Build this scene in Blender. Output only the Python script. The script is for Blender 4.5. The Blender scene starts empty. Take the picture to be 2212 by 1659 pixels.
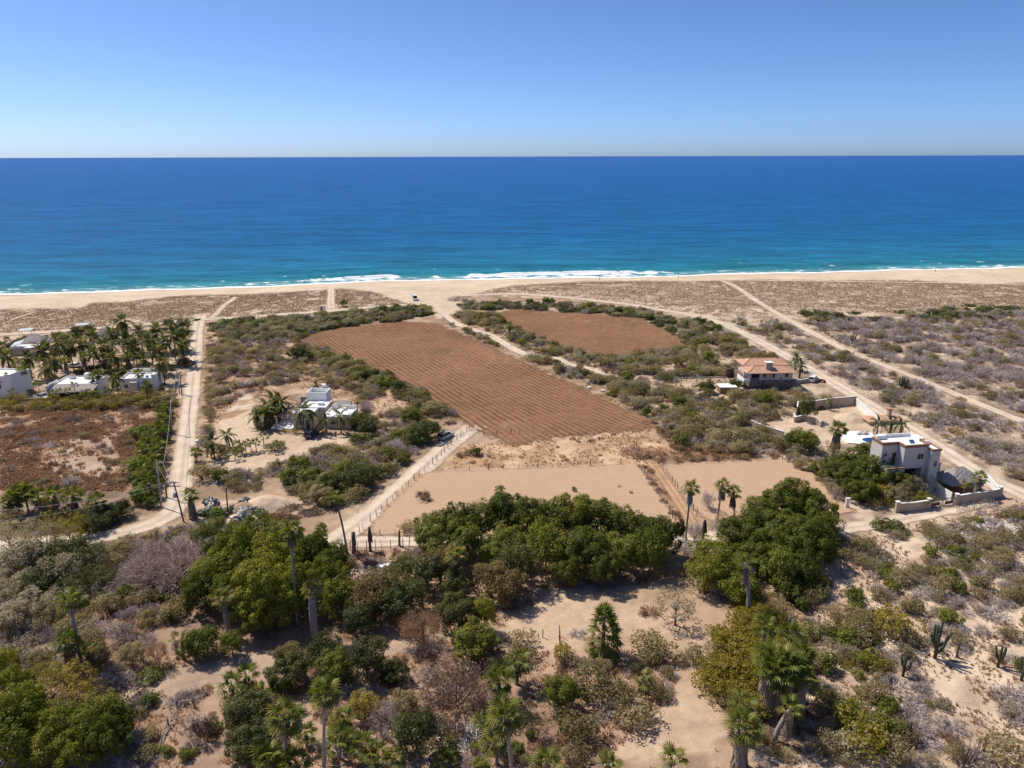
import bpy, math, random
import numpy as np
from mathutils import Matrix, Vector
R = math.radians
rnd = random.Random(7)
rng = np.random.default_rng(11)
sc = bpy.context.scene
col = sc.collection

# ------------------------------------------------------------------ camera, sky, sun, exposure
FW, FH, FPX = 2212.0, 1659.0, 1562.0          # working pixel frame of the photograph
CAM_H, PITCH, ROLL = 65.0, R(17.5), R(-0.155)
_fw = np.array([0, math.cos(PITCH), -math.sin(PITCH)])
_u0 = np.array([0, math.sin(PITCH), math.cos(PITCH)])
_r0 = np.array([1.0, 0, 0])
_rt = _r0 * math.cos(ROLL) + _u0 * math.sin(ROLL)
_up = -_r0 * math.sin(ROLL) + _u0 * math.cos(ROLL)
cd = bpy.data.cameras.new('camera'); cam = bpy.data.objects.new('camera', cd); col.objects.link(cam)
cd.sensor_fit = 'HORIZONTAL'; cd.sensor_width = 36.0; cd.lens = 36.0 * FPX / FW
cd.clip_start = 0.5; cd.clip_end = 200000
M = Matrix(((_rt[0], _up[0], -_fw[0], 0), (_rt[1], _up[1], -_fw[1], 0), (_rt[2], _up[2], -_fw[2], CAM_H), (0, 0, 0, 1)))
cam.matrix_world = M
sc.camera = cam

SUN_EL = R(55.0)
SUN_AZ = math.atan2(-0.84, 0.54)               # towards the sun, measured from +Y, clockwise positive = +X
sdir = Vector((math.sin(SUN_AZ) * math.cos(SUN_EL), math.cos(SUN_AZ) * math.cos(SUN_EL), math.sin(SUN_EL)))
w = bpy.data.worlds.new('World'); sc.world = w; w.use_nodes = True
nt = w.node_tree; nt.nodes.clear()
wo = nt.nodes.new('ShaderNodeOutputWorld'); bg = nt.nodes.new('ShaderNodeBackground'); sky = nt.nodes.new('ShaderNodeTexSky')
sky.sky_type = 'NISHITA'; sky.sun_disc = False; sky.sun_elevation = SUN_EL; sky.sun_rotation = SUN_AZ % (2 * math.pi)
sky.altitude = 950; sky.air_density = 0.51; sky.dust_density = 1.6; sky.ozone_density = 10.0
bg.inputs['Strength'].default_value = 0.126
nt.links.new(sky.outputs[0], bg.inputs[0]); nt.links.new(bg.outputs[0], wo.inputs[0])
ld = bpy.data.lights.new('sun', 'SUN'); ld.energy = 3.9; ld.angle = R(0.53); ld.color = (1.0, 0.935, 0.825)
sun = bpy.data.objects.new('sun', ld); col.objects.link(sun)
sun.rotation_euler = sdir.to_track_quat('Z', 'Y').to_euler(); sun.location = (-200, 100, 300)
vs = sc.view_settings; vs.view_transform = 'Standard'; vs.look = 'None'; vs.exposure = 0.36; vs.gamma = 1.0
vs.use_curve_mapping = False

# ------------------------------------------------------------------ noise, terrain, pixel -> place
def _hash(ix, iy, s):
    n = (ix * 374761393 + iy * 668265263 + s * 1442695041) & 0x7fffffff
    n = ((n ^ (n >> 13)) * 1274126177) & 0x7fffffff
    return ((n ^ (n >> 16)) & 0xffff) / 65535.0
def vnoise(x, y, s=0):
    x = np.asarray(x, float); y = np.asarray(y, float)
    ix = np.floor(x).astype(np.int64); iy = np.floor(y).astype(np.int64)
    fx = x - ix; fy = y - iy; fx = fx * fx * (3 - 2 * fx); fy = fy * fy * (3 - 2 * fy)
    a = _hash(ix, iy, s); b = _hash(ix + 1, iy, s); c = _hash(ix, iy + 1, s); d = _hash(ix + 1, iy + 1, s)
    return (a * (1 - fx) + b * fx) * (1 - fy) + (c * (1 - fx) + d * fx) * fy
def fbm(x, y, s=0, o=4):
    t = 0; a = 0.5; n = 0
    for i in range(o):
        t = t + a * vnoise(x * 2 ** i, y * 2 ** i, s + i * 17); n += a; a *= 0.55
    return t / n
SEA_Z = -3.0
_sx = np.array([-3000, -265, -166, -73, -39, 61, 167, 323, 3000.]); _sy = np.array([200, 372, 387, 411, 415, 422, 437, 457, 700.])
_fs = np.linspace(-3000, 3000, 3001); _fy = np.interp(_fs, _sx, _sy)
_k = np.ones(21) / 21; _fy = np.convolve(np.pad(_fy, 10, mode='edge'), _k, 'valid')
def yshore(x): return np.interp(x, _fs, _fy) + 1.2 * np.sin(np.asarray(x) / 17.0) + 0.8 * np.sin(np.asarray(x) / 6.3 + 1)
def hz(x, y):
    x = np.asarray(x, float); y = np.asarray(y, float)
    h = 0.35 * np.sin(x / 23 + 1) * np.sin(y / 19) + 0.22 * np.sin(x / 11 + y / 13)
    m = np.clip((x - 34) / 15, 0, 1) * np.clip((122 - y) / 12, 0, 1)
    h = h + m * (0.45 * np.sin(x / 4.2 + 0.6 * np.sin(y / 6)) * np.sin(y / 4.7 + 1) + 0.5)
    d = yshore(x) - y
    dn = np.clip((120 - d) / 40, 0, 1)
    h = h * (1 - dn) + dn * 0.35 * np.sin(x / 14 + np.sin(y / 9)) * np.sin(y / 8) * np.clip((d - 35) / 20, 0, 1)
    return h + np.interp(d, [-400, -30, 0, 8, 34, 50, 72, 112], [-12, -5, -3, -1.9, 0.1, 1.5, 0.9, 0])
def G(u, v, z=None):
    """a pixel of the working frame -> the point of the ground it looks at (or of the level z)"""
    u = np.asarray(u, float); v = np.asarray(v, float)
    d = _fw + _rt * ((u - FW / 2) / FPX)[..., None] - _up * ((v - FH / 2) / FPX)[..., None]
    zz = np.zeros(u.shape) if z is None else np.full(u.shape, float(z))
    for _ in range(1 if z is not None else 8):
        t = (zz - CAM_H) / d[..., 2]
        x = d[..., 0] * t; y = d[..., 1] * t
        if z is None: zz = hz(x, y)
    return np.stack([x, y, zz], -1)
def g1(u, v, z=None): return Vector(G(np.array(u), np.array(v), z).tolist())
def pj(x, y, z):
    q = np.stack([x, y, np.asarray(z) - CAM_H + 0 * x], -1); ww = q @ _fw
    ww = np.where(ww < 1, 1, ww)
    return FW / 2 + FPX * (q @ _rt) / ww, FH / 2 - FPX * (q @ _up) / ww
def inpoly(u, v, poly):
    p = np.asarray(poly, float); c = np.zeros(np.shape(u), bool); j = len(p) - 1
    for i in range(len(p)):
        xi, yi = p[i]; xj, yj = p[j]
        if yi != yj:
            c ^= ((yi > v) != (yj > v)) & (u < (xj - xi) * (v - yi) / (yj - yi) + xi)
        j = i
    return c

# ------------------------------------------------------------------ materials
MATS = {}
class NT:
    def __init__(s, name):
        s.m = bpy.data.materials.new(name); s.m.use_nodes = True; s.t = s.m.node_tree; s.t.nodes.clear()
        s.out = s.n('ShaderNodeOutputMaterial'); MATS[name] = s.m
    def n(s, t, **k):
        x = s.t.nodes.new(t)
        for a, b in k.items(): setattr(x, a, b)
        return x
    def l(s, a, b): s.t.links.new(a, b)
    def noise(s, scale, detail=4, vec=None, rough=0.55, dist=0.0):
        x = s.n('ShaderNodeTexNoise'); x.inputs['Scale'].default_value = scale; x.inputs['Detail'].default_value = detail
        x.inputs['Roughness'].default_value = rough; x.inputs['Distortion'].default_value = dist
        if vec is not None: s.l(vec, x.inputs['Vector'])
        return x.outputs['Fac']
    def ramp(s, fac, stops, interp='LINEAR'):
        x = s.n('ShaderNodeValToRGB'); x.color_ramp.interpolation = interp; e = x.color_ramp.elements
        while len(e) < len(stops): e.new(0.5)
        for i, (p, c) in enumerate(stops):
            e[i].position = p; e[i].color = (*c, 1) if not isinstance(c, (int, float)) else (c, c, c, 1)
        s.l(fac, x.inputs[0]); return x.outputs[0]
    def mix(s, fac, a, b, mode='MIX'):
        x = s.n('ShaderNodeMix', data_type='RGBA', blend_type=mode)
        for v, i in ((fac, 0), (a, 6), (b, 7)):
            if hasattr(v, 'links'): s.l(v, x.inputs[i])
            elif i == 0: x.inputs[0].default_value = v
            else: x.inputs[i].default_value = (*v, 1)
        return x.outputs[2]
    def math(s, op, a, b=None, c=None, clamp=False):
        x = s.n('ShaderNodeMath', operation=op, use_clamp=clamp)
        for i, v in enumerate((a, b, c)):
            if v is None: continue
            if hasattr(v, 'links'): s.l(v, x.inputs[i])
            else: x.inputs[i].default_value = v
        return x.outputs[0]
    def attr(s, name, out='Fac', typ='GEOMETRY'):
        x = s.n('ShaderNodeAttribute', attribute_name=name, attribute_type=typ); return x.outputs[out]
    def pos(s): return s.n('ShaderNodeNewGeometry').outputs['Position']
    def obj(s): return s.n('ShaderNodeTexCoord').outputs['Object']
    def orand(s): return s.n('ShaderNodeObjectInfo').outputs['Random']
    def bump(s, h, strength=0.5, dist=0.1):
        x = s.n('ShaderNodeBump'); x.inputs['Strength'].default_value = strength; x.inputs['Distance'].default_value = dist
        s.l(h, x.inputs['Height']); return x.outputs[0]
    def principled(s, colr, rough=0.9, spec=0.2, normal=None, metallic=0.0):
        p = s.n('ShaderNodeBsdfPrincipled')
        if hasattr(colr, 'links'): s.l(colr, p.inputs['Base Color'])
        else: p.inputs['Base Color'].default_value = (*colr, 1)
        p.inputs['Roughness'].default_value = rough; p.inputs['Specular IOR Level'].default_value = spec
        p.inputs['Metallic'].default_value = metallic
        if normal is not None: s.l(normal, p.inputs['Normal'])
        return p
    def done(s, sh): s.l(sh if not hasattr(sh, 'outputs') else sh.outputs[0], s.out.inputs[0]); return s.m
def simple(name, c, rough=0.8, var=0.12, scale=2.0, spec=0.25, bump=0.0, metallic=0.0):
    t = NT(name); f = t.noise(scale, 5, t.obj())
    a = tuple(x * (1 - var) for x in c); b = tuple(min(1, x * (1 + var)) for x in c)
    cc = t.ramp(f, [(0.3, a), (0.7, b)])
    return t.done(t.principled(cc, rough, spec, t.bump(f, bump, 0.05) if bump else None, metallic))
DRY = ('leaf_brown', 'leaf_straw', 'leaf_tuft', 'palm_dead', 'twig_grey')
LEAFK = {'leaf': 1.6, 'palm': 1.75, 'vine': 1.2, 'twig': 1.5}
def leafmat(name, stops, trans=0.42, nscale=0.9):
    k_ = LEAFK.get(name[:4], 1.0); stops = [(p_, tuple(x * k_ for x in c_)) for p_, c_ in stops]
    """foliage: stops are (position, colour) over per-plant variation; leaf clumps vary in space"""
    t = NT(name); r = t.orand()
    f = t.math('ADD', t.math('MULTIPLY', r, 0.55), t.math('MULTIPLY', t.noise(nscale, 3, t.pos()), 0.45))
    c = t.ramp(f, stops)
    fine = t.noise(7.0, 2, t.pos())
    c = t.mix(1.0, c, t.ramp(fine, [(0.3, 0.62), (0.7, 1.3)]), 'MULTIPLY')
    d = t.n('ShaderNodeBsdfDiffuse'); t.l(c, d.inputs[0])
    tr = t.n('ShaderNodeBsdfTranslucent'); t.l(t.mix(1.0, c, (1.25, 1.3, 0.6) if name not in DRY else (1.1, 1.05, 1.0), 'MULTIPLY'), tr.inputs[0])
    g = t.n('ShaderNodeBsdfGlossy'); g.inputs['Roughness'].default_value = 0.45; g.inputs[0].default_value = (0.9, 0.95, 1, 1)
    m1 = t.n('ShaderNodeMixShader'); m1.inputs[0].default_value = trans; t.l(d.outputs[0], m1.inputs[1]); t.l(tr.outputs[0], m1.inputs[2])
    m2 = t.n('ShaderNodeMixShader'); m2.inputs[0].default_value = 0.012; t.l(m1.outputs[0], m2.inputs[1]); t.l(g.outputs[0], m2.inputs[2])
    return t.done(m2)
leafmat('leaf_bright', [(0.25, (0.066, 0.078, 0.010)), (0.55, (0.122, 0.126, 0.014)), (0.8, (0.178, 0.168, 0.02))])
leafmat('leaf_green', [(0.25, (0.055, 0.066, 0.010)), (0.55, (0.095, 0.104, 0.015)), (0.8, (0.14, 0.14, 0.022))])
leafmat('leaf_dark', [(0.25, (0.032, 0.040, 0.011)), (0.55, (0.052, 0.058, 0.017)), (0.8, (0.082, 0.082, 0.025))])
leafmat('leaf_mango', [(0.2, (0.045, 0.058, 0.018)), (0.5, (0.08, 0.085, 0.028)), (0.68, (0.15, 0.105, 0.045)), (0.9, (0.10, 0.10, 0.03))], nscale=1.4)
leafmat('leaf_yellow', [(0.2, (0.12, 0.11, 0.018)), (0.5, (0.18, 0.145, 0.026)), (0.8, (0.25, 0.185, 0.035))])
leafmat('leaf_olive', [(0.2, (0.12, 0.098, 0.043)), (0.5, (0.185, 0.146, 0.075)), (0.8, (0.265, 0.205, 0.12))])
leafmat('leaf_greygreen', [(0.2, (0.15, 0.128, 0.086)), (0.5, (0.215, 0.182, 0.13)), (0.8, (0.30, 0.25, 0.185))])
leafmat('leaf_dune', [(0.2, (0.055, 0.06, 0.025)), (0.5, (0.085, 0.088, 0.036)), (0.72, (0.13, 0.125, 0.04)), (0.9, (0.14, 0.13, 0.08))])
leafmat('leaf_brown', [(0.2, (0.16, 0.092, 0.055)), (0.5, (0.235, 0.145, 0.088)), (0.8, (0.31, 0.205, 0.13))], trans=0.45)
leafmat('leaf_straw', [(0.2, (0.27, 0.175, 0.10)), (0.5, (0.36, 0.245, 0.15)), (0.8, (0.45, 0.325, 0.205))], trans=0.45)
leafmat('leaf_tuft', [(0.2, (0.18, 0.125, 0.083)), (0.5, (0.24, 0.17, 0.115)), (0.8, (0.31, 0.228, 0.155))], trans=0.45)
leafmat('twig_grey', [(0.15, (0.23, 0.185, 0.165)), (0.5, (0.34, 0.285, 0.26)), (0.85, (0.44, 0.38, 0.35))], trans=0.0)
leafmat('twig_pink', [(0.15, (0.29, 0.215, 0.18)), (0.5, (0.38, 0.295, 0.255)), (0.85, (0.45, 0.37, 0.325))], trans=0.0)
leafmat('twig_brown', [(0.15, (0.10, 0.062, 0.045)), (0.5, (0.155, 0.098, 0.07)), (0.85, (0.22, 0.14, 0.10))], trans=0.0)
leafmat('twig_white', [(0.15, (0.40, 0.35, 0.32)), (0.5, (0.5, 0.45, 0.42)), (0.85, (0.58, 0.53, 0.5))], trans=0.0)
leafmat('palm_fan', [(0.12, (0.045, 0.062, 0.010)), (0.5, (0.085, 0.095, 0.016)), (0.75, (0.15, 0.145, 0.035)), (0.92, (0.27, 0.18, 0.05))], trans=0.38)
leafmat('palm_pale', [(0.2, (0.10, 0.10, 0.03)), (0.5, (0.16, 0.145, 0.045)), (0.8, (0.26, 0.20, 0.07))], trans=0.38)
leafmat('palm_coco', [(0.12, (0.035, 0.046, 0.013)), (0.5, (0.065, 0.068, 0.022)), (0.75, (0.115, 0.10, 0.035)), (0.92, (0.34, 0.21, 0.05))], trans=0.38)
leafmat('palm_date', [(0.2, (0.055, 0.07, 0.03)), (0.5, (0.09, 0.10, 0.045)), (0.85, (0.15, 0.15, 0.075))], trans=0.2)
leafmat('palm_dead', [(0.2, (0.075, 0.05, 0.036)), (0.5, (0.125, 0.092, 0.072)), (0.8, (0.20, 0.16, 0.135))], trans=0.05)
leafmat('vine_green', [(0.2, (0.09, 0.13, 0.02)), (0.5, (0.14, 0.18, 0.03)), (0.8, (0.19, 0.22, 0.05))])
leafmat('flower_pink', [(0.2, (0.25, 0.03, 0.08)), (0.8, (0.40, 0.07, 0.15))])
simple('bark', (0.20, 0.145, 0.11), 0.95, 0.35, 3.0, 0.1, 0.6)
simple('bark_grey', (0.32, 0.27, 0.24), 0.95, 0.3, 3.0, 0.1, 0.5)
simple('cactus', (0.075, 0.082, 0.05), 0.85, 0.25, 4.0, 0.2)
simple('post_wood', (0.17, 0.125, 0.095), 0.95, 0.3, 6.0, 0.1, 0.4)
simple('old_wood', (0.36, 0.31, 0.27), 0.95, 0.25, 5.0, 0.1, 0.4)
simple('wire', (0.25, 0.23, 0.21), 0.5, 0.1, 3.0, 0.4)
simple('cable', (0.42, 0.39, 0.36), 0.6, 0.1, 3.0, 0.3)
simple('pole_concrete', (0.40, 0.37, 0.34), 0.9, 0.15, 1.5, 0.2)
simple('pole_wood', (0.17, 0.14, 0.125), 0.9, 0.25, 2.5, 0.15)
simple('metal_grey', (0.45, 0.46, 0.47), 0.45, 0.08, 3, 0.5)
simple('plaster_white', (0.78, 0.76, 0.72), 0.85, 0.05, 1.2, 0.2, 0.1)
simple('plaster_roof', (0.84, 0.83, 0.81), 0.8, 0.04, 0.7, 0.2)
simple('plaster_cream', (0.60, 0.53, 0.44), 0.9, 0.07, 1.0, 0.2, 0.15)
simple('plaster_villa', (0.56, 0.52, 0.49), 0.95, 0.10, 3.0, 0.15, 0.5)
simple('plaster_wall', (0.46, 0.37, 0.29), 0.95, 0.10, 0.8, 0.15, 0.2)
simple('brown_trim', (0.30, 0.17, 0.11), 0.8, 0.12, 2.0, 0.2)
simple('terracotta_floor', (0.50, 0.23, 0.14), 0.8, 0.12, 3.0, 0.2)
simple('dark_wood', (0.10, 0.07, 0.055), 0.8, 0.25, 3.0, 0.2)
simple('grey_slats', (0.30, 0.275, 0.255), 0.9, 0.2, 3.0, 0.15)
simple('dark_interior', (0.03, 0.028, 0.028), 0.9, 0.2, 1.0, 0.1)  # near-black tone painting the shade inside openings; garage door and load bed share it
simple('black_plastic', (0.035, 0.036, 0.042), 0.42, 0.3, 2.0, 0.5, 0.3)
simple('rubber', (0.02, 0.02, 0.02), 0.8, 0.1, 3, 0.2)
simple('gravel_grey', (0.40, 0.37, 0.35), 0.95, 0.15, 4.0, 0.1, 0.4)
simple('paving', (0.46, 0.42, 0.38), 0.95, 0.12, 1.5, 0.1, 0.3)
simple('skin', (0.42, 0.25, 0.17), 0.7, 0.05, 4)
simple('cloth_dark', (0.05, 0.05, 0.07), 0.9, 0.1, 4)
simple('blue_plastic', (0.12, 0.30, 0.55), 0.5, 0.1, 3)
def glass(name, c):
    t = NT(name); p = t.principled(c, 0.08, 0.6); return t.done(p)
glass('window_glass', (0.025, 0.027, 0.03)); glass('car_glass', (0.02, 0.024, 0.03)); glass('solar', (0.05, 0.10, 0.26))
def paint(name, c):
    t = NT(name); p = t.principled(c, 0.35, 0.5); p.inputs['Coat Weight'].default_value = 0.5; return t.done(p)
for n_, c_ in (('paint_white', (0.78, 0.78, 0.77)), ('paint_silver', (0.42, 0.44, 0.46)), ('paint_black', (0.03, 0.03, 0.035)),
               ('paint_maroon', (0.12, 0.025, 0.04)), ('paint_blue', (0.14, 0.25, 0.38)), ('paint_red', (0.36, 0.04, 0.04)), ('lamp_red', (0.4, 0.03, 0.02)), ('lamp_clear', (0.7, 0.7, 0.7))):
    paint(n_, c_)
t = NT('pool_water'); p = t.principled((0.02, 0.07, 0.20), 0.08, 0.5, t.bump(t.noise(2.5, 2, t.pos()), 0.15, 0.05)); t.done(p)
t = NT('stone_wall'); v = t.n('ShaderNodeTexVoronoi'); v.inputs['Scale'].default_value = 2.4; t.l(t.obj(), v.inputs['Vector'])
c = t.ramp(v.outputs['Color'], [(0.1, (0.13, 0.095, 0.08)), (0.5, (0.22, 0.17, 0.14)), (0.9, (0.34, 0.27, 0.225))])
v2 = t.n('ShaderNodeTexVoronoi', feature='DISTANCE_TO_EDGE'); v2.inputs['Scale'].default_value = 2.4; t.l(t.obj(), v2.inputs['Vector'])
e = t.math('MULTIPLY', v2.outputs['Distance'], 8.0, clamp=True)
t.done(t.principled(t.mix(e, (0.16, 0.125, 0.105), c), 0.95, 0.1, t.bump(e, 0.9, 0.08)))
t = NT('roof_tile'); wv = t.n('ShaderNodeTexWave', wave_type='BANDS', bands_direction='X'); wv.inputs['Scale'].default_value = 1.1; t.l(t.obj(), wv.inputs['Vector'])
f = t.noise(1.6, 5, t.obj()); f2 = t.noise(9, 2, t.obj())
c = t.ramp(f, [(0.3, (0.46, 0.25, 0.16)), (0.5, (0.56, 0.335, 0.225)), (0.7, (0.60, 0.40, 0.29))])
c = t.mix(1.0, c, t.ramp(f2, [(0.3, 0.82), (0.7, 1.15)]), 'MULTIPLY')
t.done(t.principled(c, 0.9, 0.15, t.bump(wv.outputs['Fac'], 0.8, 0.08)))
t = NT('thatch'); mp = t.n('ShaderNodeMapping'); mp.inputs['Scale'].default_value = (3, 3, 0.6); t.l(t.obj(), mp.inputs[0])
f = t.noise(3.0, 6, mp.outputs[0], 0.7)
c = t.ramp(f, [(0.3, (0.24, 0.205, 0.19)), (0.55, (0.38, 0.335, 0.315)), (0.75, (0.48, 0.43, 0.405))])
t.done(t.principled(c, 0.98, 0.05, t.bump(f, 1.0, 0.12)))

# the ground: region colours come from a vertex attribute, grain and stones from noise
def groundmat(name, colr, alpha=False, rough=0.95, fine=(0.82, 1.16), bstr=0.35):
    t = NT(name); pz = t.pos()
    c = t.attr('tone', 'Color') if colr is None else t.ramp(t.noise(0.12, 4, pz), [(0.3, tuple(x * 0.88 for x in colr)), (0.7, tuple(min(1, x * 1.1) for x in colr))])
    n1 = t.noise(0.55, 6, pz, 0.62); n2 = t.noise(4.5, 4, pz, 0.7)
    c = t.mix(1.0, c, t.ramp(n1, [(0.3, fine[0]), (0.7, fine[1])]), 'MULTIPLY')
    c = t.mix(1.0, c, t.ramp(n2, [(0.3, 0.86), (0.7, 1.12)]), 'MULTIPLY')
    p = t.principled(c, rough, 0.08, t.bump(t.math('ADD', n1, t.math('MULTIPLY', n2, 0.35)), bstr, 0.25))
    if alpha:
        a = t.attr('edge'); nn = t.math('ADD', t.math('MULTIPLY', t.noise(0.5, 5, pz, 0.7), 1.5), -0.75)
        f = t.math('ADD', t.math('ADD', a, nn), 0.0)
        f = t.ramp(f, [(0.42, 0.0), (0.62, 1.0)])
        tr = t.n('ShaderNodeBsdfTransparent'); mx = t.n('ShaderNodeMixShader')
        t.l(f, mx.inputs[0]); t.l(p.outputs[0], mx.inputs[1]); t.l(tr.outputs[0], mx.inputs[2])
        return t.done(mx)
    return t.done(p)
groundmat('ground', None)
SAND = (0.56, 0.435, 0.31)
def roadmat(name, c1, c2):
    t = NT(name); pz = t.pos(); a = t.attr('across'); ed = t.attr('edge')
    rut = t.ramp(t.math('ABSOLUTE', a), [(0.05, 0.0), (0.24, 1.0), (0.5, 1.0), (0.75, 0.0)])
    c = t.mix(t.math('MULTIPLY', rut, 0.8), c1, c2)
    c = t.mix(1.0, c, t.ramp(t.noise(0.25, 5, pz, 0.65), [(0.3, 0.80), (0.7, 1.15)]), 'MULTIPLY')
    c = t.mix(1.0, c, t.ramp(t.noise(3.5, 4, pz, 0.7), [(0.3, 0.88), (0.7, 1.1)]), 'MULTIPLY')
    p = t.principled(c, 0.95, 0.08, t.bump(t.noise(1.8, 5, pz), 0.25, 0.2))
    f = t.math('ADD', ed, t.math('MULTIPLY', t.math('SUBTRACT', t.noise(0.45, 5, pz, 0.7), 0.5), 1.3))
    f = t.ramp(f, [(0.55, 0.0), (0.85, 1.0)])
    tr = t.n('ShaderNodeBsdfTransparent'); mx = t.n('ShaderNodeMixShader')
    t.l(f, mx.inputs[0]); t.l(p.outputs[0], mx.inputs[1]); t.l(tr.outputs[0], mx.inputs[2]); t.done(mx)
roadmat('road_sand', (0.52, 0.405, 0.30), (0.66, 0.54, 0.42))
roadmat('path_straw', (0.36, 0.215, 0.12), (0.50, 0.33, 0.20))
roadmat('wash_sand', (0.56, 0.45, 0.34), (0.64, 0.53, 0.41))
def fieldmat(name, ridge, furrow, contrast=1.0, ns=0.35):
    t = NT(name); pz = t.pos(); a = t.attr('ridge'); ed = t.attr('edge')
    n = t.noise(ns, 6, pz, 0.7); big = t.noise(0.035, 3, pz)
    patch = t.ramp(t.noise(0.07, 5, pz, 0.7), [(0.38, 0.15), (0.62, 1.0)])
    a = t.math('ADD', t.math('MULTIPLY', t.math('SUBTRACT', a, 0.5), patch), 0.5)
    f = t.math('ADD', t.math('MULTIPLY', a, contrast), t.math('MULTIPLY', t.math('SUBTRACT', n, 0.5), 1.3))
    f = t.math('ADD', f, t.math('MULTIPLY', t.math('SUBTRACT', big, 0.5), 0.9))
    c = t.ramp(f, [(0.1, furrow), (0.95, ridge)])
    if 'brown' in name:      # weedy and bare patches
        c = t.mix(t.ramp(t.noise(0.05, 6, pz, 0.75), [(0.54, 0.0), (0.66, 0.65)]), c, (0.125, 0.085, 0.05))
        c = t.mix(t.ramp(t.noise(0.09, 5, pz, 0.7, 1.0), [(0.60, 0.0), (0.70, 0.6)]), c, (0.36, 0.22, 0.135))
    c = t.mix(1.0, c, t.ramp(t.noise(1.1, 5, pz, 0.75), [(0.3, 0.8), (0.7, 1.2)] if 'brown' in name else [(0.3, 0.93), (0.7, 1.07)]), 'MULTIPLY')
    p = t.principled(c, 0.95, 0.05, t.bump(n, 0.5, 0.2))
    g = t.math('ADD', ed, t.math('MULTIPLY', t.math('SUBTRACT', t.noise(0.35, 5, pz, 0.7), 0.5), 1.4))
    g = t.ramp(g, [(0.5, 0.0), (0.8, 1.0)])
    tr = t.n('ShaderNodeBsdfTransparent'); mx = t.n('ShaderNodeMixShader')
    t.l(g, mx.inputs[0]); t.l(p.outputs[0], mx.inputs[1]); t.l(tr.outputs[0], mx.inputs[2]); t.done(mx)
fieldmat('field_brown', (0.152, 0.073, 0.038), (0.30, 0.168, 0.098), 1.0)
fieldmat('field_bare', (0.435, 0.285, 0.182), (0.475, 0.32, 0.21), 0.5, 0.12)

# the sea
t = NT('sea'); pz = t.pos(); d = t.attr('offshore')
lg = t.math('LOGARITHM', t.math('ADD', t.math('MAXIMUM', d, 0.0), 1.0), 10.0)       # 0 at the waterline, 2 at 100 m, 4 at 10 km
cr = t.ramp(t.math('MULTIPLY', lg, 0.2), [(0.0, (0.30, 0.36, 0.32)), (0.2, (0.075, 0.25, 0.28)), (0.29, (0.02, 0.165, 0.225)), (0.37, (0.016, 0.145, 0.25)),
                                          (0.47, (0.009, 0.105, 0.25)), (0.6, (0.009, 0.093, 0.26)), (0.8, (0.017, 0.100, 0.30))])
mp = t.n('ShaderNodeMapping'); mp.inputs['Scale'].default_value = (0.25, 1.0, 1); t.l(pz, mp.inputs[0])
n1 = t.noise(0.035, 6, mp.outputs[0], 0.6); n2 = t.noise(0.16, 5, mp.outputs[0], 0.65); n3 = t.noise(0.7, 4, mp.outputs[0], 0.6)
cr = t.mix(1.0, cr, t.ramp(n1, [(0.35, 0.82), (0.65, 1.16)]), 'MULTIPLY')
cr = t.mix(1.0, cr, t.ramp(n2, [(0.35, 0.74), (0.65, 1.26)]), 'MULTIPLY')
cr = t.mix(1.0, cr, t.ramp(n3, [(0.35, 0.8), (0.65, 1.2)]), 'MULTIPLY')
mf = t.n('ShaderNodeMapping'); mf.inputs['Scale'].default_value = (0.45, 1.0, 1); t.l(pz, mf.inputs[0])
fn = t.noise(0.28, 7, mf.outputs[0], 0.68); fn2 = t.noise(0.018, 3, pz)
foam = t.attr('foam')
ff = t.math('ADD', foam, t.math('MULTIPLY', t.math('SUBTRACT', fn, 0.5), 2.2))
ff = t.math('MULTIPLY', t.ramp(ff, [(0.42, 0.0), (0.58, 1.0)]), t.ramp(foam, [(0.02, 0.0), (0.12, 1.0)]))
bh = t.math('ADD', t.math('MULTIPLY', n2, 1.0), t.math('MULTIPLY', n3, 0.3))
pw = t.principled(cr, 0.35, 0.02, t.bump(bh, 1.0, 1.6)); pw.inputs['IOR'].default_value = 1.33
pf = t.principled((0.82, 0.84, 0.84), 0.9, 0.1, t.bump(fn, 0.8, 0.4))
mx = t.n('ShaderNodeMixShader'); t.l(ff, mx.inputs[0]); t.l(pw.outputs[0], mx.inputs[1]); t.l(pf.outputs[0], mx.inputs[2]); t.done(mx)

# ------------------------------------------------------------------ mesh helpers
def npmesh(name, V, F, mat=None, attrs=None, smooth=False, matidx=None):
    V = np.asarray(V, np.float32).reshape(-1, 3); F = np.asarray(F, np.int32)
    me = bpy.data.meshes.new(name); k = F.shape[1]
    me.vertices.add(len(V)); me.vertices.foreach_set('co', V.ravel())
    me.loops.add(F.size); me.loops.foreach_set('vertex_index', F.ravel())
    me.polygons.add(len(F)); me.polygons.foreach_set('loop_start', np.arange(0, F.size, k, dtype=np.int32))
    me.polygons.foreach_set('loop_total', np.full(len(F), k, np.int32))
    for m in (mat if isinstance(mat, (list, tuple)) else [mat]):
        if m: me.materials.append(MATS[m])
    if smooth: me.polygons.foreach_set('use_smooth', np.ones(len(F), bool))
    if matidx is not None: me.polygons.foreach_set('material_index', np.asarray(matidx, np.int32))
    me.update(calc_edges=True)
    for n, a in (attrs or {}).items():
        a = np.asarray(a, np.float32)
        if a.ndim == 2:
            x = me.attributes.new(n, 'FLOAT_COLOR', 'POINT'); x.data.foreach_set('color', np.concatenate([a, np.ones((len(a), 1), np.float32)], 1).ravel())
        else:
            x = me.attributes.new(n, 'FLOAT', 'POINT'); x.data.foreach_set('value', a)
    me.validate()
    return me
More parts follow.
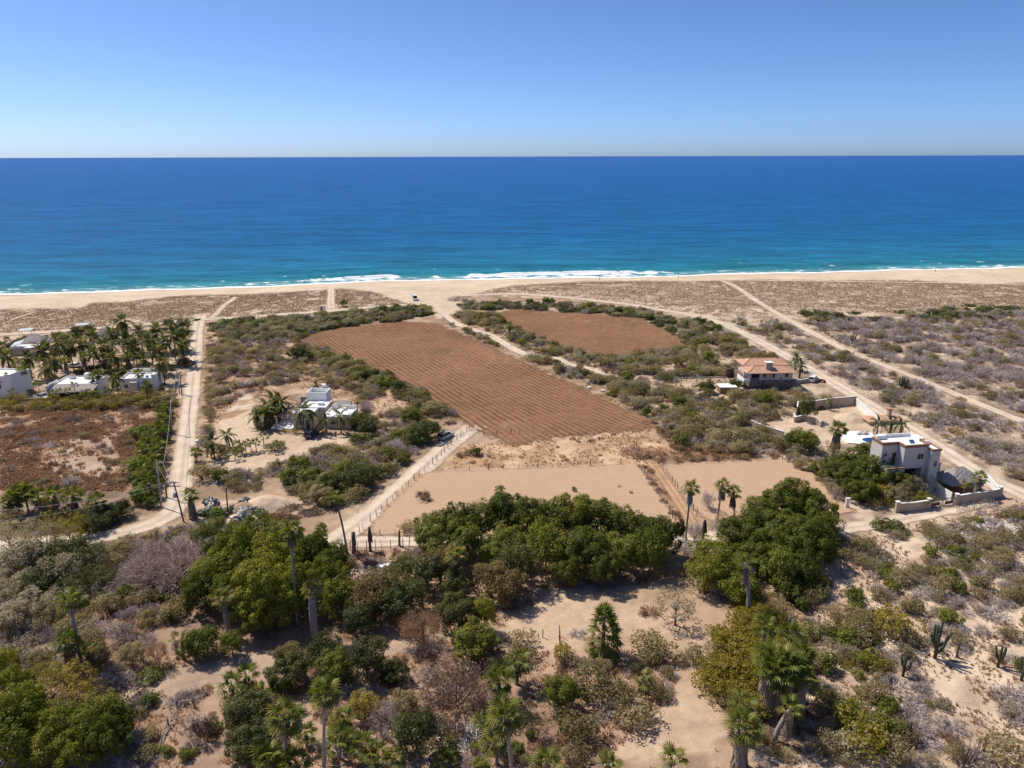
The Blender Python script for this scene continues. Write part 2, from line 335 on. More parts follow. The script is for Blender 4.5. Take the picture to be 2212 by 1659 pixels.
class MB:
    def __init__(s): s.v = []; s.f = []
    def add(s, V, F):
        o = len(s.v); s.v += [tuple(map(float, p)) for p in V]; s.f += [tuple(i + o for i in f) for f in F]; return s
    def box(s, x0, x1, y0, y1, z0, z1):
        return s.add([(x0, y0, z0), (x1, y0, z0), (x1, y1, z0), (x0, y1, z0), (x0, y0, z1), (x1, y0, z1), (x1, y1, z1), (x0, y1, z1)],
                     [(3, 2, 1, 0), (4, 5, 6, 7), (0, 1, 5, 4), (1, 2, 6, 5), (2, 3, 7, 6), (3, 0, 4, 7)])
    def prism(s, pts, z0, z1):
        n = len(pts); V = [(x, y, z0) for x, y in pts] + [(x, y, z1) for x, y in pts]
        return s.add(V, [tuple(range(n - 1, -1, -1)), tuple(range(n, 2 * n))] + [(i, (i + 1) % n, n + (i + 1) % n, n + i) for i in range(n)])
    def tube(s, P, r, n=6, cap=True):
        P = [Vector(p) for p in P]; r = r if hasattr(r, '__len__') else [r] * len(P); V = []; F = []
        for i, p in enumerate(P):
            d = (P[min(i + 1, len(P) - 1)] - P[max(i - 1, 0)]).normalized()
            a = d.orthogonal().normalized() if i == 0 else (a - d * a.dot(d)).normalized()
            b = d.cross(a)
            for k in range(n):
                t_ = 2 * math.pi * k / n; V.append(p + (a * math.cos(t_) + b * math.sin(t_)) * r[i])
        for i in range(len(P) - 1):
            for k in range(n): F.append((i * n + k, i * n + (k + 1) % n, (i + 1) * n + (k + 1) % n, (i + 1) * n + k))
        if cap: F += [tuple(range(n - 1, -1, -1)), tuple(range((len(P) - 1) * n, len(P) * n))]
        return s.add(V, F)
    def mesh(s, name, mat, smooth=False):
        me = bpy.data.meshes.new(name); me.from_pydata(s.v, [], s.f)
        if mat: me.materials.append(MATS[mat])
        if smooth:
            for p in me.polygons: p.use_smooth = True
        me.update(); return me
    def build(s, name, mat, parent=None, smooth=False): return obj(name, s.mesh(name, mat, smooth), parent)
def obj(name, me, parent=None, loc=None, rot=None, scale=None):
    o = bpy.data.objects.new(name, me); col.objects.link(o)
    if parent is not None: o.parent = parent
    if loc is not None: o.location = loc
    if rot is not None: o.rotation_euler = rot
    if scale is not None: o.scale = scale if hasattr(scale, '__len__') else (scale,) * 3
    return o
def tag(o, label=None, cat=None, group=None, kind=None):
    if label: o['label'] = label
    if cat: o['category'] = cat
    if group: o['group'] = group
    if kind: o['kind'] = kind
    return o
def thing(name, label, cat, loc, rz=0, group=None, scale=1.0):
    o = bpy.data.objects.new(name, None); col.objects.link(o); o.empty_display_size = 0.5
    o.location = loc; o.rotation_euler = (0, 0, rz); o.scale = scale if hasattr(scale, '__len__') else (scale,) * 3
    return tag(o, label, cat, group)
def setmat(o, m):
    o.material_slots[0].link = 'OBJECT'; o.material_slots[0].material = MATS[m]; return o
def gridfaces(nr, nc):
    i = np.arange(nr - 1)[:, None] * nc + np.arange(nc - 1)[None, :]
    return np.stack([i, i + 1, i + nc + 1, i + nc], -1).reshape(-1, 4)

# ------------------------------------------------------------------ plan of the place (polygons and lines in photograph pixels)
P_MAIN = [(650, 735), (700, 714), (860, 697), (935, 700), (1060, 755), (1230, 832), (1400, 914), (1390, 926), (1300, 932), (1180, 945), (1110, 957), (1050, 930), (985, 897), (940, 862), (840, 810), (740, 770)]
P_SMALL = [(1075, 680), (1110, 670), (1250, 678), (1385, 690), (1440, 715), (1477, 746), (1400, 762), (1290, 769), (1230, 752), (1150, 730), (1105, 702)]
P_LOT = [(905, 1026), (985, 1018), (1180, 1012), (1372, 1004), (1400, 1040), (1430, 1080), (1462, 1130), (1400, 1140), (1100, 1150), (930, 1160), (795, 1152), (850, 1085)]
P_LOT2 = [(1424, 1008), (1560, 1000), (1690, 993), (1740, 1020), (1800, 1060), (1840, 1105), (1700, 1120), (1540, 1125), (1500, 1100), (1465, 1055)]
P_STRAW = [(985, 960), (1110, 958), (1300, 934), (1395, 928), (1450, 960), (1450, 990), (1424, 1004), (1372, 1000), (1180, 1008), (985, 1014), (920, 1018)]
P_YARD = [(470, 915), (520, 860), (545, 850), (560, 930), (690, 940), (790, 945), (700, 968), (560, 1020), (480, 1022), (440, 1000)]
P_CLEAR = [(1060, 1370), (1200, 1275), (1400, 1262), (1500, 1260), (1600, 1340), (1540, 1420), (1530, 1520), (1560, 1600), (1400, 1659), (1290, 1659), (1380, 1570), (1470, 1470), (1480, 1420), (1380, 1430), (1250, 1420), (1100, 1400)]
P_CLEAR2 = [(285, 1470), (400, 1440), (520, 1410), (700, 1390), (960, 1370), (1060, 1360), (1060, 1390), (880, 1410), (720, 1430), (560, 1480), (420, 1530), (300, 1510)]
P_LEFTF = [(0, 885), (390, 872), (385, 905), (300, 1000), (270, 1060), (0, 1060)]
P_VYARD = [(1640, 925), (1720, 900), (1840, 860), (1960, 905), (1890, 935), (1830, 960), (1720, 950)]
P_COMP = [(0, 725), (200, 715), (400, 712), (402, 860), (0, 868)]
P_BEACHIN = [(870, 640), (975, 640), (1000, 655), (990, 672), (950, 690), (930, 660), (890, 655)]
DUNE_E = [(-400, 690), (0, 667), (170, 664), (200, 653), (275, 650), (375, 638), (553, 633), (715, 624), (740, 622), (803, 629), (888, 655), (905, 668), (985, 640), (1106, 615), (1281, 606), (1481, 606), (1659, 604), (1984, 605), (2134, 614), (2212, 608), (2700, 600)]
ROADS = [  # name, label, material, pixels, width m
    ('dirt_road', 'pale rutted dirt road running to the beach beside the palm compound', 'road_sand', [(436, 680), (428, 700), (424, 740), (420, 790), (414, 850), (404, 930), (394, 1010), (388, 1070), (380, 1100), (350, 1125), (300, 1142), (240, 1158), (170, 1168), (60, 1175), (-80, 1185)], 5.0),
    ('dirt_road', 'sandy dirt road running up beside the wire fence of the bare lot', 'road_sand', [(1040, 915), (1010, 930), (965, 965), (920, 1005), (870, 1052), (820, 1095), (770, 1135), (720, 1172), (680, 1200)], 6.0),
    ('dirt_road', 'narrow dirt road passing behind the tree row below the bare lot', 'road_sand', [(740, 1168), (800, 1172), (910, 1168), (1100, 1172), (1300, 1168), (1490, 1160), (1650, 1158), (1800, 1146), (1900, 1132), (2000, 1110), (2070, 1096), (2150, 1080)], 4.2),
    ('dirt_road', 'wide sandy road passing the tile-roofed house and the villa', 'road_sand', [(1440, 672), (1540, 690), (1610, 720), (1690, 765), (1760, 805), (1850, 858), (1930, 905), (2010, 955), (2100, 1015), (2180, 1055), (2300, 1110)], 5.5),
    ('dirt_track', 'sandy track cutting straight through the grey scrub from the dunes', 'road_sand', [(1560, 608), (1600, 625), (1650, 660), (1700, 690), (1760, 722), (1850, 768), (1950, 805), (2060, 850), (2150, 888), (2300, 945)], 3.6),
    ('dirt_track', 'sandy track along the inland foot of the eastern dunes', 'road_sand', [(985, 640), (1040, 637), (1110, 634), (1210, 641), (1300, 651), (1390, 662), (1440, 672), (1560, 690)], 4.0),
    ('dirt_track', 'sandy track along the inland edge of the western dunes', 'road_sand', [(-200, 745), (0, 722), (150, 714), (300, 703), (436, 690), (560, 683), (700, 673), (800, 664), (890, 658)], 4.5),
    ('footpath', 'pale footpath crossing the dune to the beach from the road end', 'road_sand', [(452, 690), (470, 676), (490, 655), (512, 640)], 2.6),
    ('footpath', 'pale sandy gap through the dune beside the small cabin', 'road_sand', [(716, 668), (714, 650), (716, 630), (714, 622)], 4.0),
    ('footpath', 'faint footpath slanting over the western dune', 'road_sand', [(20, 694), (45, 684), (80, 672)], 1.6),
    ('footpath', 'sandy footpath along the crest of the eastern dune', 'road_sand', [(1500, 607), (1660, 607), (1900, 610), (2110, 612), (2300, 616)], 2.4),
    ('wash', 'winding bed of pale sand between the two brown fields', 'wash_sand', [(945, 668), (965, 684), (985, 700), (1020, 712), (1060, 725), (1085, 740), (1115, 758), (1150, 772)], 3.6),
    ('wash', 'broken bed of pale sand below the small brown field', 'wash_sand', [(1175, 775), (1205, 772), (1230, 790), (1275, 795), (1310, 815), (1340, 820)], 2.4),
    ('alley_path', 'straw coloured path between the two fenced bare lots', 'path_straw', [(1400, 990), (1415, 1010), (1440, 1045), (1470, 1090), (1495, 1130), (1505, 1165)], 2.6),
    ('driveway', 'sandy driveway behind the villa gate', 'road_sand', [(2035, 1098), (2020, 1080), (2005, 1060), (2000, 1045)], 4.5)]
# ------------------------------------------------------------------ ground sheet
fine_x = np.arange(-340, 340.1, 1.25)
gx = np.concatenate([np.linspace(-3500, -345, 40), fine_x, np.linspace(345, 3500, 40)])
gy = np.concatenate([np.linspace(-900, 30, 30), np.arange(33, 150, 0.9), np.arange(150, 480, 1.35), np.linspace(485, 800, 20)])
XX, YY = np.meshgrid(gx, gy); ZZ = hz(XX, YY)
UU, VV = pj(XX, YY, ZZ)
behind = (YY < 40)
wx = (fbm(XX / 6, YY / 6, 3) - 0.5) * 9; wy = (fbm(XX / 6, YY / 6, 9) - 0.5) * 9
UW, VW = pj(XX + wx * 0.6, YY + wy * 0.6, ZZ)
tone = np.empty(XX.shape + (3,)); tone[:] = (0.36, 0.25, 0.175)
nA = fbm(XX / 14, YY / 14, 21)[..., None]; nB = fbm(XX / 3.5, YY / 3.5, 33)[..., None]; nC = fbm(XX / 1.6, YY / 1.6, 45)[..., None]
def lerp(a, b, f): return np.asarray(a) * (1 - f) + np.asarray(b) * f
def sstep(a, b, x): x = np.clip((x - a) / (b - a), 0, 1); return x * x * (3 - 2 * x)
def regpaint(poly, c1, c2, nf, lo=0.35, hi=0.65, warp=True):
    m = inpoly(UW if warp else UU, VW if warp else VV, poly) & ~behind
    tone[m] = lerp(c1, c2, sstep(lo, hi, nf))[m]
# scrubland everywhere, sandier to the right
tone[:] = lerp((0.27, 0.18, 0.118), (0.44, 0.31, 0.215), sstep(0.35, 0.65, nA * 0.5 + nB * 0.5))
right = sstep(40, 70, XX + 0 * YY)[..., None] * 1.0
tone[:] = tone * (1 - right) + right * lerp((0.30, 0.215, 0.155), (0.54, 0.415, 0.30), sstep(0.4, 0.66, nB))
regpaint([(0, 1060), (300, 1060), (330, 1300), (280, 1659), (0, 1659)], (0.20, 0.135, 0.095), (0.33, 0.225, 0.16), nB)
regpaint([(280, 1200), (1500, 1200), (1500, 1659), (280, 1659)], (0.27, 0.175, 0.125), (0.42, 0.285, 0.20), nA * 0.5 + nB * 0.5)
regpaint([(1800, 1160), (2212, 1060), (2300, 1659), (1700, 1659)], (0.42, 0.30, 0.215), (0.62, 0.48, 0.35), nB)
regpaint([(435, 700), (650, 735), (985, 900), (900, 960), (800, 940), (540, 850), (440, 960)], (0.28, 0.185, 0.12), (0.52, 0.36, 0.24), nB)
regpaint([(1150, 770), (1500, 740), (1700, 800), (1600, 860), (1450, 900)], (0.33, 0.235, 0.165), (0.52, 0.39, 0.28), nB)
regpaint(P_LEFTF, (0.27, 0.165, 0.105), (0.40, 0.265, 0.18), nB)
regpaint([(60, 950), (230, 935), (270, 990), (250, 1040), (120, 1040), (70, 1000)], (0.38, 0.26, 0.185), (0.46, 0.335, 0.25), nB)
regpaint(P_STRAW, (0.42, 0.265, 0.155), (0.60, 0.42, 0.27), nB)
regpaint([(1410, 918), (1480, 965), (1690, 985), (1560, 1000), (1455, 1003), (1450, 965)], (0.21, 0.115, 0.065), (0.30, 0.18, 0.11), nB)
regpaint([(1372, 1000), (1424, 1004), (1510, 1130), (1500, 1165), (1462, 1130)], (0.25, 0.145, 0.085), (0.38, 0.24, 0.15), nB)
regpaint(P_YARD, (0.50, 0.365, 0.255), (0.585, 0.445, 0.32), nA)
regpaint([(462, 905), (520, 858), (545, 850), (545, 880), (500, 905)], (0.36, 0.22, 0.13), (0.62, 0.49, 0.37), nB)
regpaint(P_CLEAR, (0.42, 0.285, 0.19), (0.52, 0.375, 0.26), nA)
regpaint(P_CLEAR2, (0.38, 0.265, 0.19), (0.46, 0.33, 0.24), nA)
regpaint(P_VYARD, (0.50, 0.37, 0.255), (0.60, 0.465, 0.335), nA)
regpaint(P_COMP, (0.34, 0.24, 0.17), (0.52, 0.38, 0.28), nB)
regpaint([(440, 1085), (640, 1080), (690, 1110), (700, 1150), (560, 1140), (430, 1120)], (0.40, 0.27, 0.18), (0.56, 0.42, 0.30), nB)
regpaint([(640, 1100), (720, 1110), (770, 1100), (730, 1160), (650, 1180), (620, 1130)], (0.33, 0.22, 0.15), (0.44, 0.31, 0.21), nB)
# dunes and beach
dsh = yshore(XX) - YY
dune_px = np.interp(UW, [p[0] for p in DUNE_E], [p[1] for p in DUNE_E])
in_p = np.interp(UW, [0, 440, 560, 700, 900, 985, 1110, 1300, 1440, 1560, 1700, 1900, 2212], [716, 692, 684, 672, 656, 640, 640, 652, 674, 684, 676, 680, 672])
isdune = (VW < in_p + 1) & (YY > 200)
spk = sstep(0.56, 0.62, nC * 0.75 + nB * 0.25)
dune_c = lerp(lerp((0.30, 0.207, 0.142), (0.365, 0.258, 0.18), sstep(0.35, 0.65, nA)), (0.56, 0.43, 0.31), spk)
tone[isdune] = dune_c[isdune]
sidx = isdune & (VW > dune_px) & (VW > in_p - 14)
f_ = sstep(0.42, 0.56, nB); tone[sidx] = (tone * (1 - f_) + f_ * np.array((0.58, 0.45, 0.33)))[sidx]
isbeach = ((VW < dune_px) & (YY > 200)) | (dsh < 24)
bc = lerp((0.55, 0.425, 0.30), (0.63, 0.50, 0.365), sstep(0.35, 0.65, nA * 0.6 + nB * 0.4))
wet = sstep(11, 2.0, dsh + 5 * (fbm(XX / 18, YY * 0, 5) - .5))[..., None]; bc = bc * (1 - wet) + wet * np.array((0.34, 0.25, 0.175))
tone[isbeach] = bc[isbeach]
regpaint(P_BEACHIN, (0.54, 0.42, 0.30), (0.60, 0.475, 0.345), nA)
V = np.stack([XX, YY, ZZ], -1).reshape(-1, 3)
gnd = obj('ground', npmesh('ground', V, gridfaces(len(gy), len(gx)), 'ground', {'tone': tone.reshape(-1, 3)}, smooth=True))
tag(gnd, 'sandy coastal ground sloping to the beach', 'ground', kind='structure')

# ------------------------------------------------------------------ roads, tracks, washes
def resample(P, step):
    P = np.asarray(P, float)
    for _ in range(2):       # smooth corners
        Q = [P[0]]
        for a, b in zip(P[:-1], P[1:]): Q += [a * 0.75 + b * 0.25, a * 0.25 + b * 0.75]
        Q.append(P[-1]); P = np.array(Q)
    L = np.r_[0, np.cumsum(np.linalg.norm(np.diff(P, axis=0), axis=1))]
    s = np.linspace(0, L[-1], max(3, int(L[-1] / step)))
    return np.stack([np.interp(s, L, P[:, 0]), np.interp(s, L, P[:, 1])], 1)
ROADPTS = []
def strip(name, label, mat, px, width, lift):
    P = G(np.array([p[0] for p in px]), np.array([p[1] for p in px]))[:, :2]
    P = resample(P, 1.5); ROADPTS.append((P, width))
    T = np.gradient(P, axis=0); T /= np.linalg.norm(T, axis=1)[:, None]; N = np.stack([-T[:, 1], T[:, 0]], 1)
    ac = np.linspace(-1, 1, 13); wv = width / 2 * (1.08 + 0.25 * (fbm(P[:, 0] / 9, P[:, 1] / 9, 5) - 0.5))
    X = P[:, None, :] + N[:, None, :] * (ac[None, :, None] * wv[:, None, None])
    Z = hz(X[..., 0], X[..., 1]) + lift - 0.05 * np.exp(-((np.abs(ac) - 0.36) / 0.13) ** 2)[None, :] + 0.03
    n, m = X.shape[:2]
    endf = np.minimum(np.arange(n), np.arange(n)[::-1]) / 3.0; endf = np.clip(1 - endf, 0, 1)
    edge = np.maximum(np.clip((np.abs(ac)[None, :] - 0.45) / 0.55, 0, 1) + 0 * endf[:, None], endf[:, None])
    V = np.concatenate([X, Z[..., None]], -1).reshape(-1, 3)
    o = obj(name, npmesh(name, V, gridfaces(n, m), mat, {'across': np.tile(ac, n), 'edge': edge.ravel()}, smooth=True))
    tag(o, label, name.replace('_', ' '), kind='structure'); return o
for i, (a, b, c_, d_, e_) in enumerate(ROADS): strip(a, b, c_, d_, e_, 0.05 + 0.006 * i)
def road_dist(x, y):
    r = np.full(np.shape(x), 1e9)
    for P, wd in ROADPTS:
        for q in P[::3]:
            r = np.minimum(r, np.hypot(x - q[0], y - q[1]) - wd * 0.62)
    return r
# ------------------------------------------------------------------ fields with real furrows
def field(name, label, poly, a, b, spacing, amp, mat, lift, step=1.2, nper=5, feather=2.5):
    W3 = G(np.array([p[0] for p in poly]), np.array([p[1] for p in poly]))[:, :2]
    A = np.array(g1(*a))[:2]; B = np.array(g1(*b))[:2]; T = (B - A) / np.linalg.norm(B - A); N = np.array([-T[1], T[0]])
    s = (W3 - A) @ T; r = (W3 - A) @ N
    us = np.arange(s.min() - 4, s.max() + 4, step); vs_ = np.arange(r.min() - 4, r.max() + 4, spacing / nper)
    U, Vv = np.meshgrid(us, vs_)
    wob = (fbm(U / 25, Vv / 40, 71) - 0.5) * spacing * 1.6
    X = A[0] + U * T[0] + Vv * N[0]; Y = A[1] + U * T[1] + Vv * N[1]
    ph = np.cos(2 * math.pi * (Vv + wob) / spacing)
    var = 0.5 + fbm(X / 5, Y / 5, 77)
    Z = hz(X, Y) + lift + amp * (ph + 1) * 0.5 * var
    # signed distance to the field's edge in metres
    dist = np.full(X.shape, 1e9)
    for i in range(len(W3)):
        p, q = W3[i], W3[(i + 1) % len(W3)]; e_ = q - p
        t_ = np.clip(((X - p[0]) * e_[0] + (Y - p[1]) * e_[1]) / (e_ @ e_), 0, 1)
        dist = np.minimum(dist, np.hypot(X - p[0] - t_ * e_[0], Y - p[1] - t_ * e_[1]))
    ins = inpoly(X, Y, W3); sd = np.where(ins, dist, -dist)
    F = gridfaces(*X.shape); keep = (sd.ravel()[F] > -3.0).any(1); F = F[keep]
    used = np.unique(F); mp_ = np.zeros(X.size, int); mp_[used] = np.arange(len(used))
    V = np.stack([X, Y, Z], -1).reshape(-1, 3)[used]
    edge = np.clip(0.5 - sd / (2 * feather), 0, 1).ravel()[used]
    o = obj(name, npmesh(name, V, mp_[F], mat, {'ridge': (ph * 0.5 + 0.5).ravel()[used], 'edge': edge}, smooth=True))
    tag(o, label, 'field', kind='structure')
    return dict(A=A, T=T, N=N, W=W3, sp=spacing, U=(s.min(), s.max()), V=(r.min(), r.max()))
F_MAIN = field('ploughed_field', 'large brown field with long ploughed furrows', P_MAIN, (935, 700), (1400, 914), 1.75, 0.13, 'field_brown', 0.05, 1.2, 5, 4.5)
F_SMALL = field('ploughed_field', 'smaller brown furrowed field near the dunes', P_SMALL, (1110, 702), (1290, 769), 1.75, 0.12, 'field_brown', 0.05, 1.3, 5, 4.5)
field('bare_lot', 'bare beige lot levelled in shallow lines behind the tree row', P_LOT, (850, 1100), (1450, 1105), 1.5, 0.025, 'field_bare', 0.13, 1.3, 4, 1.6)
field('bare_lot', 'bare beige lot beside the two leaning fan palms', P_LOT2, (1500, 1060), (1800, 1058), 1.5, 0.025, 'field_bare', 0.13, 1.3, 4, 1.6)

# ------------------------------------------------------------------ the sea
ds = np.concatenate([np.arange(-6, 46, 0.8), np.arange(46, 120, 2.5), np.geomspace(122, 90000, 60)])
tc = np.linspace(-1, 1, 561)
DD, TT = np.meshgrid(ds, tc, indexing='ij')
X = TT * (420 + np.maximum(DD, 0) * 1.1); Xs = np.clip(X, -700, 700)
Y = yshore(Xs) + DD
crest = 15 + 5 * (fbm(X / 60, X * 0 + 3, 91) - 0.5) * 2
brk = sstep(0.42, 0.62, fbm(X / 45, X * 0 + 7.7, 95)) * sstep(-190, -60, X) * sstep(150, 60, X) + 0.35 * sstep(0.5, 0.7, fbm(X / 30, X * 0 + 17.7, 97))
brk = np.clip(brk, 0, 1)
hw = 1.5 * brk * np.exp(-((DD - crest) / np.where(DD > crest, 4.0, 1.6)) ** 2)
swell = 0.35 * np.sin((DD + 3 * np.sin(X / 40)) / 4.2) * np.exp(-((DD - 40) / 34) ** 2) * sstep(8, 22, DD)
runup = 5.0 * (fbm(X / 26, X * 0 + 1.3, 99) - 0.5)
Zs = SEA_Z + 0.03 + hw + swell
foam = sstep(crest + 3.0, crest - 2.0, DD) * (0.26 + 0.24 * brk) + 0.35 * brk * np.exp(-((DD - crest + 1) / 2.2) ** 2)
foam = np.maximum(foam, 0.85 * sstep(6.5, 1.5, DD - runup * 0.7)); foam = np.maximum(foam, 0.42 * sstep(24, 10, DD) * sstep(0.4, 0.7, fbm(X / 20, DD / 8, 101)))
far = 0.36 * sstep(0.6, 0.8, fbm(X / 9, DD / 5, 103)) * sstep(75, 40, DD) * sstep(14, 26, DD)
foam = np.maximum(foam, far)
Zs = np.where(DD < 0, np.maximum(hz(X, Y), SEA_Z) + 0.03, Zs)
cut = DD < (-1.5 + runup)
V = np.stack([X, Y, np.where(cut, -3.9, Zs)], -1).reshape(-1, 3)
sea = obj('sea', npmesh('sea', V, gridfaces(*X.shape), 'sea', {'offshore': DD.ravel(), 'foam': foam.ravel()}, smooth=True))
tag(sea, 'blue sea with white surf breaking along the beach', 'sea', kind='structure')
# ------------------------------------------------------------------ foliage meshes (shared by all plants of a kind)
def unit(a): return a / np.maximum(np.linalg.norm(a, axis=-1, keepdims=True), 1e-9)
def leafquads(C, N, size, g, asp=0.62):
    n = len(C); t_ = unit(np.cross(N, g.normal(size=(n, 3)))); b_ = np.cross(N, t_)
    s = (size * (0.6 + 0.8 * g.random((n, 1))))
    a = t_ * s * 0.5; b = b_ * s * 0.5 * asp; k = N * s * 0.12
    V = np.stack([C - a, C - b + k, C + a, C + b + k], 1).reshape(-1, 3)
    return V, np.arange(4 * n).reshape(-1, 4)
def crown(name, seed, rad, nclump, per, leaf, mat, cr=(0.24, 0.40), low=-0.35, fill=0.75, jit=0.4, inner=True):
    """a crown of leaf-sized faces gathered in clumps; unit radius, base at z=0"""
    g = np.random.default_rng(seed); R3 = np.array(rad)
    K = unit(g.normal(size=(nclump * 14, 3))); K = K[K[:, 2] > low]; sel = [0]; dm = np.full(len(K), 9.0)
    for _ in range(min(nclump, len(K)) - 1):          # clumps spread apart so that shade shows between them
        dm = np.minimum(dm, np.linalg.norm(K - K[sel[-1]], axis=1)); sel.append(int(np.argmax(dm * (0.6 + 0.4 * g.random(len(K))))))
    D = K[sel]; g.shuffle(D)
    rr = fill + (1 - fill) * g.random((len(D), 1)); rr[: len(D) // 4] *= 0.55
    lump = 0.66 + 0.5 * g.random((len(D), 1))
    CC = D * R3 * rr * lump; cR = g.uniform(cr[0], cr[1], len(D))
    C = []; N = []
    for c_, r_, d_ in zip(CC, cR, D):
        m = int(per * (r_ / cr[1]) ** 1.5 * (0.8 + 0.4 * g.random()))
        u = unit(g.normal(size=(m, 3)) + d_ * 0.5 + np.array([0, 0, 0.25]))
        C.append(c_ + u * r_ * (0.55 + 0.5 * g.random((m, 1))) * np.array([1, 1, 0.85]))
        N.append(unit(u + jit * g.normal(size=(m, 3)) + np.array([-0.12, 0.08, 0.65])))
    V, F = leafquads(np.concatenate(C), np.concatenate(N), leaf, g)
    V[:, 2] += R3[2] * (0.95 if low > -0.5 else 1.0) * (1 if low < 0 else 0.25)
    return npmesh(name, V, F, mat)
def strips(P0, P1, w0, w1, g):
    d = P1 - P0; a = unit(np.cross(d, g.normal(size=d.shape)))
    V = np.stack([P0 - a * w0, P0 + a * w0, P1 + a * w1, P1 - a * w1], 1).reshape(-1, 3)
    return V, np.arange(4 * len(P0)).reshape(-1, 4)
def twigs(name, seed, mat, nmain=16, levels=3, kids=4, up=0.7, width=0.02, flat=0.8, leafy=0, lsize=0.07, spread=0.9):
    """a leafless bush of many forking twigs; about unit radius, rooted at z=0"""
    g = np.random.default_rng(seed); Vs = []; o = 0; Fs = []
    az = g.random(nmain) * 2 * np.pi; el = up * (0.25 + 1.2 * g.random(nmain))
    D = unit(np.stack([np.cos(az), np.sin(az), np.tan(np.clip(el, 0, 1.35))], 1)); P = np.stack([0.08 * np.cos(az), 0.08 * np.sin(az), 0 * az], 1)
    L = 0.42; wd = width
    for lv in range(levels):
        E_ = P + D * L * (0.7 + 0.6 * g.random((len(P), 1))) * np.array([1, 1, flat])
        V, F = strips(P, E_, wd, wd * 0.65, g); Vs.append(V); Fs.append(F + o); o += len(V)
        if lv == levels - 1: break
        k = kids + (1 if lv else 0)
        tpos = 0.45 + 0.55 * g.random((len(P), k, 1))
        P2 = (P[:, None] * (1 - tpos) + E_[:, None] * tpos).reshape(-1, 3)
        D2 = unit(np.repeat(D, k, 0) + spread * g.normal(size=(len(P2), 3)) * 0.55 + np.array([0, 0, 0.12]))
        P, D = P2, D2; L *= 0.72; wd *= 0.62
    if leafy:
        i = g.integers(0, len(E_), leafy); C = E_[i] + 0.06 * g.normal(size=(leafy, 3))
        V, F = leafquads(C, unit(g.normal(size=(leafy, 3)) + np.array([0, 0, 0.6])), lsize, g); Vs.append(V); Fs.append(F + o)
    V = np.concatenate(Vs); V[:, 2] = np.maximum(V[:, 2], -0.02)
    return npmesh(name, V, np.concatenate(Fs), mat)
def stemmesh(name, seed, mat, n=6, h=0.75, r=0.035):
    g = random.Random(seed); b = MB()
    for i in range(n):
        a = g.random() * 6.28; q = 0.35 + 0.4 * g.random()
        b.tube([(0.04 * math.cos(a), 0.04 * math.sin(a), -0.15), (q * .4 * math.cos(a), q * .4 * math.sin(a), h * .45), (q * math.cos(a), q * math.sin(a), h * (0.8 + .3 * g.random()))], [r, r * .7, r * .3], 4, False)
    return b.mesh(name, mat)
def trunkmesh(name, seed, mat, h=1.0, r=0.06, limbs=6):
    """trunk of unit height that forks into limbs inside the crown"""
    g = random.Random(seed); b = MB(); lean = (g.uniform(-.08, .08), g.uniform(-.08, .08))
    b.tube([(0, 0, -0.06), (0, 0, 0.03), (lean[0] * .5, lean[1] * .5, h * .3), (lean[0], lean[1], h * .6), (lean[0] * 1.3, lean[1] * 1.3, h * .9)], [r * 1.5, r * 1.1, r * .85, r * .6, r * .25], 7, False)
    for i in range(limbs):
        a = i * 2.4 + g.random(); z = h * (0.3 + 0.4 * i / limbs); q = 0.35 + 0.3 * g.random()
        b.tube([(lean[0] * z, lean[1] * z, z), (q * .5 * math.cos(a), q * .5 * math.sin(a), z + h * .14), (q * math.cos(a), q * math.sin(a), z + h * .3)], [r * .5, r * .35, r * .12], 5, False)
    return b.mesh(name, mat, True)
CROWN = {
    'dense': [crown('crown_dense', 100 + i, (0.9, 0.9, 0.68), 46, 330, 0.068, 'leaf_green', cr=(0.15, 0.31), low=-0.5, fill=.8) for i in range(4)],
    'loose': [crown('crown_loose', 120 + i, (0.8, 0.8, 0.7), 46, 170, 0.075, 'leaf_mango', cr=(0.17, 0.34), low=-0.5) for i in range(3)],
    'open': [crown('crown_open', 140 + i, (0.85, 0.85, 0.8), 36, 90, 0.06, 'leaf_greygreen', cr=(0.14, 0.27), low=-0.3) for i in range(2)]}
TRUNK = [trunkmesh('trunk', 5 + i, 'bark') for i in range(3)]
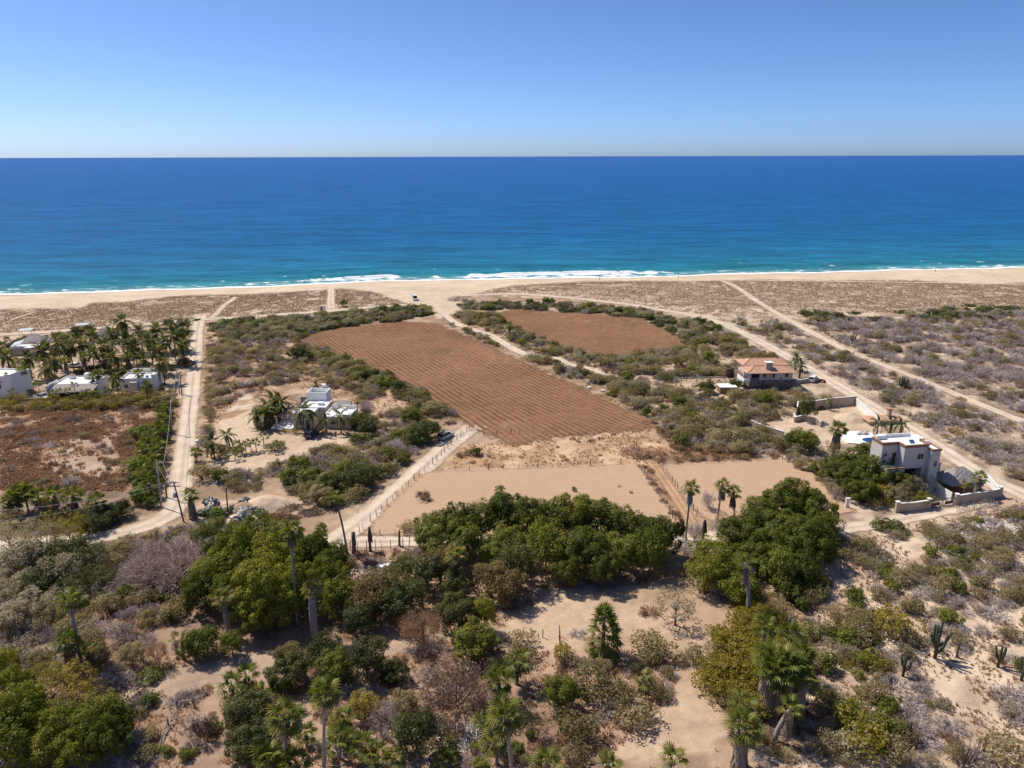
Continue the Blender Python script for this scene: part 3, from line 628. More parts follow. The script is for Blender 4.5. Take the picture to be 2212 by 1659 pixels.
BUSH = {
    'green': ([crown('shrub_foliage', 200 + i, (0.75, 0.75, 0.6), 20, 75, 0.14, 'leaf_green', cr=(0.22, 0.40), low=-0.2, fill=0.6) for i in range(3)], 'leaf_green'),
    'olive': ([crown('bush_foliage', 220 + i, (0.78, 0.78, 0.55), 26, 60, 0.10, 'leaf_olive', cr=(0.18, 0.36), low=-0.2, fill=0.5, jit=0.9) for i in range(3)], 'leaf_olive'),
    'greygreen': ([crown('bush_foliage', 240 + i, (0.8, 0.8, 0.5), 24, 55, 0.11, 'leaf_greygreen', cr=(0.18, 0.36), low=-0.2, fill=0.5, jit=0.9) for i in range(3)], 'leaf_greygreen'),
    'yellow': ([crown('bush_foliage', 260 + i, (0.78, 0.78, 0.6), 24, 60, 0.10, 'leaf_yellow', cr=(0.16, 0.34), low=-0.2, fill=0.5, jit=0.9) for i in range(2)], 'leaf_yellow'),
    'brown': ([twigs('bush_twigs', 280 + i, 'leaf_brown', 18, 3, 4, 0.75, 0.026, 0.8, 380, 0.11) for i in range(3)], 'leaf_brown'),
    'straw': ([twigs('grass_blades', 300 + i, 'leaf_straw', 60, 2, 3, 1.0, 0.03, 0.9, 60, 0.1) for i in range(2)], 'leaf_straw'),
    'grey': ([twigs('bush_twigs', 320 + i, 'twig_grey', 20, 4, 3, 0.75, 0.030, 0.85) for i in range(4)], 'twig_grey'),
    'dune': ([crown('shrub_foliage', 340 + i, (0.85, 0.85, 0.32), 26, 60, 0.12, 'leaf_dune', cr=(0.16, 0.30), low=0.0, fill=0.4, jit=0.8) for i in range(3)], 'leaf_dune')}
STEMS = [stemmesh('stem', 60 + i, 'bark_grey') for i in range(2)]
BIGTWIG = [twigs('branches', 400 + i, 'twig_pink', 20, 5, 3, 0.8, 0.018, 0.85, spread=0.8) for i in range(2)]
BROWNTREE = [twigs('branches', 420 + i, 'twig_brown', 18, 5, 3, 0.8, 0.013, 0.9, 1500, 0.045, 0.9) for i in range(2)]

# ------------------------------------------------------------------ palms
def fan_frond(name, seed, mat):
    g = random.Random(seed); V = [(0, -.02, 0), (0, .02, 0), (0.5, .012, 0.06), (0.5, -.012, 0.06)]; F = [(0, 1, 2, 3)]
    n = 13; c = (0.48, 0, 0.06)
    for i in range(n):
        a = R(-115 + 230 * i / (n - 1)); dlt = R(8.0); L = 0.50 * (1 - 0.22 * abs(a) / R(115)) * g.uniform(.9, 1.08); m = 0.55 * L
        def pt(r_, an, dz): return (c[0] + r_ * math.cos(an), c[1] + r_ * math.sin(an), c[2] + dz)
        dr = g.uniform(0.1, 0.24); o = len(V)
        V += [c, pt(m, a - dlt, -0.05 + .02), pt(L * .97, a, -dr), pt(m, a + dlt, -0.05 + .02)]; F.append((o, o + 1, o + 2, o + 3))
        V[o + 1] = pt(m, a - dlt, -0.06); V[o + 3] = pt(m, a + dlt, -0.02)
    return npmesh(name, V, F, mat)
def feather_frond(name, seed, mat, droop=0.5, n=15, wid=0.17):
    g = random.Random(seed); V = []; F = []
    def rach(t_): return Vector((t_ * (1 - 0.16 * t_ * t_), 0, 0.32 * t_ - (0.32 + droop) * t_ * t_ * 0.9))
    for i in range(6):
        a, b = rach(i / 6), rach((i + 1) / 6); w_ = 0.014 * (1 - i / 8); o = len(V)
        V += [(a.x, -w_, a.z), (a.x, w_, a.z), (b.x, w_ * .8, b.z), (b.x, -w_ * .8, b.z)]; F.append((o, o + 1, o + 2, o + 3))
    for i in range(n):
        t_ = 0.16 + 0.84 * i / (n - 1); p = rach(t_); L = wid * math.sin(math.pi * min(1, 0.22 + 0.72 * t_)) * g.uniform(.85, 1.15)
        for s_ in (-1, 1):
            q = rach(min(1, t_ + .05)); o = len(V); dz = -L * g.uniform(.35, .9)
            tip = (p.x + L * .75, s_ * L, p.z + dz); V += [tuple(p), (q.x + .01, 0, q.z + .004), tip, (p.x + L * .2, s_ * L * .55, p.z + dz * .3)]
            F.append((o, o + 1, o + 2, o + 3))
    return npmesh(name, V, F, mat)
FAN = [fan_frond('frond', 500 + i, 'palm_fan') for i in range(4)]
FEATHER = [feather_frond('frond', 520 + i, 'palm_coco', 0.35 + 0.2 * i) for i in range(4)]
DATEF = [feather_frond('frond', 540 + i, 'palm_date', 0.25 + 0.15 * i, 17, 0.11) for i in range(3)]
def skirtmesh(name, seed, n=110):
    """hanging dead fronds, unit length, unit radius 1 at the flare; top at z=0"""
    g = np.random.default_rng(seed); az = g.random(n * 3) * 2 * np.pi; z0 = -g.random(n * 3) * 0.75; L = 0.28 + 0.25 * g.random(n * 3)
    r0 = 0.35 + 0.45 * np.sqrt(-z0); r1 = np.minimum(r0 + 0.15 * g.random(n * 3), 1.05)
    P0 = np.stack([r0 * .7 * np.cos(az), r0 * .7 * np.sin(az), z0], 1); P1 = np.stack([r1 * np.cos(az + .2 * g.normal(size=n * 3)), r1 * np.sin(az), z0 - L], 1)
    t_ = np.stack([-np.sin(az), np.cos(az), 0 * az], 1); w_ = 0.10 + 0.10 * g.random((n * 3, 1))
    V = np.stack([P0 - t_ * w_, P0 + t_ * w_, P1 + t_ * w_ * .45, P1 - t_ * w_ * .45], 1).reshape(-1, 3); F = np.arange(4 * n * 3).reshape(-1, 4)
    b = MB(); b.tube([(0, 0, 0.02), (0, 0, -.3), (0, 0, -.75), (0, 0, -1.0)], [.22, .42, .55, .45], 9)
    bv = np.array(b.v); bf = np.array([f for f in b.f if len(f) == 4])
    return npmesh(name, np.concatenate([V, bv]), np.concatenate([F, bf + len(V)]), 'palm_dead')
SKIRT = [skirtmesh('dead_frond_skirt', 560 + i) for i in range(3)]
def palmtrunk(h, r0, r1, lean, seed, mat):
    g = random.Random(seed); P = []; rr = []; n = max(4, int(h / 0.8))
    for i in range(n + 1):
        t_ = i / n; P.append((lean[0] * t_ ** 1.6, lean[1] * t_ ** 1.6, -0.3 + (h + 0.3) * t_)); rr.append((r0 * 1.25 if i == 0 else r0 + (r1 - r0) * t_) * (1 + .06 * g.uniform(-1, 1)))
    return MB().tube(P, rr, 8).mesh('trunk', mat, True)
NP = [0]
def palm(u, v, h, kind, L, label, group, skirt=0.0, r=0.2, base=None, n=None, el=(80, -40), lean=None, name=None, sr=0.55, tint=None):
    """u,v: pixel of the crown's heart; h: height of the heart above ground; base: pixel of the foot when it can be seen"""
    NP[0] += 1; g = random.Random(900 + NP[0])
    P = g1(u, v, h)
    if base is not None:
        B = g1(*base)                          # the foot is seen: the crown stands above it (plus the lean)
        d = _fw + _rt * ((u - FW / 2) / FPX) - _up * ((v - FH / 2) / FPX)
        t_ = (B.x * d[0] + B.y * d[1]) / (d[0] ** 2 + d[1] ** 2); P = Vector((d[0] * t_, d[1] * t_, CAM_H + d[2] * t_)); h = P.z - B.z
        lean = (P.x - B.x, P.y - B.y)
    else:
        if lean is None: lean = (g.uniform(-.06, .06) * h, g.uniform(-.06, .06) * h)
        bx, by = P.x - lean[0], P.y - lean[1]; B = Vector((bx, by, float(hz(bx, by)))); h = P.z - B.z
    nm = name or {'fan': 'fan_palm', 'coco': 'coconut_palm', 'date': 'date_palm'}[kind]
    o = thing(nm, label, 'palm tree', B, 0, group)
    h = max(h, 0.5)
    obj('trunk', palmtrunk(h, r, r * (0.75 if kind != 'fan' else 0.8), lean, NP[0], 'bark_grey' if kind == 'fan' else 'bark'), o)
    if skirt > 0:
        s_ = obj('dead_frond_skirt', SKIRT[NP[0] % 3], o, (lean[0] * .97, lean[1] * .97, h + .05), (lean[1] * -.04, lean[0] * .04, g.random() * 6), (sr, sr, skirt))
    meshes = {'fan': FAN, 'coco': FEATHER, 'date': DATEF}[kind]
    n = n or {'fan': 24, 'coco': 16, 'date': 34}[kind]
    if kind == 'fan': L *= 1.22; n = int(n * .74)
    az = g.random() * 6.28
    for i in range(n):
        e_ = el[0] + (el[1] - el[0]) * ((i + .5) / n) ** 0.85 + g.uniform(-8, 8)
        s_ = L * g.uniform(.85, 1.1)
        f = obj('frond', meshes[g.randrange(len(meshes))], o, (lean[0], lean[1], h + g.uniform(-.1, .12) * L * .3), (g.uniform(-.3, .3), -R(e_), az + i * 2.39996 + g.uniform(-.2, .2)), (s_, s_, s_))
        if tint: setmat(f, tint)
        elif kind == 'fan' and e_ < -32: setmat(f, 'palm_dead')
    return o
C1 = 'coconut palms of the palm compound'
for (u, v, h, L) in [(262, 695, 11, 4.6), (376, 727, 8.5, 4.2), (320, 737, 8.5, 4.2), (272, 738, 7.5, 4), (222, 748, 7.5, 4.3), (200, 725, 8, 3.8), (150, 752, 7.5, 4), (90, 757, 8, 4),
                     (15, 770, 6.5, 3.8), (350, 784, 6.5, 3.8), (337, 712, 8.5, 4), (310, 778, 5.5, 3.2), (355, 742, 7, 3.4), (300, 716, 8, 3.6), (385, 716, 7.5, 3.4), (240, 722, 8, 3.4), (180, 745, 8, 3.6), (125, 742, 8.5, 3.8), (292, 752, 7.5, 3.8), (340, 757, 7.5, 3.8), (245, 772, 6.5, 3.4), (395, 748, 7, 3.2), (168, 735, 8, 3.4), (60, 775, 6.5, 3.4), (115, 785, 6.5, 3.2), (200, 765, 7, 3.4)]:
    palm(u, v, h, 'coco', L * 1.2, 'tall coconut palm with drooping green fronds inside the palm compound by the dunes', C1, r=0.2, el=(85, -45), n=21)
palm(96, 798, 6.0, 'coco', 3.6, 'coconut palm with yellowing lower fronds beside the white pickup', None, el=(75, -55), n=15)
palm(250, 818, 4.5, 'coco', 3.2, 'coconut palm growing between the two flat-roofed white compound houses', None, el=(78, -45))
palm(6, 748, 7, 'coco', 3.8, 'coconut palm with pale drooping fronds beside the solar panel', None)
C2 = 'fan palms of the palm compound'
for (u, v, h, s_, sr) in [(212, 808, 5, 2.2, .7), (180, 773, 5.5, 2.4, .75), (140, 782, 5.5, 2.6, .8), (46, 802, 6.5, 2.2, .7), (298, 808, 4.2, 1.6, .6), (316, 833, 3.4, 1.6, .6), (200, 815, 4.5, 2, .6), (52, 800, 5.8, 2, .6)]:
    palm(u, v, h, 'fan', 1.75, 'fan palm with a brown skirt of dead fronds inside the palm compound', C2, s_, .2, sr=sr)
palm(275, 772, 6.0, 'fan', 2.0, 'stout fan palm with the broadest dead skirt in the palm compound', None, 3.4, .3, sr=1.15)
for (u, v, h) in [(112, 851, 2.6), (128, 848, 2.8), (147, 846, 3), (160, 833, 4), (25, 848, 3.2), (82, 832, 3.5), (190, 848, 2.4), (205, 851, 2.2), (228, 846, 2.6), (180, 852, 2.0)]:
    palm(u, v, h, 'fan', 1.35, 'young fan palm planted along the front of the palm compound', 'young palms along the compound front', 0, .1, n=13, el=(80, -15))
C3 = 'fan palms along the dirt road'
for (u, v, h) in [(350, 884, 2.6), (352, 906, 2.6), (342, 922, 2.2), (320, 946, 2.4), (340, 960, 2.6), (306, 971, 2.0), (326, 992, 2.6), (338, 976, 2.4), (320, 1036, 3.4), (310, 1020, 2.6), (330, 1010, 3), (350, 930, 2.2), (345, 895, 2.4), (316, 958, 2.0)]:
    palm(u, v, h, 'fan', 1.9, 'lush fan palm in the green hedge beside the utility poles', C3, 1.4, .2, n=24, el=(85, -50))
for (u, v, h, L, s_) in [(37, 1070, 4.4, 2.4, 1.4), (20, 1085, 3.6, 2.2, 1.2), (82, 1075, 4.0, 2.1, 1.6), (117, 1072, 4.4, 2.2, 2.2), (157, 1072, 4.6, 2.2, 2.4), (207, 1086, 3.8, 2.2, 1.8), (52, 1062, 4.6, 2.2, 1.4)]:
    palm(u, v, h, 'fan', L, 'fan palm with a dark shaggy skirt at the edge of the left brown field', 'palm row below the left brown field', s_, .22, n=28, el=(85, -45), sr=.8)
palm(422, 978, 1.6, 'fan', 1.6, 'low fan palm beside the road below the white gate pillar', None, .8, .15)
palm(457, 955, 4.6, 'coco', 3.4, 'coconut palm at the yard corner beside the dirt road', None, base=(464, 990), el=(80, -50), n=13)
palm(490, 940, 4.0, 'coco', 3.2, 'coconut palm leaning in the sandy yard of the white flat-roofed house', None, base=(497, 967), el=(80, -40), n=13)
for (u, v, h) in [(512, 963, 1.6), (530, 962, 1.6), (541, 959, 1.7), (507, 977, 1.4), (522, 967, 1.3), (569, 946, 1.7), (594, 962, 1.5), (552, 957, 1.8)]:
    palm(u, v, h, 'fan', 1.45, 'small young palm in the planted ring of the sandy yard', 'young palms of the sandy yard', 0, .12, n=13, el=(80, -20))
palm(410, 1072, 4.6, 'fan', 1.9, 'fan palm with a thick shaggy skirt beside the leaning utility pole', None, 4.2, .3, base=(420, 1120), sr=.95)
# the white house
WH = 'coconut palms around the white flat-roofed house'
palm(655, 886, 5, 'coco', 4.5, 'large coconut palm in front of the white house door', None, base=(657, 933), el=(80, -45), n=18)
palm(735, 897, 4, 'coco', 3.4, 'coconut palm with yellow lower fronds at the right wing of the white house', None, base=(737, 936), el=(80, -50), n=13)
for (u, v, h, L) in [(569, 894, 3.8, 4.0), (591, 864, 4.6, 4.2), (606, 870, 4.4, 4.0), (578, 882, 3.8, 4.0), (556, 898, 3.2, 3.6), (600, 880, 3.4, 3.4)]:
    palm(u, v, h, 'coco', L, 'coconut palm with orange-tipped fronds clustered beside the pergola of the white house', WH, el=(82, -50), n=15)
palm(683, 832, 3.4, 'coco', 2.2, 'coconut palm showing behind the upper terrace of the white house', None)
palm(703, 908, 3.2, 'coco', 2.4, 'dusty coconut palm between the dark parked car and the white wing', None, n=12)
palm(772, 868, 3.0, 'fan', 1.2, 'slim fan palm behind the right wing of the white house', None, .5, .1, n=14)
# far and right
palm(1100, 704, 6, 'fan', 1.9, 'lone fan palm between the two brown fields', None, 1.6, .3, base=(1101, 731), sr=.7)
palm(1731, 789, 4.2, 'date', 3.0, 'date palm with a full grey-green crown beside the tile-roofed house', 'date palms beside the tile-roofed house', 0, .4, el=(85, -45))
palm(1720, 774, 4.4, 'date', 2.9, 'date palm with a full grey-green crown beside the tile-roofed house', 'date palms beside the tile-roofed house', 0, .4, el=(85, -45))
palm(1810, 928, 6.0, 'fan', 2.2, 'fan palm with an orange crown and thick grey skirt above the villa pool', None, 4.2, .4, sr=1.35, n=30, el=(85, -45))
for (u, v) in [(1898, 914), (1926, 912), (1948, 917)]:
    palm(u, v, 4.0, 'coco', 2.6, 'short coconut palm with yellow fronds behind the villa roof', 'coconut palms behind the villa', n=12)
palm(1953, 1006, 3.8, 'coco', 2.4, 'coconut palm with upright pale fronds against the villa front wall', None, n=9, el=(85, 5))
palm(2086, 1049, 2.6, 'fan', 1.3, 'small bright fan palm in front of the thatched palapa', None, .4, .12, n=14, el=(80, -20))
palm(2117, 1034, 4.0, 'fan', 1.7, 'fan palm with drooping dark fronds at the palapa corner', None, 2.6, .3, n=20, sr=.8)
palm(1790, 868, 2.4, 'fan', 1.2, 'dusty fan palm against the brown garden wall', None, .5, .12, n=14)
palm(1794, 862, 2.6, 'fan', 1.1, 'bright young palm standing before the brown garden wall', None, 0, .15, base=(1797, 880), n=12)
for (u, v, h) in [(1471, 836, 1.2), (1498, 838, 1.2), (1490, 845, 1.0), (1465, 842, .8), (1552, 826, 1.2), (1535, 822, 1.0)]:
    palm(u, v, h, 'fan', 0.85, 'tiny young palm in the sandy garden of the tile-roofed house', 'young palms of the sandy garden', 0, .08, n=11, el=(80, -10))
# middle distance
palm(725, 1078, 8, 'fan', 1.55, 'slender fan palm with a ragged trunk where the dirt roads meet', None, 2.2, .2, base=(750, 1196), sr=.6, n=24)
palm(628, 1148, 11, 'fan', 1.9, 'tall fan palm on a thin bare trunk rising through the bright green trees', None, 2.0, .2, base=(643, 1352), sr=.75, n=30)
palm(673, 1272, 5, 'fan', 1.7, 'fan palm on a thick fibrous grey trunk before the bright green trees', None, 1.2, .62, base=(680, 1378), n=26, sr=.8, tint='palm_pale')
palm(983, 1198, 7, 'fan', 1.9, 'fan palm with a long grey skirt standing among the mango trees', None, 4.4, .3, sr=.8, n=30, tint='palm_pale')
palm(693, 1150, 2.4, 'fan', 1.2, 'small fan palm half hidden beside the tall slim palm', None, .3, .12, n=12)
palm(1141, 1090, 7.5, 'fan', 1.7, 'fan palm crown rising above the dark green tree row', None, .8, .22, n=18, el=(80, -25))
palm(1492, 1055, 6, 'fan', 1.7, 'fan palm on a crooked white trunk at the end of the alley path', None, 2.6, .2, base=(1481, 1166), sr=.68, n=26)
palm(1561, 1050, 6, 'fan', 1.65, 'leaning fan palm with a dark skirt in front of the second bare lot', None, 2.4, .2, base=(1549, 1125), sr=.8, n=26)
palm(1584, 1064, 6, 'fan', 1.6, 'fan palm on a short white trunk beside the leaning one at the second lot', None, 2.6, .2, base=(1586, 1130), sr=.75, n=24)
palm(1612, 1215, 7, 'fan', 1.7, 'half dead fan palm with a grey trunk rising from the yellow-green trees', None, 3.2, .34, base=(1616, 1345), sr=.7, n=18, el=(60, -60))
# foreground left
palm(152, 1302, 8, 'fan', 2.1, 'tall fan palm on a slim trunk at the left scrub slope', None, 1.0, .24, base=(177, 1440), n=30, sr=.7)
palm(146, 1392, 5, 'fan', 2.0, 'fan palm with a broad reddish brown skirt below the taller slim palm', None, 3.6, .45, base=(156, 1455), sr=1.05, n=30)
palm(195, 1412, 2.2, 'fan', 1.6, 'young bright fan palm hidden behind a round bush on the left slope', None, .4, .15, n=16)
palm(482, 1292, 5, 'fan', 1.8, 'pale fan palm on a thick brown trunk before the bright green canopy', None, 1.4, .5, base=(496, 1370), n=28, sr=.75, tint='palm_pale')
palm(500, 1482, 2.0, 'fan', 2.0, 'low fan palm with long pale fronds beside a dark tree', None, .6, .2, n=20, el=(80, -30))
palm(532, 1462, 2.6, 'fan', 1.9, 'fan palm with pointed green fronds above the low pale palm', None, .6, .2, n=18, el=(85, -20))
palm(378, 1385, 2.2, 'fan', 1.3, 'small pale palm beside the ruined white stump', None, .3, .12, n=9)
# foreground middle
palm(613, 1552, 5.5, 'fan', 2.2, 'bushy fan palm with pale hanging fronds in the dry orchard', None, 1.2, .24, base=(622, 1659), n=36, sr=.8, el=(85, -55))
palm(703, 1500, 8, 'fan', 1.9, 'slender fan palm on a long dark trunk in the dry orchard', None, 1.0, .2, base=(702, 1690), n=30, sr=.6, el=(85, -45))
for (u, v, h, L) in [(743, 1555, 1.8, 1.7), (733, 1605, 2.2, 2.3), (783, 1615, 2.0, 1.9), (815, 1634, 1.8, 1.7), (578, 1640, 2.0, 2.1), (640, 1652, 1.8, 1.9), (876, 1598, 1.6, 1.2), (612, 1640, 1.6, 1.6), (690, 1480, 1.5, 1.3), (660, 1590, 1.6, 1.5), (850, 1640, 1.6, 1.5), (1040, 1560, 1.8, 1.5), (960, 1640, 1.5, 1.3), (560, 1500, 1.8, 1.5)]:
    palm(u, v, h, 'fan', L, 'low young fan palm with broad green fronds in the dry orchard undergrowth', 'young fan palms of the dry orchard', .5, .16, n=18, el=(82, -25))
palm(1118, 1430, 3.2, 'fan', 2.0, 'bright fan palm at the top of the palm row beside the clearing', None, 1.2, .25, n=28, el=(85, -50))
palm(1076, 1470, 3.4, 'fan', 2.1, 'fan palm with sagging fronds below the reddish brown tree', None, 1.4, .25, n=30, el=(85, -60))
palm(1090, 1545, 6.5, 'fan', 2.2, 'shaggy fan palm on a dark trunk standing in the clearing shade', None, 1.6, .22, base=(1107, 1690), n=34, el=(85, -60), sr=.8)
palm(1070, 1600, 3.0, 'fan', 1.9, 'fan palm squeezed against the shaggy one at the clearing', None, 1.0, .2, n=24, el=(80, -50))
def pyramid_palm(u, v, h, label):
    P = g1(u, v); o = thing('fan_palm', label, 'palm tree', P); g = random.Random(31)
    obj('trunk', palmtrunk(h * .8, .3, .2, (0, 0), 3, 'bark'), o)
    for i in range(50):
        t_ = (i / 50) ** 0.8; z = 0.3 + t_ * h * .78; L = 3.7 * (1 - .38 * t_); e_ = -38 + 115 * t_ ** 1.3 + g.uniform(-12, 12)
        obj('frond', FAN[i % 4], o, (0, 0, z), (g.uniform(-.3, .3), -R(e_), i * 2.4), (L,) * 3)
pyramid_palm(1302, 1412, 7.6, 'full conical fan palm with green fronds down to the ground in the clearing')
palm(1388, 1468, 1.6, 'fan', 1.5, 'small starry fan palm between the olive bushes and the sandy drive', None, .8, .16, n=16, el=(85, -35))
palm(1451, 1642, 2.0, 'fan', 1.7, 'low bright fan palm on the sandy drive beside the clearing exit', None, .4, .16, n=18, el=(85, -15))
palm(1313, 1655, 1.8, 'fan', 1.6, 'low pale fan palm cut by the picture foot near the sandy drive', None, .4, .16, n=16, el=(85, -10))
palm(1181, 1652, 1.8, 'fan', 2.0, 'wide low fan palm at the foot of the olive bushes', None, .4, .16, n=20, el=(85, -10))
palm(1606, 1572, 5.5, 'fan', 2.3, 'big fan palm with a grey column of dead fronds at the yellow thicket', None, 5.0, .5, n=34, el=(88, -45), sr=1.15)
palm(1604, 1520, 5.5, 'fan', 1.7, 'fan palm crown poking out above the yellow thicket', None, .8, .25, n=20)
palm(1647, 1412, 6, 'fan', 1.7, 'fan palm at the upper end of the palm clump by the yellow thicket', None, 1.0, .22, n=22)
palm(1652, 1352, 6, 'fan', 1.7, 'fan palm half hidden below the yellow-green trees', None, 1.0, .22, n=22)
palm(1706, 1370, 6.5, 'fan', 2.0, 'fan palm with dusty fronds at the back of the palm clump', None, 1.2, .25, n=28, el=(85, -50))
for (u, v, h, L) in [(1692, 1432, 7.5, 2.2), (1668, 1448, 7.0, 2.2), (1684, 1462, 6.2, 2.1), (1712, 1440, 6.8, 1.9), (1728, 1412, 7, 2.0), (1660, 1418, 7, 2.0), (1735, 1468, 5.6, 1.9)]:
    palm(u, v, h, 'fan', L, 'fan palm with a massive grey skirt in the dense palm clump', 'palm clump of the right slope', 5.4, .35, n=32, el=(88, -50), sr=1.0)
palm(1710, 1528, 3.6, 'fan', 1.6, 'leaning fan palm with a fallen grey skirt below the dense palm clump', None, 3.4, .3, base=(1672, 1600), n=20, sr=.75)

# ------------------------------------------------------------------ trees
NTR = [0]
def tree(u, v, rpx, h, kind, mat, label, group=None, name='broadleaf_tree', squash=1.0, trunk=True, cr=None):
    """u,v: pixel of the crown's middle; rpx: crown radius in pixels; h: height of the tree top"""
    NTR[0] += 1; i = NTR[0]; zc = h * 0.55; P = g1(u, v, zc)
    D = math.sqrt(P.x ** 2 + P.y ** 2 + (CAM_H - zc) ** 2); rad = rpx * D / FPX * 1.18
    B = Vector((P.x, P.y, float(hz(P.x, P.y))))
    o = thing(name, label, 'tree', B, 0, group)
    m = CROWN[kind][i % len(CROWN[kind])]
    h *= 0.86 + 0.3 * ((i * 37) % 10) / 10; zs = (h - 0.12 * h) / 1.25
    c_ = obj('crown', m, o, (0, 0, h * (0.10 if h < 5 else 0.14)), (0, 0, i * 1.7), (rad, rad, zs)); setmat(c_, mat)
    obj('trunk', TRUNK[i % 3], o, (0, 0, 0), (0, 0, i * 0.9), (rad * .8, rad * .8, h * .75))
    return o
T1 = 'dark green trees in the row'; CB = []; CF = []
ORD = ['first', 'second', 'third', 'fourth', 'fifth', 'sixth', 'seventh', 'eighth', 'ninth', 'tenth', 'eleventh', 'twelfth']
for (u, v, r_, h) in [(950, 1160, 46, 6.5), (990, 1138, 42, 7), (1040, 1128, 44, 7.5), (1090, 1122, 44, 7.5), (1140, 1128, 44, 7.5), (1190, 1130, 44, 7.5), (1240, 1128, 44, 7.5), (1290, 1128, 44, 7.5), (1340, 1138, 44, 7.5),
                      (1390, 1150, 44, 7), (1425, 1162, 38, 6.5), (1010, 1178, 42, 6.5), (1090, 1180, 46, 6.5), (1180, 1190, 46, 7), (1262, 1190, 46, 7), (1340, 1192, 46, 6.5), (1405, 1195, 38, 6), (1220, 1225, 36, 5.5), (1300, 1225, 34, 5.5)]:
    back = v < 1165; i_ = (CB if back else CF); i_.append(0)
    tree(u, v, r_, h, 'dense' if len(i_) % 3 else 'loose', 'leaf_green', ('dark green tree of the back rank by the bare lot, %s from the road' if back else 'dark green tree of the front rank facing the clearing, %s from the mangoes') % ORD[len(i_) - 1], T1)
T2 = 'bright green trees of the canopy'
for (u, v, r_, h) in [(470, 1240, 46, 8), (520, 1218, 50, 8.5), (575, 1228, 52, 9), (630, 1215, 46, 8), (680, 1200, 42, 7), (725, 1222, 40, 6.5), (515, 1278, 46, 7.5), (560, 1290, 52, 8), (625, 1278, 46, 7.5), (700, 1255, 42, 7), (735, 1275, 36, 6), (600, 1318, 40, 6), (555, 1325, 40, 6), (440, 1280, 38, 6.5), (725, 1300, 34, 5)]:
    tree(u, v, r_ * .95, h, 'dense' if int(u + v) % 3 else 'loose', 'leaf_bright', 'broad bright green tree of the canopy ' + ('next to the pinkish leafless trees' if u < 505 else 'close around the tall thin palm' if v < 1260 and u < 640 else 'on the crossroads side' if u > 660 else 'overhanging the sandy terrace'), T2)
for (u, v, r_, h) in [(450, 1165, 28, 5), (510, 1158, 40, 5), (560, 1150, 40, 5), (600, 1165, 36, 5), (455, 1200, 26, 5)]:
    tree(u, v, r_, h, 'loose', 'leaf_green', 'loose green tree behind the bright canopy near the sand heap', 'green trees behind the bright canopy')
for (u, v, r_, h) in [(445, 1388, 34, 4.2), (420, 1400, 24, 3.6), (500, 1395, 22, 3.4)]:
    tree(u, v, r_, h, 'loose', 'leaf_bright', 'small bright lime green tree on the sandy slope below the canopy', 'lime green trees below the canopy')
T3 = 'mango trees with brown shoots'
for (u, v, r_, h) in [(1060, 1250, 46, 6), (1120, 1228, 42, 6), (1100, 1270, 36, 5), (840, 1272, 44, 6), (800, 1296, 42, 5.5), (850, 1310, 40, 5), (920, 1240, 40, 5.5), (870, 1225, 34, 5), (950, 1228, 34, 5), (990, 1262, 36, 5), (780, 1330, 34, 4.5), (890, 1290, 34, 4.5)]:
    tree(u, v, r_, h, 'loose', 'leaf_mango', ('mango tree with brownish new shoots against the dark tree row' if u > 940 else 'mango tree with brownish new shoots beside the bright canopy' if u < 845 else 'mango tree with brownish new shoots below the crossroads litter'), T3, 'mango_tree')
T4 = 'trees right of the alley path'
for (u, v, r_, h) in [(1600, 1158, 40, 6), (1650, 1112, 42, 7), (1700, 1098, 44, 7.5), (1752, 1112, 42, 7), (1775, 1150, 38, 6), (1700, 1150, 48, 7), (1745, 1185, 46, 6.5), (1660, 1190, 46, 6.5), (1630, 1135, 36, 6), (1690, 1235, 40, 5.5), (1735, 1235, 36, 5)]:
    tree(u, v, r_ * .94, h, 'dense' if int(u) % 4 < 2 else 'loose', 'leaf_green', 'dense green tree in the grove between the alley path and the villa road' if v < 1145 else 'dense green tree on the shaded clearing side of the grove by the villa road', T4)
for (u, v, r_, h) in [(1540, 1200, 44, 6), (1570, 1235, 42, 5.5), (1525, 1240, 36, 5), (1600, 1270, 40, 5), (1590, 1205, 38, 5.5)]:
    tree(u, v, r_, h, 'loose', 'leaf_bright', 'yellow-green tree at the shaded corner of the clearing', 'yellow-green trees at the clearing corner')
tree(1570, 1140, 30, 4, 'open', 'leaf_greygreen', 'pale grey-green thorny tree behind the alley palms')
T5 = 'green trees before the villa'
for (u, v, r_, h) in [(1893, 985, 38, 7), (1850, 1010, 36, 6.5), (1890, 1020, 34, 6), (1835, 1035, 28, 5), (1865, 1052, 30, 5), (1925, 1040, 26, 4.5), (1815, 1010, 28, 5), (1905, 1010, 30, 6)]:
    tree(u, v, r_, h, 'dense', 'leaf_green', 'big rounded green tree in front of the villa', T5)
for (u, v, r_, h) in [(1725, 940, 24, 4.2), (1745, 952, 26, 4.2), (1710, 950, 20, 3.6)]:
    tree(u, v, r_, h, 'loose', 'leaf_green', 'shiny green tree beside the villa courtyard wall', 'green trees at the courtyard wall')
tree(1799, 975, 26, 4.6, 'open', 'leaf_mango', 'thin brownish tree at the foot of the thick-skirted villa palm')
tree(1985, 1042, 30, 3.8, 'open', 'leaf_greygreen', 'umbrella shaped grey-green tree beside the villa driveway')
tree(1995, 1075, 18, 2.6, 'loose', 'leaf_yellow', 'yellow-green garden bush tree inside the villa front wall')
tree(1905, 1055, 26, 3.2, 'loose', 'leaf_yellow', 'yellow-green tree between the villa and its big rounded trees')
tree(1940, 1072, 22, 3.4, 'open', 'leaf_greygreen', 'grey-green tree leaning over the long beige front wall')
tree(1958, 1050, 20, 4.2, 'loose', 'leaf_olive', 'olive tree hiding the garage of the villa')
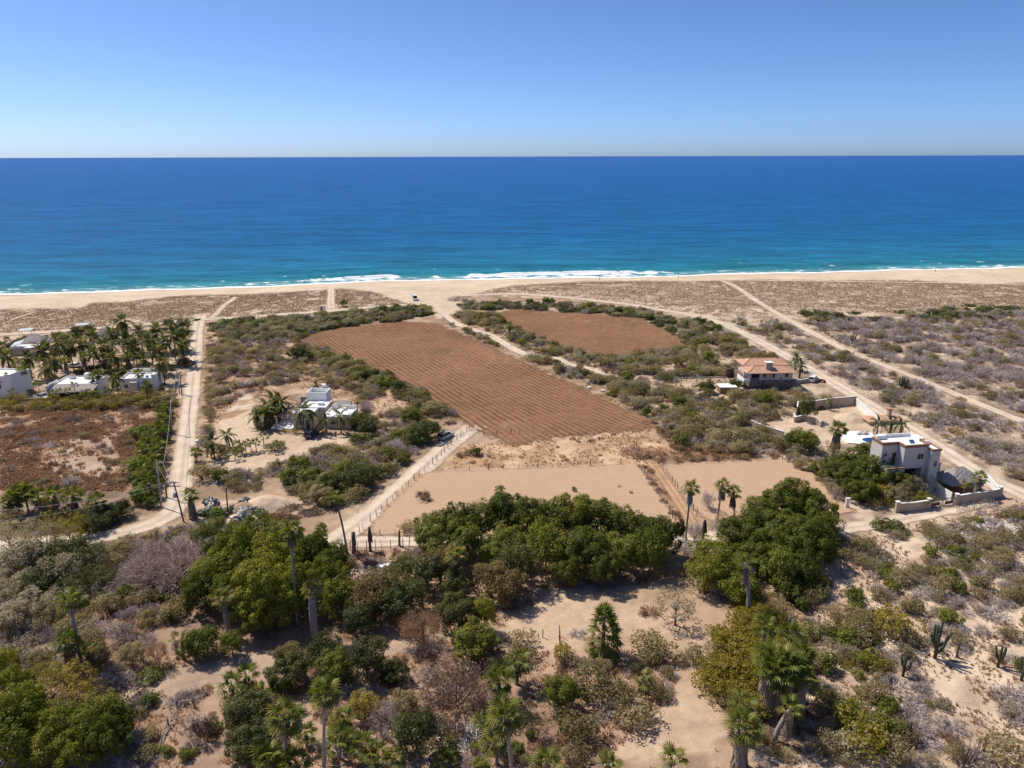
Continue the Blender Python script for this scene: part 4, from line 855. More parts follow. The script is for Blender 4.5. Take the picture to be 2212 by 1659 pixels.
tree(2006, 1005, 16, 4, 'loose', 'leaf_yellow', 'yellowish tree against the villa tower wall')
tree(2062, 1040, 16, 2.6, 'loose', 'leaf_yellow', 'yellow flowering shrub tree in the palapa garden')
tree(1745, 888, 18, 5, 'loose', 'leaf_dark', 'dark green tree at the end of the brown garden wall')
# left compound hedges
for (u, v, r_, h) in [(60, 735, 14, 3.2), (30, 745, 14, 3.2), (165, 716, 13, 3.0), (190, 712, 13, 3.2), (365, 700, 13, 3.6), (395, 705, 15, 4), (398, 725, 13, 4), (395, 745, 13, 4), (395, 780, 13, 3.6), (225, 792, 14, 2.8), (250, 802, 13, 2.6), (170, 800, 12, 2.4), (110, 770, 12, 2.6), (330, 815, 12, 2.4)]:
    tree(u, v, r_, h, 'loose', 'leaf_dark', 'dark garden tree filling the gaps between palms of the compound', 'garden trees of the compound')
# foreground left, dark scrub woods
T6 = 'dark scrub trees of the left slope'
for (u, v, r_, h) in [(150, 1195, 42, 5), (100, 1180, 40, 5), (60, 1210, 40, 5), (190, 1215, 36, 5), (215, 1245, 30, 4), (140, 1240, 40, 4.5), (90, 1265, 38, 4.5), (40, 1270, 36, 4.5), (170, 1275, 34, 4), (20, 1160, 34, 4.5), (65, 1310, 36, 4), (115, 1320, 32, 3.6), (30, 1340, 32, 3.6), (20, 1230, 34, 4)]:
    tree(u, v, r_, h, 'open' if u % 3 else 'loose', 'leaf_dark' if v % 2 else 'leaf_greygreen', 'dark tangled scrub tree on the left slope under the palm row' if v % 2 else 'grey-green tangled scrub tree on the left slope under the palm row', T6 if v % 2 else 'grey-green scrub trees of the left slope')
for (u, v, r_, h) in [(225, 1112, 28, 3), (260, 1100, 24, 3), (200, 1135, 26, 3)]:
    tree(u, v, r_, h, 'loose', 'leaf_dark', 'dark rounded tree at the bend of the dirt road', 'dark trees at the road bend')
for (u, v, r_, h) in [(150, 1155, 24, 5), (115, 1150, 20, 5), (170, 1140, 18, 4.5)]:
    tree(u, v, r_, h, 'open', 'leaf_yellow', 'feathery yellowish tree below the palm row', 'feathery yellowish trees')
T7 = 'lime trees at the lower left'
for (u, v, r_, h) in [(20, 1500, 40, 6), (50, 1560, 42, 6), (10, 1580, 44, 6), (130, 1580, 40, 5.5), (110, 1620, 40, 5), (215, 1570, 44, 5.5), (250, 1560, 36, 5), (180, 1610, 40, 5), (30, 1620, 44, 5), (15, 1440, 24, 4), (60, 1520, 28, 5), (240, 1610, 34, 4.5)]:
    tree(u, v, r_ * .92, h, 'dense' if int(u) % 4 < 2 else 'loose', 'leaf_bright', 'vivid yellow-green tree massed at the lower left corner' if u < 100 else 'vivid yellow-green tree beside the grey brush above the fallen rails', T7)
for (u, v, r_, h) in [(110, 1500, 38, 4.5), (150, 1480, 36, 4.5), (175, 1500, 30, 4), (90, 1480, 26, 4)]:
    tree(u, v, r_, h, 'open', 'leaf_yellow', 'thin olive-yellow tree behind the vivid green corner trees', 'olive-yellow trees at the lower left')
# foreground middle, single trees
for a in [(622, 1445, 36, 4.4, 'dense', 'leaf_dark', 'round dark green tree on the lower edge of the sandy terrace'),
          (700, 1405, 38, 5, 'loose', 'leaf_dark', 'loose dark tree right of the round one on the sandy terrace'),
          (725, 1445, 34, 4, 'loose', 'leaf_green', 'leafy tree wedged between two dark ones on the terrace'),
          (790, 1425, 42, 5, 'loose', 'leaf_dark', 'spreading dark tree with a bare trunk on the terrace'),
          (855, 1445, 24, 3, 'dense', 'leaf_dark', 'small top-heavy dark green tree on a slim trunk'),
          (990, 1335, 40, 5, 'dense', 'leaf_dark', 'dark glossy tree at the edge of the big shadow'),
          (1022, 1385, 42, 4.6, 'dense', 'leaf_green', 'rounded green tree below the dark glossy one'),
          (1045, 1325, 26, 5.5, 'loose', 'leaf_bright', 'slim lime green tree beside the dark glossy one'),
          (1462, 1305, 44, 6, 'open', 'leaf_greygreen', 'airy pale green tree casting a shadow in the clearing'),
          (1215, 1500, 32, 4, 'dense', 'leaf_green', 'fresh green tree beside the leaning fence posts'),
          (533, 1545, 42, 5, 'dense', 'leaf_mango', 'tall olive-dark tree beside the lower sandy bank'),
          (545, 1600, 38, 4.4, 'dense', 'leaf_dark', 'dark tree stacked below the olive one at the bank'),
          (905, 1590, 48, 5, 'loose', 'leaf_dark', 'broad dark green tree beside a heap of dead branches'),
          (785, 1525, 28, 3.2, 'loose', 'leaf_yellow', 'small yellow-green tree beside a dry twin'),
          (875, 1515, 30, 3.4, 'loose', 'leaf_olive', 'rounded olive tree below the top-heavy one'),
          (735, 1575, 24, 2.6, 'loose', 'leaf_yellow', 'low yellow flowering tree among the young palms'),
          (1150, 1560, 30, 3.2, 'open', 'leaf_dark', 'thin dark tree at the post line beside the clearing'),
          (215, 1425, 24, 3, 'loose', 'leaf_olive', 'dark olive bush tree right of the reddish palm skirt'),
          (283, 1420, 26, 3.4, 'loose', 'leaf_olive', 'upright olive tree at the left end of the sandy terrace'),
          (775, 1030, 34, 4.4, 'loose', 'leaf_mango', 'leafy tree with pale shoots beside the upper dirt road'),
          (715, 1045, 30, 4, 'dense', 'leaf_green', 'deep green tree in the scrub above the leaf heap'),
          (690, 1065, 26, 3.5, 'loose', 'leaf_olive', 'brownish olive tree beside the deep green one'),
          (920, 930, 34, 4, 'loose', 'leaf_mango', 'dark mottled tree shading the parked silver car'),
          (885, 895, 26, 3.4, 'loose', 'leaf_green', 'green tree behind the mottled tree by the brown field'),
          (930, 880, 22, 3.4, 'loose', 'leaf_olive', 'olive tree at the left edge of the large brown field'),
          (862, 840, 18, 3.2, 'loose', 'leaf_dark', 'dark bush tree half way along the large field edge'),
          (645, 762, 20, 4, 'dense', 'leaf_dark', 'dark rounded tree at the upper corner of the large field'),
          (663, 768, 14, 3, 'dense', 'leaf_dark', 'smaller dark tree joined to the rounded one at the field corner'),
          (775, 905, 26, 4, 'loose', 'leaf_green', 'dark leafy tree at the right end of the white house'),
          (795, 925, 22, 3.4, 'loose', 'leaf_dark', 'low dark tree beside the right end of the white house'),
          (1527, 838, 18, 3.2, 'dense', 'leaf_dark', 'rounded dark tree beside the garden shed'),
          (1590, 832, 14, 3.4, 'dense', 'leaf_dark', 'clipped round tree at the corner of the stone plinth'),
          (1650, 865, 22, 3, 'loose', 'leaf_green', 'bright scrubby tree below the tile-roofed house'),
          (1415, 1140, 10, 4, 'dense', 'leaf_dark', 'slim dark tree against the straw path'),
          (1468, 1140, 12, 4.6, 'dense', 'leaf_dark', 'column shaped dark tree at the end of the tree row')]:
    tree(*a[:6], a[6])
def twigtree(u, v, r_m, h, meshes, mat, label, name='leafless_tree', group=None, i=0):
    P = g1(u, v); o = thing(name, label, 'tree', P, 0, group)
    c_ = obj('branches', meshes[i % len(meshes)], o, (0, 0, h * .12), (0, 0, i), (r_m, r_m, h)); setmat(c_, mat)
    obj('trunk', TRUNK[i % 3], o, (0, 0, 0), (0, 0, i), (r_m * .6, r_m * .6, h * .6)); return o
for i, (u, v, r_, h) in enumerate([(330, 1275, 5.5, 5.5), (390, 1262, 6.5, 6.5), (360, 1235, 6, 6), (405, 1230, 6, 5.5), (320, 1240, 4.5, 4.5), (420, 1200, 5, 4), (470, 1180, 4, 3.2)]):
    twigtree(u, v, r_, h, BIGTWIG, 'twig_pink', 'broad leafless tree with pinkish grey twigs left of the bright canopy', 'leafless_tree', 'leafless trees beside the bright canopy', i)
twigtree(985, 1535, 5.5, 6.5, BROWNTREE, 'twig_brown', 'large reddish brown withered tree in the dry orchard', 'withered_tree')
twigtree(915, 1400, 3.6, 6, BROWNTREE, 'leaf_brown', 'tall rust brown withered tree beside the dark glossy tree', 'withered_tree', i=1)
twigtree(345, 1440, 1.6, 4.5, BROWNTREE, 'leaf_brown', 'narrow rust brown dead tree hung with dry leaves', 'withered_tree', i=1)
twigtree(835, 1570, 2.4, 3.6, BROWNTREE, 'twig_grey', 'dry grey-brown tree standing beside its yellow-green twin', 'withered_tree')
twigtree(853, 980, 2.6, 4, BIGTWIG, 'twig_white', 'whitish leafless tree with a dark trunk beside the upper dirt road', i=1)
twigtree(914, 1082, 1.9, 2.2, BIGTWIG, 'twig_brown', 'lone dry tree in the bare lot behind the tree row')
twigtree(440, 1598, 1.6, 3.4, BIGTWIG, 'twig_brown', 'bare dark sapling on the lower sandy bank', i=1)
twigtree(1803, 1080, 1.8, 3, BIGTWIG, 'twig_grey', 'leafless shrub tree at the corner of the second bare lot')
twigtree(1628, 1112, 1.3, 2, BIGTWIG, 'leaf_greygreen', 'flat topped little tree on the second bare lot')
twigtree(1478, 1195, 2.8, 2.4, BIGTWIG, 'twig_white', 'heap of whitened dead branches at the end of the tree row', 'dead_branch_heap', i=1)
twigtree(1670, 905, 1.7, 3.6, BIGTWIG, 'leaf_greygreen', 'upright thorny shrub tree outside the courtyard wall')
for i, (u, v) in enumerate([(1500, 1170), (1552, 1160), (1530, 1100)]):
    twigtree(u, v, 1.6, 4.0, BIGTWIG, 'twig_white', 'thin white leafless sapling around the alley palms', 'leafless_tree', 'white saplings at the alley', i)
#@@PART3
# ------------------------------------------------------------------ building helpers
def B_(parent, name, mat, *boxes):
    b = MB()
    for q in boxes: b.box(*q)
    return b.build(name, mat, parent)
def window(parent, x0, x1, z0, z1, y, frame='plaster_white', name='window', side='y'):
    """a dark pane set in a frame on the face y (facing -y) or, side='x', on the face x=y (facing -x)"""
    t_ = 0.09; d = 0.05
    def bx(a0, a1, b0, b1, c0, c1): return (a0, a1, b0, b1, c0, c1) if side == 'y' else (b0, b1, a0, a1, c0, c1)
    w_ = B_(parent, name, frame, bx(x0 - t_, x0, y - d, y + .06, z0 - t_, z1 + t_), bx(x1, x1 + t_, y - d, y + .06, z0 - t_, z1 + t_), bx(x0, x1, y - d, y + .06, z1, z1 + t_), bx(x0, x1, y - d - .04, y + .06, z0 - t_, z0))
    B_(w_, 'pane', 'window_glass', bx(x0, x1, y - .015, y + .05, z0, z1))
    B_(w_, 'mullion', frame, bx((x0 + x1) / 2 - .025, (x0 + x1) / 2 + .025, y - .035, y - .016, z0, z1))
    return w_
def door(parent, x0, x1, z0, z1, y, mat='dark_wood'):
    d_ = B_(parent, 'door', mat, (x0, x1, y - .03, y + .05, z0, z1))
    B_(d_, 'frame', 'plaster_white', (x0 - .12, x0, y - .07, y + .05, z0, z1 + .12), (x1, x1 + .12, y - .07, y + .05, z0, z1 + .12), (x0, x1, y - .07, y + .05, z1, z1 + .12))
    B_(d_, 'handle', 'metal_grey', (x1 - .14, x1 - .1, y - .08, y - .031, z0 + .95, z0 + 1.1)); return d_
def parapet(parent, x0, x1, y0, y1, z0, z1, t_, mat, name='parapet', skip=()):
    b = MB()
    if 'f' not in skip: b.box(x0, x1, y0, y0 + t_, z0, z1)
    if 'b' not in skip: b.box(x0, x1, y1 - t_, y1, z0, z1)
    if 'l' not in skip: b.box(x0, x0 + t_, y0 + t_, y1 - t_, z0, z1 - .003)
    if 'r' not in skip: b.box(x1 - t_, x1, y0 + t_, y1 - t_, z0, z1 - .003)
    return b.build(name, mat, parent)
def hiproof(x0, x1, y0, y1, z, rise, th=0.12):
    m = (y1 - y0) / 2; b = MB()
    lo = [(x0, y0, z), (x1, y0, z), (x1, y1, z), (x0, y1, z)]; r_ = [(x0 + m, y0 + m, z + rise), (x1 - m, y0 + m, z + rise)]
    V = lo + r_ + [(x, y, zz - th) for x, y, zz in lo]
    b.add(V, [(0, 1, 5, 4), (1, 2, 5), (2, 3, 4, 5), (3, 0, 4), (1, 0, 6, 7), (2, 1, 7, 8), (3, 2, 8, 9), (0, 3, 9, 6), (6, 9, 8, 7)])
    return b, r_
def thatch(parent, x0, x1, y0, y1, z, rise, ridge, seed=1, name='thatched_roof'):
    """a rounded palm-thatch roof with a ragged eave"""
    g = random.Random(seed); cx, cy = (x0 + x1) / 2, (y0 + y1) / 2; n = 40; rings = 7; V = []; F = []
    for k in range(rings + 1):
        t_ = k / rings
        for i in range(n):
            a = 2 * math.pi * i / n; c_, s_ = math.cos(a), math.sin(a); m = max(abs(c_), abs(s_)) ** 0.75
            ex, ey = (x1 - x0) / 2 * c_ / m, (y1 - y0) / 2 * s_ / m
            px, py = ridge / 2 * max(-1, min(1, c_ * 1.6)), 0
            q = t_ ** 0.9; x = ex * (1 - q) + px * q; y = ey * (1 - q) + py * q
            j = 0.1 * (1 - t_)
            V.append((cx + x + g.uniform(-j, j), cy + y + g.uniform(-j, j), z + rise * (t_ ** 0.95) + 0.10 * math.sin(3.14 * t_) + g.uniform(-.05, .05) - (g.uniform(0, .22) if k == 0 else 0)))
    for k in range(rings):
        for i in range(n): F.append((k * n + i, k * n + (i + 1) % n, (k + 1) * n + (i + 1) % n, (k + 1) * n + i))
    F.append(tuple(rings * n + i for i in range(n)))
    o = len(V); V += [(x, y, zz - .28) for x, y, zz in V[:n]]
    for i in range(n): F.append((i, o + i, o + (i + 1) % n, (i + 1) % n))
    F.append(tuple(o + n - 1 - i for i in range(n)))
    return MB().add(V, F).build(name, 'thatch', parent)
def at(u, v): return g1(u, v)
# ------------------------------------------------------------------ white flat-roofed house in the middle
P = at(516 + 890 * .1333, 811 + 855 * .1333)
H = thing('white_house', 'white flat-roofed house of stepped blocks with pergolas in the sandy yard', 'house', P, R(-4))
B_(H, 'wall', 'plaster_cream', (0, 5.1, 0, 4.6, -1, 3.7)); B_(H, 'wall', 'plaster_cream', (-.002, 6.9, 4.6, 10.6, -1, 3.72)); B_(H, 'wall', 'plaster_white', (0.1, 5.3, 10.6, 14.6, -1, 4.9)); B_(H, 'wall', 'plaster_cream', (7.6, 14.4, 0.6, 7.2, -1, 2.9))
B_(H, 'wall', 'plaster_cream', (6.9, 7.6, 5.0, 6.5, -1, 2.6))
B_(H, 'roof', 'plaster_roof', (0.25, 4.85, 0.25, 4.62, 3.6, 3.74)); B_(H, 'roof', 'plaster_roof', (0.25, 6.65, 4.62, 10.6, 3.6, 3.76)); B_(H, 'roof', 'plaster_roof', (.35, 5.05, 10.85, 14.35, 4.8, 4.93)); B_(H, 'roof', 'plaster_roof', (7.85, 14.15, .85, 6.95, 2.8, 2.94))
parapet(H, -.01, 5.12, -.012, 4.6, 3.701, 4.05, .25, 'plaster_white', skip=('b',)); parapet(H, -.02, 6.92, 4.6, 10.61, 3.721, 4.08, .25, 'plaster_white', skip=('b',)); parapet(H, .08, 5.32, 10.58, 14.62, 4.901, 6.0, .22, 'plaster_white')
B_(H, 'parapet', 'plaster_white', (7.59, 14.41, .59, .84, 2.901, 3.12), (7.59, 7.84, .84, 7.21, 2.901, 3.3), (12.9, 14.41, .842, 1.1, 2.9, 3.55), (14.16, 14.41, 1.1, 7.0, 2.901, 3.25), (7.84, 9.4, 6.96, 7.21, 2.901, 3.9), (10.6, 14.41, 6.97, 7.22, 2.901, 3.95))
door(H, 3.35, 4.3, 0, 2.1, 0); B_(H, 'door_canopy', 'plaster_white', (3.0, 4.65, -.55, -.05, 2.5, 2.68)); B_(H, 'door_jamb', 'plaster_white', (3.0, 3.2, -.5, -.06, 0, 2.5), (4.45, 4.65, -.5, -.06, 0, 2.5))
window(H, 1.6, 2.85, .9, 2.1, 0); window(H, 5.6, 5.85, .9, 2.6, 4.6); window(H, 9.5, 10.6, 1.0, 2.1, .6); window(H, 1.2, 2.6, 1.2, 2.4, 0, side='x')
B_(H, 'skylight', 'plaster_white', (4.2, 5.6, 6.8, 8.0, 3.7, 4.5)); B_(H, 'skylight_grille', 'metal_grey', (4.5, 5.2, 6.77, 6.8, 3.95, 4.3))
B_(H, 'water_tank', 'plaster_roof', (2.8, 3.9, 14.7, 15.6, 5.4, 6.9)); B_(H, 'roof_vent', 'plaster_white', (11.2, 12.0, 5.6, 6.4, 2.95, 3.5)); B_(H, 'roof_vent', 'plaster_white', (8.2, 8.7, 2.0, 2.5, 2.95, 3.5)); B_(H, 'chimney_pot', 'plaster_white', (8.6, 9.1, 6.8, 7.3, 3.9, 4.25))
pg = B_(H, 'pergola_roof', 'grey_slats', *[(-4.3, -.1, 4.2 + i * .52, 4.2 + i * .52 + .46, 2.7 + .012 * i, 2.78 + .012 * i) for i in range(9)])
for i in range(9): B_(H, 'pergola_slat', 'dark_wood', (-4.6, -.05, 0.2 + i * .45, 0.2 + i * .45 + .11, 2.76, 2.86))
for x in (-4.3, -2.9, -1.5, -.3): B_(H, 'pergola_beam', 'plaster_white' if x > -4 else 'dark_wood', (x, x + .12, -.1, 4.3, 2.62, 2.755))
for x, y in ((-4.3, .1), (-4.3, 4.3), (-4.3, 8.6)): B_(H, 'pergola_post', 'plaster_cream', (x - .15, x + .2, y - .15, y + .2, -1, 2.62))
B_(H, 'porch_floor', 'plaster_roof', (-5.0, -.01, -1.0, 9.0, -1, .16)); B_(H, 'porch_step', 'plaster_white', (-5.4, -5.0, -1.2, 2.0, -1, .35))
for i in range(10): B_(H, 'pergola_slat', 'grey_slats', (7.7, 11.6, 8.4 + i * .42, 8.4 + i * .42 + .34, 3.3, 3.38))
for x, y in ((7.9, 8.4), (11.3, 8.4), (7.9, 12.3), (11.3, 12.3)): B_(H, 'pergola_post', 'dark_wood', (x, x + .16, y, y + .16, -1, 3.3))
B_(H, 'screen_wall', 'grey_slats', (-1.8, .09, 10.9, 11.1, -1, 4.6))
# ------------------------------------------------------------------ tile-roofed house
ZB = 2.4
P = at(1511.5 + 790 * .1333, 737.3 + 775 * .1333)
H = thing('tile_roofed_house', 'long cream house with low terracotta tile roofs on a dark stone plinth', 'house', P, R(3))
B_(H, 'stone_plinth', 'stone_wall', (0, 13.2, 0, 12.8, -1.2, ZB)); B_(H, 'wall', 'plaster_cream', (.5, 12.9, .5, 6.4, ZB - .1, ZB + 2.6)); B_(H, 'wall', 'plaster_cream', (1.2, 13.1, 6.4, 12.6, ZB - .1, ZB + 2.9))
r1, rr = hiproof(-1.1, 14.2, -.6, 6.6, ZB + 2.5, 1.25); R1 = r1.build('roof', 'roof_tile', H)
MB().tube([(rr[0][0], rr[0][1], rr[0][2] + .02), (rr[1][0], rr[1][1], rr[1][2] + .02)], .12, 6).build('ridge_cap', 'terracotta_floor', R1)
for (a, b) in (((-1.1, -.6), 0), ((14.2, -.6), 1), ((-1.1, 6.6), 0), ((14.2, 6.6), 1)): MB().tube([(a[0], a[1], ZB + 2.52), (rr[b][0], rr[b][1], rr[b][2] + .02)], .11, 6).build('hip_cap', 'terracotta_floor', R1)
r2, rr = hiproof(.2, 14.6, 6.3, 13.4, ZB + 2.9, 1.3); R2 = r2.build('roof', 'roof_tile', H)
MB().tube([(rr[0][0], rr[0][1], rr[0][2] + .02), (rr[1][0], rr[1][1], rr[1][2] + .02)], .12, 6).build('ridge_cap', 'terracotta_floor', R2)
for (a, b) in (((.2, 6.3), 0), ((14.6, 6.3), 1)): MB().tube([(a[0], a[1], ZB + 2.92), (rr[b][0], rr[b][1], rr[b][2] + .02)], .11, 6).build('hip_cap', 'terracotta_floor', R2)
ch = B_(H, 'chimney', 'plaster_wall', (5.1, 6.9, 1.2, 2.6, ZB + 2.4, ZB + 5.0)); B_(ch, 'chimney_cap', 'plaster_white', (4.95, 7.05, 1.05, 2.75, ZB + 5.0, ZB + 5.18))
window(H, 4.2, 4.75, ZB + .9, ZB + 2.1, .5, 'brown_trim'); window(H, 7.0, 7.6, ZB + .9, ZB + 2.1, .5, 'brown_trim'); window(H, 10.7, 11.5, ZB + 1.0, ZB + 2.0, .5, 'brown_trim'); window(H, 9.2, 9.7, ZB + .1, ZB + 1.1, .5)
B_(H, 'painted_porch_opening', 'dark_interior', (.7, 2.9, .44, .5, ZB + .15, ZB + 2.2)); B_(H, 'pilaster', 'plaster_wall', (4.95, 6.7, .36, .498, ZB, ZB + 2.5))  # the porch opening is a near-black panel on the wall, its shade painted
for x in (.15, 3.1): B_(H, 'porch_column', 'plaster_cream', (x, x + .25, .1, .35, ZB, ZB + 2.4))
B_(H, 'balcony_wall', 'plaster_white', (-1.6, -1.4, -.2, 5.5, ZB - 2.4, ZB + .7), (-1.4, 0, -.2, 0, ZB - .3, ZB + .7))
for i in range(12): B_(H, 'railing_bar', 'metal_grey', (.2 + i * .28, .24 + i * .28, .03, .07, ZB, ZB + .8))
B_(H, 'railing', 'metal_grey', (.1, 3.6, .02, .09, ZB + .8, ZB + .87))
def shed(u, v, w_, d_, h, label, roofm, wallm, rz=0):
    S = thing('garden_shed', label, 'shed', at(u, v), rz); B_(S, 'wall', wallm, (0, w_, 0, d_, -.6, h)); B_(S, 'roof', roofm, (-.2, w_ + .2, -.2, d_ + .2, h, h + .16)); door(S, w_ * .6, w_ * .6 + .8, 0, h - .3, 0); return S
shed(1555, 851, 4.6, 3.2, 1.9, 'low brown garden shed with a flat white roof', 'plaster_roof', 'brown_trim')
def wall_run(name, label, px, h, mat, th=.25, cap='plaster_white', pillars=(), cat='wall', z=None):
    """a masonry wall following ground pixels"""
    Pp = [at(*q) for q in px]; o = thing(name, label, cat, Pp[0])
    def loc(p): return p - Pp[0]
    b = MB(); c_ = MB()
    for p, q in zip(Pp[:-1], Pp[1:]):
        d = (q - p); d.z = 0; d.normalize(); n_ = Vector((-d.y, d.x, 0)) * th / 2
        for bb, z0, z1, k in ((b, -.8, h, 1.0), (c_, h, h + .1, 1.35)):
            V = []
            for e_ in (p - d * th * .49, q + d * th * .49):
                e2 = loc(e_)
                for zz in (z0, z1): V += [(e2.x + n_.x * k, e2.y + n_.y * k, e2.z + zz), (e2.x - n_.x * k, e2.y - n_.y * k, e2.z + zz)]
            bb.add(V, [(0, 1, 3, 2), (4, 6, 7, 5), (0, 2, 6, 4), (1, 5, 7, 3), (2, 3, 7, 6), (0, 4, 5, 1)])
    b.build('masonry', mat, o)
    if cap: c_.build('coping', cap, o)
    for i in pillars:
        e2 = loc(Pp[i]); B_(o, 'pillar', mat, (e2.x - .3, e2.x + .3, e2.y - .3, e2.y + .3, e2.z - .8, e2.z + h + .35)); B_(o, 'pillar_cap', 'plaster_white', (e2.x - .38, e2.x + .38, e2.y - .38, e2.y + .38, e2.z + h + .35, e2.z + h + .47))
    return o
wall_run('stone_wall', 'dark rubble stone retaining wall climbing beside the tile-roofed house', [(1567, 815), (1585, 812), (1608, 812)], 2.6, 'stone_wall', .4, None)
wall_run('garden_wall', 'low white wall beside the parked white car', [(1718, 830), (1745, 826), (1767, 824)], 1.2, 'plaster_wall', .25, 'plaster_white', (0,))
wall_run('garden_wall', 'pale curb wall around the sandy garden of the tile-roofed house', [(1458, 836), (1458, 818), (1500, 817), (1568, 816), (1584, 836)], .35, 'paving', .2, None)
wall_run('garden_wall', 'grey ramp wall at the foot of the stone plinth', [(1615, 846), (1650, 845), (1690, 838), (1716, 828)], .5, 'paving', .5, None)
wall_run('courtyard_wall', 'brown stepped garden wall with white coping behind the villa courtyard', [(1720, 897), (1722, 886), (1760, 884), (1800, 878), (1847, 874)], 2.4, 'brown_trim' if False else 'plaster_wall', .25)
wall_run('courtyard_wall', 'tall white wall along the sandy road beside the villa courtyard', [(1847, 874), (1862, 890), (1880, 905), (1898, 920)], 2.0, 'plaster_white', .25)
wall_run('courtyard_wall', 'curved beige wall inside the villa courtyard', [(1714, 904), (1716, 912), (1735, 908), (1758, 914), (1772, 922)], 1.4, 'plaster_wall', .25, 'plaster_white')
wall_run('courtyard_wall', 'beige boundary wall running through the scrub beside the courtyard', [(1622, 920), (1650, 932), (1692, 945)], 1.5, 'plaster_wall', .25)
# ------------------------------------------------------------------ villa
H = thing('villa', 'tall grey stucco villa with brown roof bands and a white roof terrace', 'house', (78.2, 133.3, float(hz(78.2, 133.3))), R(9))
B_(H, 'wall', 'plaster_villa', (-3.5, 5.2, 2, 5.4, -1, 10.0)); B_(H, 'wall', 'plaster_villa', (0, 5.2, 0, 2, 5.3, 10.0)); B_(H, 'wall', 'plaster_villa', (0, .7, 0, 2, -1, 5.3), (4.5, 5.2, 0, 2, -1, 5.3), (.7, 4.5, 0, 2, -1, 3.1))
B_(H, 'tower_wall', 'plaster_villa', (5.2, 7.2, -1.1, 2.2, -1, 9.4)); B_(H, 'terrace_wall', 'plaster_villa', (-3.6, -.01, -.6, 2, -1, 5.6)); B_(H, 'wing_wall', 'plaster_villa', (7.2, 9.8, 1.2, 4.6, -1, 5.2)); B_(H, 'wing_trim', 'brown_trim', (7.21, 9.9, 1.1, 4.7, 5.2, 5.42))
B_(H, 'roof', 'plaster_roof', (-3.2, 4.9, .3, 5.1, 9.9, 10.03)) if False else B_(H, 'roof', 'plaster_roof', (-3.2, 4.9, 2.2, 5.1, 9.9, 10.04), (.3, 4.9, .3, 2.2, 9.9, 10.05)); B_(H, 'tower_roof', 'plaster_roof', (5.45, 6.95, -.85, 1.95, 9.3, 9.44))
for z0, z1, k in ((9.75, 10.0, .05), (10.0, 10.22, .1), (10.22, 10.4, .16)):
    B_(H, 'roof_band', 'brown_trim', (-3.5 - k, .0, 2 - k, 2.15, z0, z1), (0 - k, 5.2 + k, 0 - k, .2, z0, z1), (0 - k, .2, .2, 2 - k, z0, z1), (-3.5 - k, -3.3, 2.15, 5.4, z0, z1), (5.0, 5.2 + k, .2, 5.4, z0, z1))
B_(H, 'tower_band', 'brown_trim', (5.12, 7.3, -1.2, -.9, 9.2, 9.62), (5.12, 5.35, -.9, -.1, 9.2, 9.62), (7.0, 7.3, -.9, 2.2, 9.2, 9.62))
parapet(H, -3.3, 5.0, 2.15, 5.4, 10.0, 10.75, .22, 'plaster_white', 'roof_parapet', ('f', 'l')); B_(H, 'roof_block', 'plaster_white', (-3.2, -1.2, 4.4, 5.17, 10.04, 10.9)); B_(H, 'tower_parapet', 'plaster_white', (5.36, 7.0, 1.96, 2.2, 9.4, 10.1))
B_(H, 'roof_parapet', 'plaster_white', (5.2, 6.6, 3.0, 5.4, 9.0, 10.3))
window(H, 3.1, 4.35, 7.2, 8.3, 0, 'plaster_villa'); window(H, 6.1, 6.7, 5.9, 7.0, -1.1, 'plaster_villa'); window(H, -3.0, -2.4, 5.9, 6.7, 2, 'plaster_villa'); window(H, -1, -.4, 3.5, 4.4, -.6, 'plaster_villa')
door(H, -1.15, -.15, 5.65, 8.2, 2); B_(H, 'terrace_cap', 'brown_trim', (-3.7, 0.05, -.72, -.42, 5.6, 5.9)); B_(H, 'opening', 'dark_interior', (.7, 4.5, 1.9, 1.998, 3.1, 5.3)); B_(H, 'opening_sill', 'brown_trim', (.65, 4.55, -.1, .3, 3.1, 3.35))  # the opening is a near-black sheet painting the shade of the recess
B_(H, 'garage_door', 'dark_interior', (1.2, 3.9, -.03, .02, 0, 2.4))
B_(H, 'wall_lamp', 'metal_grey', (-1.9, -1.75, 1.9, 2, 7.6, 7.9)); B_(H, 'wall_lamp', 'metal_grey', (-.13, 0, .9, 1.05, 7.6, 7.9))
sp = MB().add([(2.2, 1.4, 10.15), (3.2, 1.4, 10.15), (3.2, 2.1, 10.65), (2.2, 2.1, 10.65), (2.2, 1.44, 10.06), (3.2, 1.44, 10.06), (3.2, 2.14, 10.56), (2.2, 2.14, 10.56)], [(0, 1, 2, 3), (7, 6, 5, 4), (0, 4, 5, 1), (1, 5, 6, 2), (2, 6, 7, 3), (3, 7, 4, 0)]).build('solar_panel', 'solar', H)
P = at(1990, 932); S = thing('tiled_terrace', 'terracotta roofed terrace with a small tiled chimney behind the villa', 'terrace', (P.x - 11, P.y + 4, P.z), R(9))
B_(S, 'wall', 'plaster_wall', (0, 9, 0, 3.6, -.5, 1.2)); r_, _ = hiproof(-.4, 9.4, -.4, 4.0, 1.2, .5); r_.build('roof', 'roof_tile', S); c_ = B_(S, 'chimney', 'plaster_wall', (6.2, 7.0, 1.6, 2.4, 1.3, 3.4)); B_(c_, 'chimney_cap', 'terracotta_floor', (6.0, 7.2, 1.4, 2.6, 3.4, 3.65))
P = at(1858, 957); S = thing('pool_terrace', 'white pool terrace with loungers beside the villa', 'terrace', P, R(-12))
MB().prism([(-3, -1), (9.5, -1.5), (11, 3), (8, 6.5), (0, 7.5), (-4.5, 5)], -.4, .25).build('deck', 'plaster_roof', S)
